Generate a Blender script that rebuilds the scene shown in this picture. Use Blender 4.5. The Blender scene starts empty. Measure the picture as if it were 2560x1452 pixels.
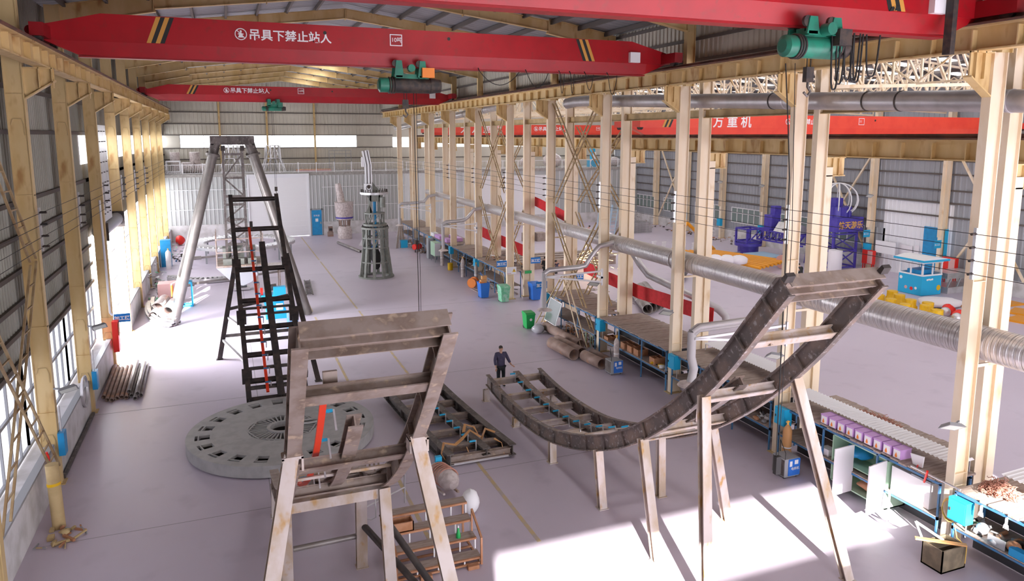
import bpy, math, random
from mathutils import Vector, Matrix, Euler
random.seed(7)
SC = bpy.context.scene
COL = SC.collection
R = math.radians
# ---------------------------------------------------------------- camera
cd = bpy.data.cameras.new('camera'); cam = bpy.data.objects.new('camera', cd); COL.objects.link(cam)
cd.sensor_width = 36.0; cd.lens = 25.734; cd.shift_y = -0.0422; cd.clip_end = 400
cam.location = (0, 0, 11.086); cam.rotation_euler = (R(90 - 8.665), 0, R(-21.393))
SC.camera = cam
# ---------------------------------------------------------------- view, sky, sun
SC.view_settings.view_transform = 'Standard'; SC.view_settings.look = 'None'
SC.view_settings.gamma = 1.0; SC.view_settings.use_curve_mapping = False
SC.view_settings.exposure = 1.28
cy = SC.cycles
cy.max_bounces = 5; cy.diffuse_bounces = 4; cy.glossy_bounces = 2; cy.transmission_bounces = 3
cy.transparent_max_bounces = 6; cy.caustics_reflective = False; cy.caustics_refractive = False
cy.sample_clamp_indirect = 4.0
W = bpy.data.worlds.new('sky'); SC.world = W; W.use_nodes = True
bg = W.node_tree.nodes['Background']; bg.inputs[0].default_value = (0.93, 0.93, 1.0, 1); bg.inputs[1].default_value = 3.3
sl = bpy.data.lights.new('sun', 'SUN'); sl.energy = 14.0; sl.angle = R(0.6); sl.color = (1.0, 0.96, 0.92)
so = bpy.data.objects.new('sun', sl); COL.objects.link(so)
so.rotation_euler = Vector((0.30, 0.95, -0.396)).to_track_quat('-Z', 'Y').to_euler()
so.location = (-20, -60, 40)
# daylight standing in the open gates of the left wall
def gate_light(name, y, z, sy, sz, e):
    l = bpy.data.lights.new(name, 'AREA'); l.shape = 'RECTANGLE'; l.size = sy; l.size_y = sz; l.energy = e
    l.color = (0.95, 0.95, 1.0)
    o = bpy.data.objects.new(name, l); COL.objects.link(o); o.location = (-9.5, y, z)
    o.rotation_euler = Vector((1, 0, -0.55)).to_track_quat('-Z', 'Y').to_euler(); return o
gate_light('gate_daylight', 42.4, 5.5, 6.0, 6.0, 2500)
gate_light('window_daylight', 64.0, 6.5, 30.0, 6.0, 5500)

# ---------------------------------------------------------------- materials
def mat(name, c, rough=0.6, metal=0.0, c2=None, scale=3.0, lo=0.42, hi=0.62, bump=0.0, detail=4.0, stretch=(1, 1, 1), c3=None, s3=20.0, spec=0.4):
    m = bpy.data.materials.new(name); m.use_nodes = True
    nt = m.node_tree; b = nt.nodes['Principled BSDF']
    b.inputs['Roughness'].default_value = rough; b.inputs['Metallic'].default_value = metal
    b.inputs['Specular IOR Level'].default_value = spec
    b.inputs['Base Color'].default_value = (*c, 1)
    if c2 is not None:
        tc = nt.nodes.new('ShaderNodeTexCoord'); mp = nt.nodes.new('ShaderNodeMapping'); mp.inputs['Scale'].default_value = stretch
        nt.links.new(tc.outputs['Object'], mp.inputs[0])
        n = nt.nodes.new('ShaderNodeTexNoise'); n.inputs['Scale'].default_value = scale; n.inputs['Detail'].default_value = detail
        nt.links.new(mp.outputs[0], n.inputs['Vector'])
        r = nt.nodes.new('ShaderNodeValToRGB'); r.color_ramp.elements[0].position = lo; r.color_ramp.elements[1].position = hi
        r.color_ramp.elements[0].color = (*c, 1); r.color_ramp.elements[1].color = (*c2, 1)
        nt.links.new(n.outputs[0], r.inputs[0]); out = r.outputs[0]
        if c3 is not None:
            n3 = nt.nodes.new('ShaderNodeTexNoise'); n3.inputs['Scale'].default_value = s3; n3.inputs['Detail'].default_value = 3
            nt.links.new(mp.outputs[0], n3.inputs['Vector'])
            r3 = nt.nodes.new('ShaderNodeValToRGB'); r3.color_ramp.elements[0].position = 0.58; r3.color_ramp.elements[1].position = 0.72
            nt.links.new(n3.outputs[0], r3.inputs[0])
            mx = nt.nodes.new('ShaderNodeMixRGB'); nt.links.new(r3.outputs[0], mx.inputs[0]); nt.links.new(out, mx.inputs[1]); mx.inputs[2].default_value = (*c3, 1)
            out = mx.outputs[0]
        nt.links.new(out, b.inputs['Base Color'])
        if bump:
            bp = nt.nodes.new('ShaderNodeBump'); bp.inputs['Strength'].default_value = bump; bp.inputs['Distance'].default_value = 0.02
            nt.links.new(n.outputs[0], bp.inputs['Height']); nt.links.new(bp.outputs[0], b.inputs['Normal'])
    return m
def glow(name, c, s):
    m = bpy.data.materials.new(name); m.use_nodes = True; nt = m.node_tree
    nt.nodes.remove(nt.nodes['Principled BSDF']); e = nt.nodes.new('ShaderNodeEmission')
    e.inputs[0].default_value = (*c, 1); e.inputs[1].default_value = s
    nt.links.new(e.outputs[0], nt.nodes['Material Output'].inputs[0]); return m
def sheet(name, c, c2, axis='Y', period=0.3, rough=0.5, metal=0.2, dirt=None):
    """ribbed profiled sheeting: ribs as a wave bump along one axis plus dirt"""
    m = mat(name, c, rough, metal, c2, 0.6, 0.35, 0.7, stretch=(1, 1, 0.35))
    nt = m.node_tree; b = nt.nodes['Principled BSDF']
    tc = nt.nodes.new('ShaderNodeTexCoord'); w = nt.nodes.new('ShaderNodeTexWave'); w.bands_direction = axis
    w.inputs['Scale'].default_value = 0.314 / period * 1.0
    nt.links.new(tc.outputs['Object'], w.inputs['Vector'])
    rr = nt.nodes.new('ShaderNodeValToRGB'); rr.color_ramp.elements[0].position = 0.25; rr.color_ramp.elements[1].position = 0.5
    nt.links.new(w.outputs[1], rr.inputs[0])
    bp = nt.nodes.new('ShaderNodeBump'); bp.inputs['Strength'].default_value = 1.0; bp.inputs['Distance'].default_value = 0.05
    nt.links.new(rr.outputs[0], bp.inputs['Height']); nt.links.new(bp.outputs[0], b.inputs['Normal'])
    return m
def panel(name, c, c2, rough=.5, metal=.1): return mat(name, c, rough, metal, c2, 0.6, 0.35, 0.7, stretch=(1, 1, 0.35))
M = {}
M['floor'] = mat('painted_concrete', (0.58, 0.51, 0.605), 0.42, 0, (0.63, 0.56, 0.655), 0.15, 0.3, 0.7, c3=(0.55, 0.485, 0.575), s3=0.8, detail=6)
M['joint'] = mat('floor_joint', (0.33, 0.31, 0.34), 0.7)
M['line'] = mat('worn_yellow_line', (0.62, 0.47, 0.25), 0.6, 0, (0.5, 0.43, 0.4), 2.5)
M['cream'] = mat('cream_steel_paint', (0.70, 0.52, 0.26), 0.5, 0, (0.62, 0.43, 0.18), 1.2, c3=(0.45, 0.25, 0.09), s3=2.2, stretch=(1, 1, 0.4))
M['pale'] = mat('pale_cream_paint', (0.86, 0.73, 0.56), 0.5, 0, (0.81, 0.65, 0.44), 1.2, c3=(0.62, 0.42, 0.20), s3=1.6, stretch=(1, 1, 0.4))
M['tan'] = mat('tan_steel_paint', (0.60, 0.45, 0.23), 0.55, 0, (0.48, 0.35, 0.17), 1.6)
M['brace'] = mat('rusty_brace_paint', (0.45, 0.33, 0.18), .6, 0, (.34, .22, .11), 2.5)
M['pipeleg'] = mat('grey_brown_pipe', (0.21, 0.19, 0.175), .4, .2, (.17, .155, .14), 2)
M['rail'] = mat('rusty_rail', (0.13, 0.07, 0.055), 0.7, 0.3, (0.22, 0.10, 0.07), 2)
M['red'] = mat('crane_red', (0.40, 0.007, 0.014), 0.4, 0, (0.34, 0.006, 0.012), 1.1, c3=(0.31, 0.014, 0.016), s3=5)
M['redrail'] = mat('crane_dark_red', (0.32, 0.006, 0.012), 0.45, 0, (0.27, 0.006, 0.01), 1.3)
M['orangered'] = mat('crane_orange_red', (0.80, 0.075, 0.04), 0.4, 0, (0.74, 0.06, 0.035), 1.2)
M['trackdark'] = mat('scuffed_dark_steel', (0.17, 0.14, 0.13), 0.5, 0.15, (0.27, 0.20, 0.165), 2.0, c3=(0.50, 0.46, 0.45), s3=9)
M['black'] = mat('black_paint', (0.02, 0.02, 0.02), 0.5)
M['amber'] = mat('amber_paint', (0.62, 0.30, 0.06), 0.5)
M['white'] = mat('white_paint', (0.85, 0.84, 0.86), 0.5)
M['green'] = mat('hoist_green', (0.02, 0.22, 0.14), 0.4, 0, (0.03, 0.16, 0.11), 3)
M['dark'] = mat('dark_grease', (0.035, 0.03, 0.03), 0.6, 0, (0.07, 0.05, 0.04), 6)
M['orange'] = mat('orange_paint', (0.85, 0.25, 0.04), 0.5)
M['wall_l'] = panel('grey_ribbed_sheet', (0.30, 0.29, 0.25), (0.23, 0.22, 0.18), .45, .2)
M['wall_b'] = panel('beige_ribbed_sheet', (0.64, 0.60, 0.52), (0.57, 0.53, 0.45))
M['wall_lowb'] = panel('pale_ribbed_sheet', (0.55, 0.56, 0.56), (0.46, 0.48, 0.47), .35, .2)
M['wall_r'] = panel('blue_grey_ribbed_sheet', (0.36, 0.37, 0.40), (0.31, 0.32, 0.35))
M['whitewall'] = panel('white_ribbed_sheet', (0.84, 0.84, 0.87), (0.80, 0.80, 0.84), .5, 0)
M['roof'] = sheet('roof_sheet', (0.32, 0.32, 0.34), (0.27, 0.27, 0.29), 'Y', 0.5, 0.5, 0.3)
M['purlin'] = mat('dark_purlin', (0.13, 0.11, 0.10), 0.7)
M['dado'] = mat('whitewashed_masonry', (0.72, 0.70, 0.71), 0.8, 0, (0.55, 0.53, 0.52), 1.2)
M['glass'] = glow('daylit_glass', (0.93, 0.94, 1.0), 2.6)
M['skylight'] = glow('daylit_roof_and_fill_panel', (1.0, 0.98, 0.97), 9.0)
M['skylight2'] = glow('daylit_side_roof_panel', (1.0, 0.98, 0.98), 1.5)
M['frost'] = glow('frosted_daylit_pane', (0.88, 0.88, 1.0), 0.75)
M['steel'] = mat('mill_steel', (0.16, 0.14, 0.13), 0.5, 0.45, (0.10, 0.085, 0.08), 3, c3=(0.30, 0.27, 0.26), s3=8)
M['steelbrown'] = mat('weathered_steel', (0.36, 0.29, 0.255), 0.55, 0.15, (0.25, 0.185, 0.15), 2.5, c3=(0.52, 0.40, 0.30), s3=5)
M['steelpale'] = mat('pale_rusted_steel', (0.62, 0.54, 0.51), 0.5, 0.1, (0.50, 0.39, 0.29), 2.2, c3=(0.50, 0.29, 0.10), s3=4, stretch=(1, 1, .5))
M['darksteel'] = mat('dark_primer_steel', (0.060, 0.052, 0.050), 0.5, 0.3, (0.10, 0.08, 0.07), 3)
M['galv'] = mat('galvanised_sheet', (0.66, 0.64, 0.66), 0.3, 0.5, (0.56, 0.54, 0.54), 2)
M['greyduct'] = mat('grey_duct', (0.45, 0.43, 0.44), 0.4, 0.5, (0.38, 0.36, 0.36), 2)
M['flex'] = mat('flexible_hose', (0.47, 0.45, 0.46), 0.6)
M['tower'] = mat('grey_green_primer', (0.26, 0.27, 0.24), 0.5, 0.1, (0.21, 0.22, 0.2), 4)
M['towerlight'] = mat('light_machined_steel', (0.62, 0.62, 0.64), 0.35, 0.5)
M['pipe'] = mat('grey_steel_pipe', (0.36, 0.33, 0.32), 0.4, 0.4, (0.28, 0.25, 0.23), 2)
M['rustpipe'] = mat('rusty_pipe', (0.36, 0.26, 0.22), 0.6, 0.2, (0.27, 0.18, 0.15), 2, c3=(0.45, 0.25, 0.16), s3=3)
M['blue'] = mat('bright_blue_paint', (0.02, 0.30, 0.62), 0.4, 0, (0.02, 0.26, 0.55), 3)
M['skyblue'] = mat('sky_blue_paint', (0.02, 0.42, 0.72), 0.4)
M['deepblue'] = mat('frame_blue_paint', (0.05, 0.20, 0.42), 0.5, 0, (0.10, 0.18, 0.30), 4)
M['binblue'] = mat('bin_blue', (0.03, 0.17, 0.62), 0.45)
M['bingreen'] = mat('bin_green', (0.02, 0.42, 0.10), 0.4)
M['teal'] = mat('bin_pale_green', (0.16, 0.55, 0.30), 0.45, 0, (0.4, 0.66, 0.52), 4)
M['purple'] = mat('violet_blue_paint', (0.07, 0.05, 0.36), 0.4, 0, (0.09, 0.07, 0.42), 3)
M['wood'] = mat('dusty_boards', (0.42, 0.34, 0.30), 0.8, 0, (0.32, 0.25, 0.21), 3, stretch=(1, 6, 1))
M['crate'] = mat('rusty_orange_box', (0.50, 0.25, 0.14), 0.7, 0, (0.42, 0.19, 0.09), 4)
M['yellow'] = mat('yellow_plastic', (0.80, 0.48, 0.01), 0.4)
M['orangesteel'] = mat('orange_steel', (0.80, 0.33, 0.02), 0.4)
M['lilac'] = mat('lilac_box', (0.62, 0.36, 0.72), 0.5)
M['mint'] = mat('mint_cabinet', (0.42, 0.62, 0.45), 0.5)
M['backpanel'] = mat('dark_back_panel', (0.055, 0.055, 0.065), 0.7)
M['redbanner'] = mat('red_cloth', (0.62, 0.02, 0.03), 0.7, 0, (0.52, 0.015, 0.02), 4)
M['cable'] = mat('black_cable', (0.02, 0.018, 0.018), 0.6)
M['copper'] = mat('copper_swarf', (0.55, 0.27, 0.20), 0.6)
M['skin'] = mat('skin', (0.62, 0.36, 0.26), 0.6)
M['hair'] = mat('short_dark_hair', (0.05, 0.04, 0.035), 0.8)
M['jacket'] = mat('navy_work_jacket', (0.055, 0.05, 0.095), 0.8, 0, (0.075, 0.065, 0.12), 9)
M['trousers'] = mat('black_trousers', (0.02, 0.025, 0.03), 0.8)
M['concrete'] = mat('raw_concrete', (0.42, 0.40, 0.38), 0.9, 0, (0.33, 0.31, 0.29), 4)
M['tape'] = mat('tan_strap', (0.58, 0.30, 0.12), 0.6)
M['redpaint'] = mat('signal_red', (0.78, 0.03, 0.02), 0.45)
M['redpaint2'] = mat('guide_rail_red', (0.85, 0.06, 0.02), 0.45)
M['wrap'] = mat('plastic_wrap', (0.66, 0.58, 0.56), 0.35, 0, (0.50, 0.42, 0.40), 6)
M['grey'] = mat('mid_grey_paint', (0.33, 0.34, 0.36), 0.5)
M['signblue'] = mat('sign_blue', (0.01, 0.20, 0.62), 0.5)
M['gold'] = mat('gold_lettering', (0.80, 0.45, 0.10), 0.4)
M['lampface'] = mat('led_face', (0.75, 0.78, 0.72), 0.3)
M['teapane'] = mat('pane_in_steel_frame', (0.20, 0.25, 0.24), 0.15, 0)
M['pink'] = mat('faded_pink', (0.72, 0.42, 0.40), 0.7)
M['foam'] = mat('white_foam_wrap', (0.82, 0.78, 0.82), 0.8)

# ---------------------------------------------------------------- mesh helpers
class MB:
    def __init__(s): s.v = []; s.f = []; s.mi = []; s.sm = []; s.cur = 0
    def add(s, vs, fs, smooth=False):
        o = len(s.v); s.v.extend([tuple(v) for v in vs]); s.f.extend([tuple(i + o for i in f) for f in fs])
        s.mi.extend([s.cur] * len(fs)); s.sm.extend([smooth] * len(fs)); return s
    def box(s, x0, x1, y0, y1, z0, z1):
        return s.add([(x0, y0, z0), (x1, y0, z0), (x1, y1, z0), (x0, y1, z0), (x0, y0, z1), (x1, y0, z1), (x1, y1, z1), (x0, y1, z1)],
                     [(3, 2, 1, 0), (4, 5, 6, 7), (0, 1, 5, 4), (1, 2, 6, 5), (2, 3, 7, 6), (3, 0, 4, 7)])
    def cbox(s, c, d): return s.box(c[0] - d[0] / 2, c[0] + d[0] / 2, c[1] - d[1] / 2, c[1] + d[1] / 2, c[2] - d[2] / 2, c[2] + d[2] / 2)
    def sect(s, path, prof, up=(0, 0, 1), caps=True, closed=True):
        """sweep a closed 2-D profile [(side, up)] along points"""
        P = [Vector(p) for p in path]; n = len(P); k = len(prof); vs = []
        upv = Vector(up)
        for i in range(n):
            t = (P[min(i + 1, n - 1)] - P[max(i - 1, 0)]).normalized()
            sd = t.cross(upv)
            if sd.length < 1e-4: sd = t.cross(Vector((0, 1, 0)))
            sd.normalize(); u = sd.cross(t).normalized()
            for a, b in prof: vs.append(P[i] + sd * a + u * b)
        fs = []
        for i in range(n - 1):
            for j in range(k):
                fs.append((i * k + j, i * k + (j + 1) % k, (i + 1) * k + (j + 1) % k, (i + 1) * k + j))
        if caps: fs += [tuple(range(k - 1, -1, -1)), tuple(range((n - 1) * k, n * k))]
        return s.add(vs, fs)
    def bar(s, p, q, w, h=None, up=(0, 0, 1)):
        h = h or w; return s.sect([p, q], [(-w / 2, -h / 2), (w / 2, -h / 2), (w / 2, h / 2), (-w / 2, h / 2)], up)
    def path(s, pts, w, h=None, up=(0, 0, 1)):
        h = h or w; return s.sect(pts, [(-w / 2, -h / 2), (w / 2, -h / 2), (w / 2, h / 2), (-w / 2, h / 2)], up)
    def ibeam(s, pts, w, h, tf=0.03, tw=0.02, up=(0, 0, 1)):
        a, b, c = w / 2, h / 2, tw / 2
        return s.sect(pts, [(-a, -b), (a, -b), (a, -b + tf), (c, -b + tf), (c, b - tf), (a, b - tf), (a, b), (-a, b), (-a, b - tf), (-c, b - tf), (-c, -b + tf), (-a, -b + tf)], up)
    def tube(s, pts, r, n=10, caps=True, r2=None):
        P = [Vector(p) for p in pts]; m = len(P); vs = []; fs = []; sd = None
        for i in range(m):
            t = (P[min(i + 1, m - 1)] - P[max(i - 1, 0)]).normalized()
            if sd is None:
                sd = t.cross(Vector((0, 0, 1)))
                if sd.length < 1e-3: sd = t.cross(Vector((0, 1, 0)))
            else: sd = sd - t * sd.dot(t)
            sd.normalize(); u = t.cross(sd); rr = r if r2 is None else r + (r2 - r) * i / (m - 1)
            if isinstance(r, (list, tuple)): rr = r[i]
            for j in range(n):
                a = 2 * math.pi * j / n; vs.append(P[i] + sd * (rr * math.cos(a)) + u * (rr * math.sin(a)))
        for i in range(m - 1):
            for j in range(n): fs.append((i * n + j, i * n + (j + 1) % n, (i + 1) * n + (j + 1) % n, (i + 1) * n + j))
        s.add(vs, fs, True)
        if caps: s.add([vs[j] for j in range(n)] + [vs[(m - 1) * n + j] for j in range(n)], [tuple(range(n - 1, -1, -1)), tuple(range(n, 2 * n))])
        return s
    def hollow(s, p, q, r, th, n=16):
        P, Q = Vector(p), Vector(q); t = (Q - P).normalized(); sd = t.cross(Vector((0, 0, 1)))
        if sd.length < 1e-3: sd = Vector((1, 0, 0))
        sd.normalize(); u = t.cross(sd); vs = []
        for c in (P, Q):
            for rr in (r, r - th):
                for j in range(n):
                    a = 2 * math.pi * j / n; vs.append(c + sd * (rr * math.cos(a)) + u * (rr * math.sin(a)))
        fs = []
        for j in range(n):
            k = (j + 1) % n
            fs += [(j, k, 2 * n + k, 2 * n + j), (n + k, n + j, 3 * n + j, 3 * n + k), (k, j, n + j, n + k), (2 * n + j, 2 * n + k, 3 * n + k, 3 * n + j)]
        return s.add(vs, fs, True)
    def cyl(s, c, r, z0, z1, n=16, r1=None):
        r1 = r if r1 is None else r1
        return s.tube([(c[0], c[1], z0), (c[0], c[1], z1)], [r, r1], n)
    def ring(s, c, ro, ri, z0, z1, n=32, ro1=None, ri1=None):
        ro1 = ro if ro1 is None else ro1; ri1 = ri if ri1 is None else ri1
        vs = []
        for z, a, b in ((z0, ro, ri), (z1, ro1, ri1)):
            for rr in (a, b):
                for j in range(n):
                    t = 2 * math.pi * j / n; vs.append((c[0] + rr * math.cos(t), c[1] + rr * math.sin(t), z))
        fs = []
        for j in range(n):
            k = (j + 1) % n
            fs += [(j, k, 2 * n + k, 2 * n + j), (n + k, n + j, 3 * n + j, 3 * n + k), (k, j, n + j, n + k), (2 * n + j, 2 * n + k, 3 * n + k, 3 * n + j)]
        return s.add(vs, fs)
    def torus(s, c, r, a, n=24, axis='Z'):
        pts = []
        for j in range(n + 1):
            t = 2 * math.pi * j / n; x, y = r * math.cos(t), r * math.sin(t)
            pts.append((c[0] + x, c[1] + y, c[2]) if axis == 'Z' else (c[0] + x, c[1], c[2] + y) if axis == 'Y' else (c[0], c[1] + x, c[2] + y))
        return s.tube(pts, a, 8, False)
    def prism(s, poly, a, b, axis='Y'):
        """extrude a 2-D polygon: axis Y -> poly in (x,z); X -> (y,z); Z -> (x,y)"""
        f = {'Y': lambda p, t: (p[0], t, p[1]), 'X': lambda p, t: (t, p[0], p[1]), 'Z': lambda p, t: (p[0], p[1], t)}[axis]
        n = len(poly); vs = [f(p, a) for p in poly] + [f(p, b) for p in poly]
        fs = [tuple(range(n - 1, -1, -1)), tuple(range(n, 2 * n))] + [(i, (i + 1) % n, n + (i + 1) % n, n + i) for i in range(n)]
        return s.add(vs, fs)
    def ball(s, c, r, n=10, m=8, sc=(1, 1, 1)):
        vs = []; fs = []
        for i in range(m + 1):
            th = math.pi * i / m
            for j in range(n):
                a = 2 * math.pi * j / n
                vs.append((c[0] + r * sc[0] * math.sin(th) * math.cos(a), c[1] + r * sc[1] * math.sin(th) * math.sin(a), c[2] + r * sc[2] * math.cos(th)))
        for i in range(m):
            for j in range(n): fs.append((i * n + j, (i + 1) * n + j, (i + 1) * n + (j + 1) % n, i * n + (j + 1) % n))
        return s.add(vs, fs, True)
    def blob(s, c, d, seed=0, n=12, m=8, amp=0.18):
        rnd = random.Random(seed); vs = []; fs = []
        ph = [rnd.uniform(0, 6.28) for _ in range(6)]
        for i in range(m + 1):
            th = math.pi * i / m
            for j in range(n):
                a = 2 * math.pi * j / n
                k = 1 + amp * (math.sin(3 * a + ph[0] + 2 * th) + .6 * math.sin(5 * a + ph[1] - 3 * th)) * math.sin(th)
                z = c[2] + d[2] * .5 * math.cos(th) * (1 + amp * .4 * math.sin(4 * a + ph[2]))
                vs.append((c[0] + d[0] * .5 * k * math.sin(th) * math.cos(a), c[1] + d[1] * .5 * k * math.sin(th) * math.sin(a), max(z, c[2] - d[2] * .46)))
        for i in range(m):
            for j in range(n): fs.append((i * n + j, (i + 1) * n + j, (i + 1) * n + (j + 1) % n, i * n + (j + 1) % n))
        return s.add(vs, fs, True)
    def ribs(s, axis, c, a0, a1, z0, z1, per=.3, dep=.05):
        """profiled sheeting standing on the line axis=c; ribs stick out by dep"""
        n = max(1, int((a1 - a0) / per)); p = []
        for i in range(n):
            b = a0 + i * per; p += [(b, 0), (b + per * .6, 0), (b + per * .7, dep), (b + per * .9, dep)]
        p.append((min(a1, a0 + n * per), 0)); p.append((a1, 0)); vs = []
        for a, d in p:
            for z in (z0, z1): vs.append((c + d, a, z) if axis == 'X' else (a, c + d, z))
        return s.add(vs, [(2 * i, 2 * i + 2, 2 * i + 3, 2 * i + 1) for i in range(len(p) - 1)])
    def build(s, name, m, parent=None, label=None, cat=None, group=None, kind=None, off=(0, 0, 0)):
        me = bpy.data.meshes.new(name)
        if parent is not None:
            L = world_loc(parent); vs = [(v[0] - L[0], v[1] - L[1], v[2] - L[2]) for v in s.v]
        else:
            vs = [(v[0] - off[0], v[1] - off[1], v[2] - off[2]) for v in s.v]
        me.from_pydata(vs, [], s.f)
        ms = m if isinstance(m, (list, tuple)) else [m]
        for x in ms: me.materials.append(x)
        if len(ms) > 1: me.polygons.foreach_set('material_index', s.mi)
        me.polygons.foreach_set('use_smooth', s.sm)
        me.update()
        o = bpy.data.objects.new(name, me); COL.objects.link(o)
        if parent is not None: o.parent = parent
        else: o.location = off
        tag(o, label, cat, group, kind); return o
def world_loc(o):
    l = Vector(o.location)
    while o.parent: o = o.parent; l = l + Vector(o.location)
    return l
def tag(o, label=None, cat=None, group=None, kind=None):
    if label: o['label'] = label
    if cat: o['category'] = cat
    if group: o['group'] = group
    if kind: o['kind'] = kind
    return o
def thing(name, label, cat, loc=(0, 0, 0), rz=0, group=None):
    o = bpy.data.objects.new(name, None); COL.objects.link(o); o.location = loc; o.rotation_euler = (0, 0, rz)
    o.empty_display_size = 0.2
    return tag(o, label, cat, group)
def dup(root, loc, label=None, rz=None, parent=None, group=None):
    c = root.copy(); COL.objects.link(c)
    if parent is not None: c.parent = parent
    else:
        c.location = loc
        if rz is not None: c.rotation_euler = (0, 0, rz)
        if label: c['label'] = label
        if group: c['group'] = group
    for ch in list(root.children): dup(ch, None, parent=c)
    return c
def structure(name, mb, m): return mb.build(name, m, kind='structure')
def arc(cx, cz, r, a0, a1, n): return [(cx + r * math.cos(R(a0 + (a1 - a0) * i / n)), cz + r * math.sin(R(a0 + (a1 - a0) * i / n))) for i in range(n + 1)]
def text(name, body, size, loc, rot, m, parent=None, extrude=0.004, align='LEFT', bold=0.0):
    cu = bpy.data.curves.new(name, 'FONT'); cu.body = body; cu.size = size; cu.extrude = extrude; cu.align_x = align; cu.offset = bold; cu.resolution_u = 4
    t = bpy.data.objects.new(name, cu); COL.objects.link(t)
    dg = bpy.context.evaluated_depsgraph_get(); me = bpy.data.meshes.new_from_object(t.evaluated_get(dg)); bpy.data.objects.remove(t)
    me.name = name; me.materials.clear(); me.materials.append(m)
    o = bpy.data.objects.new(name, me); COL.objects.link(o)
    if parent is not None:
        L = world_loc(parent); o.parent = parent; o.location = (loc[0] - L[0], loc[1] - L[1], loc[2] - L[2])
    else: o.location = loc
    o.rotation_euler = rot; return o
ORD = ['nearest', 'second nearest', 'third nearest', 'fourth nearest', 'fifth nearest', 'sixth nearest', 'seventh nearest', 'eighth nearest', 'ninth nearest', 'tenth nearest', 'eleventh nearest', 'farthest']
FRONT = (R(90), 0, 0)     # text facing the camera end of the hall (-Y)
Y0, D = 12.72, 6.6
# ================================================================ the setting
YB, YM = 90.5, 84.2          # upper back wall, front of the mezzanine block
XL, XR = -6.2, 50.8
fl = MB(); fl.box(-9, 54, -14, 92, -0.3, 0)
fl.cur = 1
for x, segs in ((7.55, [(13.5, 16.6), (17.2, 22.9), (29.5, 46.2), (46.8, 66), (67, 83)]), (4.75, [(15, 24), (30.6, 45.5), (47, 60)])):
    for a, b in segs: fl.box(x - .06, x + .06, a, b, 0.0005, 0.004)
fl.cur = 2
for y in (21.9, 32.2, 46.0, 60.0): fl.box(-5.4, 17, y - .012, y + .012, 0.0005, 0.003)
fl.box(0.8, 0.83, 14, 60, .0005, .003)
structure('floor', fl, [M['floor'], M['line'], M['joint']])

# left wall: sheeting with the openings left free
wl = MB()
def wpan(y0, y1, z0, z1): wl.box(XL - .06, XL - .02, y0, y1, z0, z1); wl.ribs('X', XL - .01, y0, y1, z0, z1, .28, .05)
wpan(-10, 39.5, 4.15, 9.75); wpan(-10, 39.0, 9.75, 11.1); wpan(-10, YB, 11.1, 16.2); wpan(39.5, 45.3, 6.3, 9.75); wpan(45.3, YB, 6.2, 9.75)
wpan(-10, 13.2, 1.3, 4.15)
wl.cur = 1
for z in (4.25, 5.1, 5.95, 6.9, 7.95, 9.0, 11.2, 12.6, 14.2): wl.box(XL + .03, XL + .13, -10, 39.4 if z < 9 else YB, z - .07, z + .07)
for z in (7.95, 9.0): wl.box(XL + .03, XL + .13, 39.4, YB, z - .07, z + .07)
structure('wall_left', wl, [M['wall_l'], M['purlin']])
dd = MB()
for a, b in ((-10, 39.3), (45.7, YM)): dd.box(XL - .1, -5.52, a, b, 0, 1.3)
dd.cur = 1
for a, b in ((-10, 39.3), (45.7, YM)): dd.box(-5.75, -5.53, a, b, 1.3, 1.36)
structure('wall_left_dado', dd, [M['dado'], M['grey']])
wn = 0
for k in range(0, 4):
    wn += 1
    a, b = Y0 + D * k, Y0 + D * (k + 1)
    g = MB(); g.box(XL - .05, XL - .03, a, b, 1.38, 4.12)
    w = structure('window_%d' % wn, g, M['frost'])
    f = MB()
    for z in (1.40, 3.0, 4.1): f.box(XL - .03, XL + .05, a, b, z - .05, z + .05)
    n = 7
    for i in range(n + 1): f.box(XL - .03, XL + .04, a + (b - a) * i / n - .03, a + (b - a) * i / n + .03, 1.38, 4.12)
    f.build('window_frame', M['grey'], w)
for k in range(5, 11):
    wn += 1
    a, b = Y0 + D * k - (.4 if k == 5 else 0), Y0 + D * (k + 1)
    g = MB(); g.box(XL - .05, XL - .03, a, b, 1.3, 6.2)
    w = structure('window_%d' % wn, g, M['glass'])
    f = MB()
    for z in (1.40, 3.0, 4.6): f.box(XL - .03, XL + .05, a, b, z - .03, z + .03)
    for i in range(5): f.box(XL - .03, XL + .04, a + (b - a) * i / 4 - .03, a + (b - a) * i / 4 + .03, 1.3, 6.2)
    f.build('window_frame', M['white'], w)
for a, b in ((39.0, 45.6), (45.6, 65), (65, YB)):
    wn += 1
    g = MB(); g.box(XL - .05, XL - .03, a, b, 9.75, 11.1); w = structure('window_%d' % wn, g, M['glass'])
    f = MB()
    for i in range(int(b - a)): f.box(XL - .02, XL + .03, a + i - .02, a + i + .02, 9.75, 11.1)
    f.build('window_frame', M['white'], w)

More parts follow.
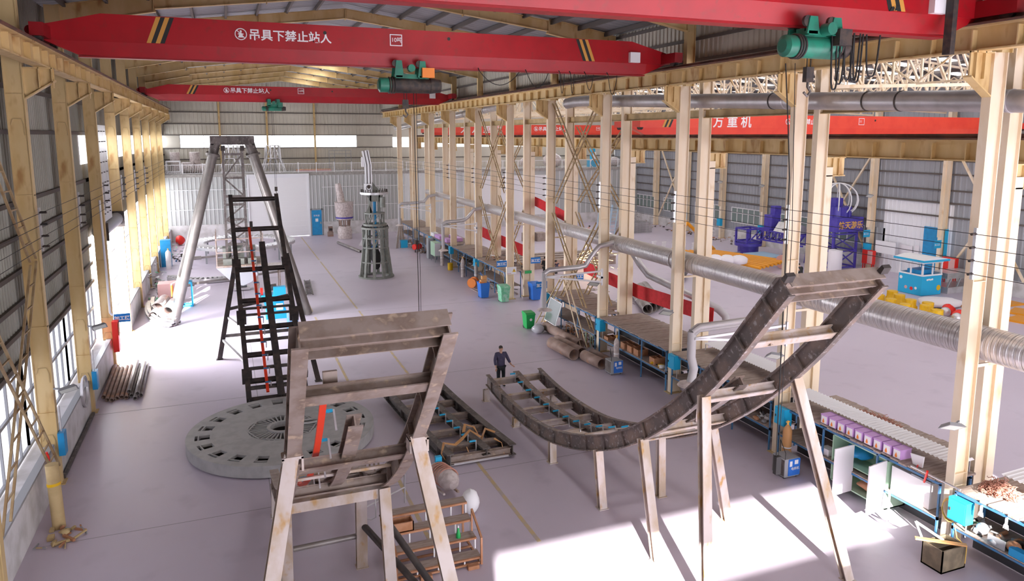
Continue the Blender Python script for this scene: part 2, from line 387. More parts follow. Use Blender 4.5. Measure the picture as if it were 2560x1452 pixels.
# back of the left hall: lower block, mezzanine slab, upper wall with strip window
wb = MB(); wb.box(XL, 2.35, YM + .02, YM + .1, 0, 6.75); wb.box(8.6, 19.6, YM + .02, YM + .1, 0, 6.75); wb.ribs('Y', YM + .01, XL, 2.2, 1.7, 6.75, .42, -.06); wb.ribs('Y', YM + .01, 8.75, 19.6, 1.5, 6.75, .42, -.06); wb.box(2.35, 8.6, YM, YM + .1, 6.7, 6.75)
wb.cur = 1; wb.box(XL, 2.3, YM - .12, YM, 0, 1.7); wb.box(10.1, 19.6, YM - .12, YM, 0, 1.5)
wb.cur = 2
for z in (3.3, 5.4):
    for a, b in ((XL, 2.3), (10.1, 19.6)): wb.box(a, b, YM - .1, YM - .05, z - .03, z + .03)
for i in range(26):
    x = 9.0 + i * .42
    wb.box(x, x + .05, YM - .1, YM - .05, 1.5, 6.7)
structure('wall_back_lower', wb, [M['wall_lowb'], M['dado'], M['white']])
mz = MB(); mz.box(XL, XR, YM - .1, YB, 6.75, 7.06)
structure('floor_mezzanine', mz, M['concrete'])
wu = MB(); wu.ribs('Y', YB - .01, XL, 19.6, 7.06, 9.72, .42, -.05); wu.ribs('Y', YB - .01, XL, 19.6, 11.15, 17.2, .42, -.05); wu.box(XL, -4.4, YB, YB + .1, 7, 17.4); wu.box(15.2, 19.6, YB, YB + .1, 7, 17.4); wu.box(-4.4, 15.2, YB, YB + .1, 7, 9.75); wu.box(-4.4, 15.2, YB, YB + .1, 11.1, 17.4)
wu.cur = 1
for z in (8.45, 9.7, 11.15, 12.4, 13.7, 15.0): wu.box(XL, 19.6, YB - .14, YB - .05, z - .05, z + .05)
structure('wall_back_upper', wu, [M['wall_b'], M['purlin']])
wn += 1
g = MB(); g.box(-4.4, 15.2, YB + .04, YB + .06, 9.75, 11.1); w = structure('window_%d' % wn, g, M['glass'])
f = MB()
for i in range(9): f.box(-4.4 + i * 2.45 - .03, -4.4 + i * 2.45 + .03, YB, YB + .06, 9.75, 11.1)
f.build('window_frame', M['white'], w)
# roller door and the blue side door in the back wall
d1 = MB()
for i in range(24): d1.box(2.35, 8.6, YM - .03 - .03 * (i % 2), YM + .08, .05 + i * .277, .05 + (i + 1) * .277)
d1 = structure('door_1', d1, M['white'])
f = MB(); f.box(2.2, 2.38, YM - .14, YM, 0, 6.9); f.box(8.55, 8.73, YM - .14, YM, 0, 6.9); f.box(2.2, 8.73, YM - .3, YM, 6.55, 6.95); f.build('door_frame', M['whitewall'], d1)
d2 = MB(); d2.box(8.85, 9.95, YM - .16, YM - .08, .05, 2.85); d2 = structure('door_2', d2, M['blue'])
f = MB(); f.box(8.74, 8.86, YM - .18, YM, 0, 3.0); f.box(9.94, 10.06, YM - .18, YM, 0, 3.0); f.box(8.74, 10.06, YM - .18, YM, 2.85, 3.0); f.build('door_frame', M['grey'], d2)
f = MB(); f.box(9.25, 9.55, YM - .17, YM - .16, 1.55, 1.9); f.build('notice', M['white'], d2)
text('lettering', '配电室', .22, (9.4, YM - .17, 2.15), FRONT, M['white'], d2, align='CENTER')
f = MB(); f.cbox((9.82, YM - .2, 1.4), (.05, .08, .22)); f.build('door_handle', M['gold'], d2)

# roofs
rf = MB()
RX, RZ, EZ = 6.2, 17.75, 16.05
rf.prism([(XL - .2, EZ - .1), (RX, RZ), (RX, RZ + .12), (XL - .2, EZ + .02)], -10, YB + .1)
rf.prism([(RX, RZ), (18.6, EZ - .1), (18.6, EZ + .02), (RX, RZ + .12)], -10, YB + .1)
rf.cur = 1
for i in range(1, 9):
    for s in (-1, 1):
        x = RX + s * 12.3 * i / 8.6; z = RZ - .145 * abs(x - RX)
        rf.box(x - .05, x + .05, -10, YB, z - .24, z - .03)
structure('ceiling_main_hall', rf, [M['roof'], M['purlin']])
sk = 0
def skylight(pts, th=.05):
    global sk
    sk += 1
    m = MB(); m.add(pts, [(0, 1, 2, 3)]); structure('window_%d' % (100 + sk), m, M['skylight2'] if pts[0][0] > 19 else M['skylight'])
def slope(x): return RZ - .137 * abs(x - RX) - .03
for y in [-6.2, .4, 7.0, 13.6, 20.2, 49.0, 55.6, 62.2, 68.8, 75.4, 81.9]:  # near rows are unseen, added to brighten the hall; far rows are roof panels
    for xa, xb in ((8.0, 16.8),):
        skylight([(xa, y + 1.2, slope(xa)), (xb, y + 1.2, slope(xb)), (xb, y + 2.4, slope(xb)), (xa, y + 2.4, slope(xa))])
rr = MB()
def rz2(x): return 16.6 - .09 * abs(x - 35)
rr.prism([(18.6, rz2(18.6)), (35, 16.6), (35, 16.75), (18.6, rz2(18.6) + .15)], -10, YB)
rr.prism([(35, 16.6), (XR + .2, rz2(XR + .2)), (XR + .2, rz2(XR) + .15), (35, 16.75)], -10, YB)
rr.cur = 1
for i in range(12):
    x = 20.5 + i * 2.6; rr.box(x - .05, x + .05, -10, YB, rz2(x) - .22, rz2(x) - .02)
structure('ceiling_side_hall', rr, [M['roof'], M['purlin']])
for k in range(-2, 12):
    for o in (1.5, 4.7):
        y = Y0 + D * k + o
        skylight([(20, y, rz2(20) - .03), (35, y, 16.57), (35, y + .95, 16.57), (20, y + .95, rz2(20) - .03)])
        skylight([(35, y, 16.57), (49.5, y, rz2(49.5) - .03), (49.5, y + .95, rz2(49.5) - .03), (35, y + .95, 16.57)])
# sheeting above the crane rail between the two halls
wv = MB(); wv.box(18.42, 18.48, -10, YB, 13.95, 16.1); wv.ribs('X', 18.41, -10, YB, 13.95, 16.1, .3, -.05); wv.cur = 1
for z in (14.15, 15.0, 15.8): wv.box(18.27, 18.37, -10, YB, z - .06, z + .06)
structure('wall_valley', wv, [M['wall_b'], M['purlin']])

# right wall of the side hall
wr = MB()
def rp(y0, y1, z0, z1): wr.box(XR + .02, XR + .1, y0, y1, z0, z1); wr.ribs('X', XR + .01, y0, y1, z0, z1, .45, -.05)
rp(-10, YB, 10.15, 15.4); rp(-10, YB, 6.0, 9.85); rp(45.0, YB, 3.5, 6.0); rp(45.0, YB, 1.1, 1.9); rp(-10, 38.8, 1.1, 6.0)
for k in range(5, 12): rp(Y0 + D * k - .9, Y0 + D * k + 1.2, 1.9, 3.5)
wr.cur = 1
for z in (5.0, 6.05, 7.0, 8.2, 9.2): wr.box(XR - .13, XR - .04, -10, YB, z - .06, z + .06)
for z in (4.1,): wr.box(XR - .13, XR - .04, 45, YB, z - .06, z + .06)
wr.cur = 2; wr.box(XR - .12, XR + .1, 45.0, YB, 0, 1.1); wr.box(XR - .12, XR + .1, -10, 38.8, 0, 1.1)
structure('wall_right', wr, [M['wall_r'], M['purlin'], M['dado']])
wn += 1
g = MB(); g.box(XR + .04, XR + .06, -10, YB, 9.85, 10.15); structure('window_%d' % wn, g, M['glass'])
for k in range(5, 11):
    wn += 1
    a, b = Y0 + D * k + 1.2, Y0 + D * (k + 1) - .9
    g = MB(); g.box(XR + .03, XR + .05, a, b, 1.9, 3.5); w = structure('window_%d' % wn, g, M['teapane'])
    f = MB()
    for i in range(6): f.box(XR - .04, XR + .04, a + (b - a) * i / 5 - .04, a + (b - a) * i / 5 + .04, 1.9, 3.5)
    for z in (1.92, 2.95, 3.48): f.box(XR - .04, XR + .04, a, b, z - .04, z + .04)
    f.build('window_frame', M['white'], w)
d3 = MB(); d3.box(XR + .02, XR + .08, 38.8, 45.0, 0, 6.0); d3.ribs('X', XR + .01, 38.8, 45.0, 0, 6.0, .4, -.05); d3.cur = 1; d3.box(XR - .1, XR, 38.8, 45.0, 5.93, 6.03); d3 = structure('door_3', d3, [M['whitewall'], M['grey']])
d4 = MB(); d4.box(XR - .12, XR - .03, 39.1, 41.1, 0, 4.1); d4 = structure('door_4', d4, M['blue'])
f = MB(); f.box(XR - .35, XR - .12, 39.0, 39.12, 0, 4.1); f.build('door_leaf', M['skyblue'], d4)
# far end of the side hall
wf = MB(); wf.box(19.6, XR, YM, YM + .1, 0, 6.75); wf.cur = 1; wf.box(19.6, XR, YM - .1, YM, 0, 1.3)
wf.cur = 2
for i in range(40):
    x = 19.9 + i * .75
    if not 27.5 < x < 38: wf.box(x, x + .06, YM - .05, YM, 1.3, 6.7)
structure('wall_side_hall_lower', wf, [M['wall_lowb'], M['dado'], M['white']])
wg = MB(); wg.box(19.6, XR, YB, YB + .1, 7, 9.7); wg.box(19.6, XR, YB, YB + .1, 10.9, 16.6)
wg.cur = 1
for z in (8.4, 12.4, 13.7): wg.box(19.6, XR, YB - .08, YB, z - .05, z + .05)
structure('wall_side_hall_upper', wg, [M['wall_b'], M['purlin']])
wn += 1
g = MB(); g.box(19.6, XR, YB + .04, YB + .06, 9.7, 10.9); structure('window_%d' % wn, g, M['glass'])
d5 = MB()
for i in range(20): d5.box(28, 37.5, YM - .06 - .03 * (i % 2), YM - .02, .05 + i * .31, .05 + (i + 1) * .31)
structure('door_5', d5, M['white'])
# front gable: gate below, strip window letting the sun in, sheeting around it
fg = MB(); YF = -9.6
fg.box(XL, 3.5, YF, YF + .1, 0, 7.6); fg.box(XL, XR, YF, YF + .1, 7.6, 9.8); fg.box(XL, XR, YF, YF + .1, 11.05, 17.9); fg.box(XL, -2.2, YF, YF + .1, 9.8, 11.05); fg.box(15.2, XR, YF, YF + .1, 9.8, 11.05)  # unseen left part closed off to dim the left foreground floor
structure('wall_front', fg, M['wall_b'])

# ================================================================ columns
def icol(m, x0, y0, z0, z1, dx=.5, wy=.24, t=.03):
    m.box(x0, x0 + t, y0, y0 + wy, z0, z1); m.box(x0 + dx - t, x0 + dx, y0, y0 + wy, z0, z1)
    m.box(x0 + t, x0 + dx - t, y0 + wy * .34, y0 + wy * .45, z0, z1)
SPOT_A = ['behind the crate and coil of yellow hose', 'beside the gas cylinder and blue welding set', 'with a blue box above the white hose hood', 'behind the blue welding set and steel pipes', 'at the end of the bench with the slanted mirror panel', 'behind the two wheeled bins', 'beside the brown swarf and short ladder', 'by the lilac trays on the bench', 'with the dropped grey hose arm', 'near the far clutter', 'close to the far mezzanine']
for k in range(0, 11):
    y = Y0 + D * k
    t = thing('steel_column', '%s cream steel column of the row along the main hall, %s' % (ORD[k], SPOT_A[k]), 'column', (17.56, y, 0), 0, 'front row columns between the halls')
    m = MB(); icol(m, 17.56, y, .02, 13.1)
    for z in (2.2, 6.9 if k % 2 else 7.4): m.box(17.59, 18.03, y + .01, y + .1, z - .01, z + .01)
    m.build('shaft', M['pale'], t)
    m = MB(); m.box(17.45, 18.17, y - .1, y + .34, 0, .03); m.build('base_plate', M['tan'], t)
    m = MB(); m.prism([(16.85, 12.5), (17.56, 12.05), (17.56, 13.1), (16.85, 13.1)], y + .08, y + .12); m.box(16.85, 17.56, y, y + .24, 13.06, 13.1); m.prism([(16.83, 12.48), (17.56, 12.02), (17.56, 12.06), (16.83, 12.52)], y, y + .24)
    for x in (16.95, 17.25): m.box(x, x + .03, y, y + .2, 12.45, 13.1)
    m.build('crane_bracket', M['cream'], t)
    m = MB(); icol(m, 17.8, y, 13.1, 15.9, .4); m.build('upper_shaft', M['cream'], t)
for k in range(0, 11):
    y = Y0 + D * k + .48
    t = thing('steel_column', '%s cream steel column of the second row, facing the side hall' % ORD[k], 'column', (19.0, y, 0), 0, 'second row columns between the halls')
    m = MB(); icol(m, 19.0, y, .02, 13.4); m.box(19.5, 19.78, y, y + .24, .02, 10.0)
    m.build('shaft', M['pale'], t)
    m = MB(); m.box(18.9, 19.9, y - .1, y + .34, 0, .03); m.build('base_plate', M['tan'], t)
    m = MB(); m.box(19.5, 20.35, y + .07, y + .11, 9.7, 10.35); m.box(19.5, 20.35, y, y + .24, 10.31, 10.35); m.box(19.5, 20.35, y, y + .24, 9.68, 9.72); m.box(20.05, 20.08, y, y + .24, 9.7, 10.35); m.box(19.78, 19.8, y, y + .24, 9.7, 10.35)
    m.build('crane_bracket', M['cream'], t)
for k in range(0, 11):
    y = Y0 + D * k
    t = thing('steel_column', '%s yellow-cream steel column along the left wall' % ORD[k], 'column', (-5.9, y, 0), 0, 'left wall columns')
    m = MB(); m.box(-5.9, -5.87, y, y + .26, .02, 15.9); m.box(-5.43, -5.4, y, y + .26, .02, 15.9); m.box(-5.87, -5.43, y + .03, y + .08, .02, 15.9)
    for z in (2.4, 5.2, 9.3, 12.3): m.box(-5.9, -5.4, y - .01, y + .2, z - .02, z + .02)
    m.build('shaft', M['cream'], t)
    m = MB()
    for z in (1.5, 3.7, 11.4):
        pts = [(-5.82, z), (-5.76, z + .18), (-5.54, z + .18), (-5.48, z), (-5.48, z - .3), (-5.54, z - .36), (-5.76, z - .36), (-5.82, z - .3), (-5.82, z)]
        m.path([(a, y + .018, b) for a, b in pts[:5]], .02, .02, (0, 1, 0))
    m.build('weld_outline', M['tan'], t)
    m = MB(); m.prism([(-5.4, 12.2), (-4.6, 12.72), (-4.6, 13.1), (-5.4, 13.1)], y + .1, y + .14); m.box(-5.4, -4.6, y, y + .26, 13.06, 13.1); m.prism([(-5.4, 12.16), (-4.58, 12.7), (-4.58, 12.74), (-5.4, 12.2)], y, y + .26)
    for x in (-5.0, -4.66): m.box(x, x + .03, y, y + .24, 12.5, 13.1)
    m.build('crane_bracket', M['cream'], t)
    m = MB(); m.box(-6.0, -5.3, y - .1, y + .36, 0, .03); m.build('base_plate', M['tan'], t)
for k in range(4, 11):
    y = Y0 + D * k
    t = thing('steel_column', '%s pinkish steel column along the far side hall wall' % ORD[k - 4], 'column', (50.1, y, 0), 0, 'side hall wall columns')
    m = MB(); icol(m, 50.1, y, 0, 15, .55, .3); m.box(49.8, 50.1, y + .1, y + .13, 3.5, 10.2); m.build('shaft', M['pale'], t)
    m = MB(); m.box(49.4, 50.1, y, y + .25, 10.2, 10.35); m.prism([(50.1, 9.6), (49.4, 10.0), (49.4, 10.2), (50.1, 10.2)], y + .1, y + .14); m.build('crane_bracket', M['cream'], t)
    m = MB(); m.box(50.0, 50.75, y - .08, y + .38, 0, .03); m.build('base_plate', M['tan'], t)
# gable posts of the far wall
for i, x in enumerate((-.2, 4.9, 10.25)):
    m = MB(); m.ibeam([(x, YB - .3, 7.06), (x, YB - .3, 16.6)], .2, .25, up=(0, 1, 0)); m.build('gable_post', M['cream'], None, ['left', 'middle', 'right'][i] + ' slim yellow post against the far gable wall above the mezzanine', 'column', off=(x, YB - .2, 7.06))

# ================================================================ crane runways
def runway(name, x, z0, ya, yb, lab, rail=True, w=.3, dz=.6, col='cream'):
    t = thing(name, lab, 'crane rail', (x, ya, z0))
    m = MB(); m.ibeam([(x, ya, z0 + dz / 2), (x, yb, z0 + dz / 2)], w, dz, .04, .03)
    n = int((yb - ya) / 1.1)
    for i in range(n): m.box(x - w / 2 + .01, x + w / 2 - .01, ya + i * 1.1, ya + i * 1.1 + .03, z0 + .04, z0 + dz - .1)
    m.build('beam', M[col], t)
    m = MB(); m.box(x - w * .75, x + w * .75, ya, yb, z0 + dz, z0 + dz + .05); m.box(x - .04, x + .04, ya, yb, z0 + dz + .05, z0 + dz + .17); m.build('rail', M['rail'], t)
runway('crane_runway', -4.9, 13.1, -8, 81.5, 'yellow crane runway beam with rusty rail along the left wall', w=.36)
runway('crane_runway', 17.15, 13.1, -8, 84, 'cream crane runway beam with rusty rail on the front row columns', w=.36)
runway('crane_runway', 20.2, 10.35, -8, 83, 'cream crane runway beam on the second row, carrying the orange-red cranes', w=.36, dz=.62)
runway('crane_runway', 49.55, 10.35, -8, 83, 'crane runway beam beside the far side hall wall', w=.36, dz=.62)
# ================================================================ rafters and trusses
for k in range(0, 12):
    y = Y0 + D * k + .12
    m = MB(); a = []
    pts = [(-5.5, y, 15.55), (-2.2, y, 16.2), (RX, y, 17.25), (14.6, y, 16.2), (18.0, y, 15.6)]
    m.ibeam(pts[:2], .22, .72); m.ibeam(pts[1:3], .22, .5); m.ibeam(pts[2:4], .22, .5); m.ibeam(pts[3:], .22, .72)
    for x in (-2.2, 2.0, RX, 10.4, 14.6):
        z = 17.25 - .126 * abs(x - RX); m.box(x - .015, x + .015, y - .12, y + .12, z - .32, z + .25)
    t = m.build('roof_rafter', M['cream'], None, '%s pitched yellow roof beam spanning the main hall' % ORD[k], 'roof beam', 'main hall rafters', off=(-5.5, y, 15.55))
for k in range(0, 11):
    y = Y0 + D * k + .6
    t = thing('roof_truss', '%s pale lattice roof truss across the side hall' % ORD[k], 'truss', (19.5, y, 13), 0, 'side hall trusses')
    N = 22; xs = [19.6 + (50.2 - 19.6) * i / N for i in range(N + 1)]
    top = [(x, y, 15.9 - .085 * abs(x - 35)) for x in xs]; bot = [(x, y, 12.75 + .035 * (15.3 - abs(x - 34.9))) for x in xs]
    m = MB(); m.path([top[0], top[N // 2], top[N]], .12, .12); m.build('top_chord', M['pale'], t)
    m = MB(); m.path([bot[0], bot[N // 2], bot[N]], .12, .12); m.build('bottom_chord', M['pale'], t)
    m = MB()
    for i in range(N + 1):
        m.bar(top[i], bot[i], .07)
        if i < N: m.bar(top[i] if i < N // 2 else bot[i], bot[i + 1] if i < N // 2 else top[i + 1], .07)
    m.build('web_members', M['pale'], t)
for i, x in enumerate((23.5, 29, 35, 41, 46.5)):
    m = MB()
    for k in range(0, 10):
        ya, yb2 = Y0 + D * k + .6, Y0 + D * (k + 1) + .6
        za, zb = 12.95, 15.0
        m.bar((x, ya, za), (x, yb2, za), .07); m.bar((x, ya, za), (x, (ya + yb2) / 2, zb), .06); m.bar((x, (ya + yb2) / 2, zb), (x, yb2, za), .06)
    m.build('truss_tie', M['pale'], None, 'line of zigzag bracing running lengthwise under the side hall roof, %s from the columns' % ['first', 'second', 'third', 'fourth', 'fifth'][i], 'bracing', 'side hall roof bracing', off=(x, Y0, 12.95))
for i, (x, z) in enumerate(((18.75, 12.15), (18.75, 8.1))):
    if i == 0:
        m = MB(); m.ibeam([(19.25, -6, 12.0), (19.25, 83, 12.0)], .25, .35); m.build('tie_beam', M['tan'], None, 'long brown tie beam along the second row above the grey pipe', 'beam', off=(19.25, -6, 12))
# ================================================================ bridge cranes
def crane(y, xa, xb, z0, h, lab, red, dark, wordx=None, word_size=.42, signx=None, plate=None, stripes=(), big=None, th=.34, taper=1.6, platew='10吨', grey=False):
    t = thing('bridge_crane', lab, 'crane', (xa, y, z0))
    zm = z0 + .42; zt = z0 + h
    st = [(xa, z0 + .40, zt - .40), (xa + .9, z0 + .02, zt - .18), (xa + taper, z0, zt), (xb - taper, z0, zt), (xb - .9, z0 + .02, zt - .18), (xb, z0 + .40, zt - .40)]
    m = MB(); vs = []; fs = []
    for x, b, tp in st:
        mid = min(zm, b + (tp - b) * .4)
        for yy, z in ((-th, tp), (-th, mid), (-th * .62, b), (th * .62, b), (th, mid), (th, tp)): vs.append((x, y + yy, z))
    for i in range(len(st) - 1):
        for j in range(6): fs.append((i * 6 + j, (i + 1) * 6 + j, (i + 1) * 6 + (j + 1) % 6, i * 6 + (j + 1) % 6))
    fs += [tuple(range(6)), tuple(range(len(vs) - 1, len(vs) - 7, -1))]
    m.add(vs, fs); g = m.build('girder', red, t)
    m = MB(); m.box(xa + .9, xb - .9, y - .2, y + .2, z0 - .05, z0); m.build('lower_flange', dark, t)
    for x in (xa + .05, xb - .05):
        m = MB(); m.box(x - .18, x + .18, y - 1.35, y + 1.35, z0 + .42, z0 + .80); e = m.build('end_carriage', dark, t)
        for s in (-1.05, 1.05):
            m = MB(); m.tube([(x - .09, y + s, z0 + .48), (x + .09, y + s, z0 + .48)], .19, 14); m.build('wheel', M['dark'], e)
        m = MB(); m.tube([(x - .25 if x < 5 else x + .25, y - .9, z0 + .62), (x - .25 if x < 5 else x + .25, y - .35, z0 + .62)], .14, 12); m.build('drive_motor', dark, e)
    yf = y - th
    for sx, d in stripes:
        for i, mm in enumerate((M['amber'], M['black'], M['amber'], M['black'])[::d]):
            m = MB(); x = sx + i * .13; a = zm + .02; b = zt - .02; k = .32 * (1 if d > 0 else -1)
            m.add([(x - k / 2, yf - .006, a), (x + .13 - k / 2, yf - .006, a), (x + .13 + k / 2, yf - .006, b), (x + k / 2, yf - .006, b)] if True else
                  [(x + k / 2, yf - .006, a), (x + .13 + k / 2, yf - .006, a), (x + .13 - k / 2, yf - .006, b), (x - k / 2, yf - .006, b)], [(0, 1, 2, 3)])
            m.build('warning_stripe', mm, t)
    if wordx is not None:
        zc = (zm + zt) / 2
        text('safety_wording', '吊具下禁止站人', word_size, (wordx, yf - .005, zc - word_size * .36), FRONT, M['white'], t, bold=word_size * .018)
        c = (wordx - word_size * .62, yf - .01, zc); r = word_size * .46
        m = MB(); m.torus(c, r, r * .09, 28, 'Y'); m.bar((c[0] - r * .7, c[1], c[2] + r * .7), (c[0] + r * .7, c[1], c[2] - r * .7), r * .14)
        m.ball((c[0], c[1], c[2] + r * .5), r * .2, 8, 6, (1, .3, 1)); m.bar((c[0] - r * .5, c[1], c[2] + r * .02), (c[0] + r * .5, c[1], c[2] + r * .02), .02, r * .16)
        m.prism([(c[0] - r * .12, c[2] + r * .3), (c[0] + r * .12, c[2] + r * .3), (c[0] + r * .5, c[2] - r * .62), (c[0] - r * .5, c[2] - r * .62)], c[1] - .006, c[1] + .004)
        m.build('prohibition_sign', M['white'], t)
    if plate is not None:
        zc = (zm + zt) / 2 + .04
        m = MB(); m.box(plate, plate + .44, yf - .012, yf, zc - .2, zc + .2); p = m.build('capacity_plate', M['white'], t)
        m = MB(); m.box(plate + .03, plate + .41, yf - .016, yf - .012, zc - .17, zc + .17); m.build('plate_field', dark, p)
        text('capacity_lettering', platew, .2, (plate + .045, yf - .02, zc - .06), FRONT, M['white'], t)
    if big:
        text('maker_lettering', big[1], big[2], (big[0], yf - .006, (zm + zt) / 2 - big[2] * .38), FRONT, M['white'], t, bold=.01)
    for x in (xa + (xb - xa) * .38, xa + (xb - xa) * .58):
        m = MB(); m.tube([(x, yf - .01, zt - .25), (x, yf + .02, zt - .25)], .06, 12); m.build('port_hole', M['black'], t)
    m = MB(); m.box(xb - 1.75, xb - 1.3, yf - .16, yf, zm + .02, zm + .42); m.build('control_box', M['wood'] if grey else M['white'], t)
    return t
c1 = crane(13.2, -4.9, 17.15, 13.44, 1.32, 'nearest red bridge crane girder along the top edge with green hoist under it', M['red'], M['redrail'], stripes=((14.0, -1), (-2, 1)))
m = MB(); m.prism([(14.18, 13.86), (14.44, 13.9), (14.5, 14.0), (14.24, 13.96)], 12.84, 12.852); m.build('number_plate', M['black'], c1); text('number', '7', .13, (14.29, 12.835, 13.88), FRONT, M['amber'], c1)
m = MB(); m.box(15.75, 15.9, 12.5, 12.7, 12.95, 14.8); m.build('power_pickup_post', M['dark'], c1)
c2 = crane(26.8, -4.9, 17.15, 13.55, 1.27, 'red bridge crane with large white wording in the upper left of the picture', M['red'], M['redrail'], wordx=1.0, word_size=.385, plate=5.72, stripes=((-1.9, 1), (13.2, -1)))
crane(57.5, -4.9, 17.15, 13.55, 1.07, 'farthest red bridge crane of the main hall, in front of the far gable', M['red'], M['redrail'], wordx=.72, word_size=.385, plate=5.4, stripes=((-2.0, 1),))
crane(34.5, 20.2, 49.55, 11.1, 1.15, 'nearer orange-red bridge crane in the side hall with spaced white characters', M['orangered'], M['orangered'], wordx=30.75, word_size=.36, plate=35.9, stripes=((22.2, 1),), big=(24.35, '大 方 重 机', .74), platew='11')
crane(76.9, 20.2, 49.55, 10.98, 1.3, 'farther orange-red bridge crane in the side hall, seen between the columns', M['orangered'], M['orangered'], wordx=33.2, word_size=.5, plate=40.5, big=(24.0, '大 方 重 机', 1.0))

def hoist(name_lab, x0, x1, y, z, r, flange_z, main, drum_m, box_m, rope_to=None, hook=True):
    t = thing('electric_hoist', name_lab, 'hoist', ((x0 + x1) / 2, y, z - r))
    L = x1 - x0
    m = MB(); m.tube([(x0 + .3 * L * .6, y, z), (x1 - .18 * L, y, z)], r, 18); m.build('drum', drum_m, t)
    m = MB(); m.tube([(x0 + .02, y, z), (x0 + .18 * L, y, z)], r * .96, 18); m.tube([(x0 - .04, y, z), (x0 + .02, y, z)], [r * .6, r * .95], 18); m.build('motor', main, t)
    m = MB(); m.tube([(x1 - .18 * L, y, z), (x1, y, z)], [r * 1.05, r * .85], 14); m.build('gearbox', M['dark'], t)
    m = MB()
    for f in (.16, .2, .24): m.torus((x0 + L * f, y, z), r * 1.02, .025, 20, 'X')
    m.build('motor_fins', M['dark'], t)
    m = MB(); m.box(x0 + .25 * L, x1 - .2 * L, y - .12, y + .12, z + r * .8, z + r * .8 + .18); m.build('suspension_frame', main, t)
    for f in (.3, .68):
        xx = x0 + f * L
        m = MB(); m.prism([(xx - .17, z + r), (xx + .17, z + r), (xx + .1, flange_z + .22), (xx - .1, flange_z + .22)], y - .3, y - .25); m.prism([(xx - .17, z + r), (xx + .17, z + r), (xx + .1, flange_z + .22), (xx - .1, flange_z + .22)], y + .25, y + .3)
        m.box(xx - .12, xx + .12, y - .3, y + .3, z + r - .02, z + r + .06)
        m.build('trolley_plate', main, t)
        for s in (-1, 1):
            m = MB(); m.tube([(xx - .12, y + s * .2, flange_z + .12), (xx - .12, y + s * .27, flange_z + .12)], .12, 12); m.build('trolley_wheel', M['dark'], t)
    m = MB(); m.tube([(x0 + .48 * L, y - .52, flange_z - .05), (x0 + .48 * L, y - .28, flange_z - .05)], .13, 14); m.build('travel_motor', main, t)
    m = MB(); m.box(x0 + .66 * L, x0 + .86 * L, y - .42, y - .22, flange_z - .36, flange_z - .02); m.build('switch_box', box_m, t)
    m = MB(); xm = x0 + .42 * L; zl = rope_to if rope_to is not None else z - r - .5
    for s in (-.05, .05): m.tube([(xm + s, y, z - r), (xm + s, y, zl + .3)], .012, 5)
    m.build('wire_rope', M['cable'], t)
    m = MB(); m.box(xm - .1, xm + .1, y - .06, y + .06, zl, zl + .32); hk = m.build('hook_block', M['dark'], t)
    m = MB(); m.tube([(xm, y, zl), (xm, y, zl - .1), (xm + .08, y, zl - .2), (xm, y, zl - .3), (xm - .1, y, zl - .22)], .03, 6); m.build('hook', M['steel'], hk)
    return t
h1 = hoist('green electric hoist with looped black cables under the nearest red crane', 11.25, 12.95, 12.85, 12.98, .24, 13.36, M['green'], M['green'], M['dark'])
m = MB()
for i, (x, d) in enumerate(((12.45, .62), (12.6, .5), (12.85, .4), (13.05, .42), (13.15, .44), (13.6, .3))):
    pts = [(x - (.13 if i < 5 else .2) + (.26 if i < 5 else .4) * j / 10, 12.6 + .02 * i, 13.3 - (d + .6) * (1 - ((j - 5) / 5) ** 4)) for j in range(11)]; m.tube(pts, .02, 6)
m.build('festoon_cable', M['cable'], h1)
m = MB(); m.tube([(11.2, 12.7, 12.6), (11.27, 12.6, 11.3), (11.25, 12.45, 10.2), (11.28, 12.4, 3.9)], .014, 5); m.tube([(11.36, 12.6, 12.6), (11.36, 12.4, 9), (11.34, 12.4, 3.9)], .008, 5); m.box(11.24, 11.38, 12.34, 12.44, 3.5, 3.92); m.build('pendant_control', M['cable'], h1)
h2 = hoist('dark drum hoist with orange switch box under the red crane with large wording', 5.3, 7.55, 26.5, 12.87, .27, 13.5, M['green'], M['dark'], M['orange'], 12.05)
hoist('small green hoist under the farthest red crane', 2.85, 4.5, 57.3, 13.05, .17, 13.5, M['green'], M['green'], M['green'], 7.0)
m = MB(); m.tube([(6.5, 26.3, 12.6), (6.52, 26.2, 4.2)], .014, 5); m.tube([(6.6, 26.3, 12.6), (6.6, 26.2, 4.2)], .009, 5); m.box(6.48, 6.62, 26.15, 26.25, 3.8, 4.2); m.build('pendant_control', M['cable'], h2)
# festoon loops on the second crane
for i, x in enumerate((9.0, 10.9, 12.3, 12.75, 13.4, 14.4)):
    m = MB(); d = (.5, .55, .75, .75, .6, .75)[i]; w = (1.6, .9, .18, .16, .35, .4)[i]
    m.tube([(x + w * j / 10, 26.3, 13.46 - d * (1 - ((j - 5) / 5) ** 2)) for j in range(11)], .014, 5)
    m.tube([(x, 26.3, 13.46), (x, 26.42, 13.57)], .02, 5); m.build('festoon_cable', M['cable'], c2)

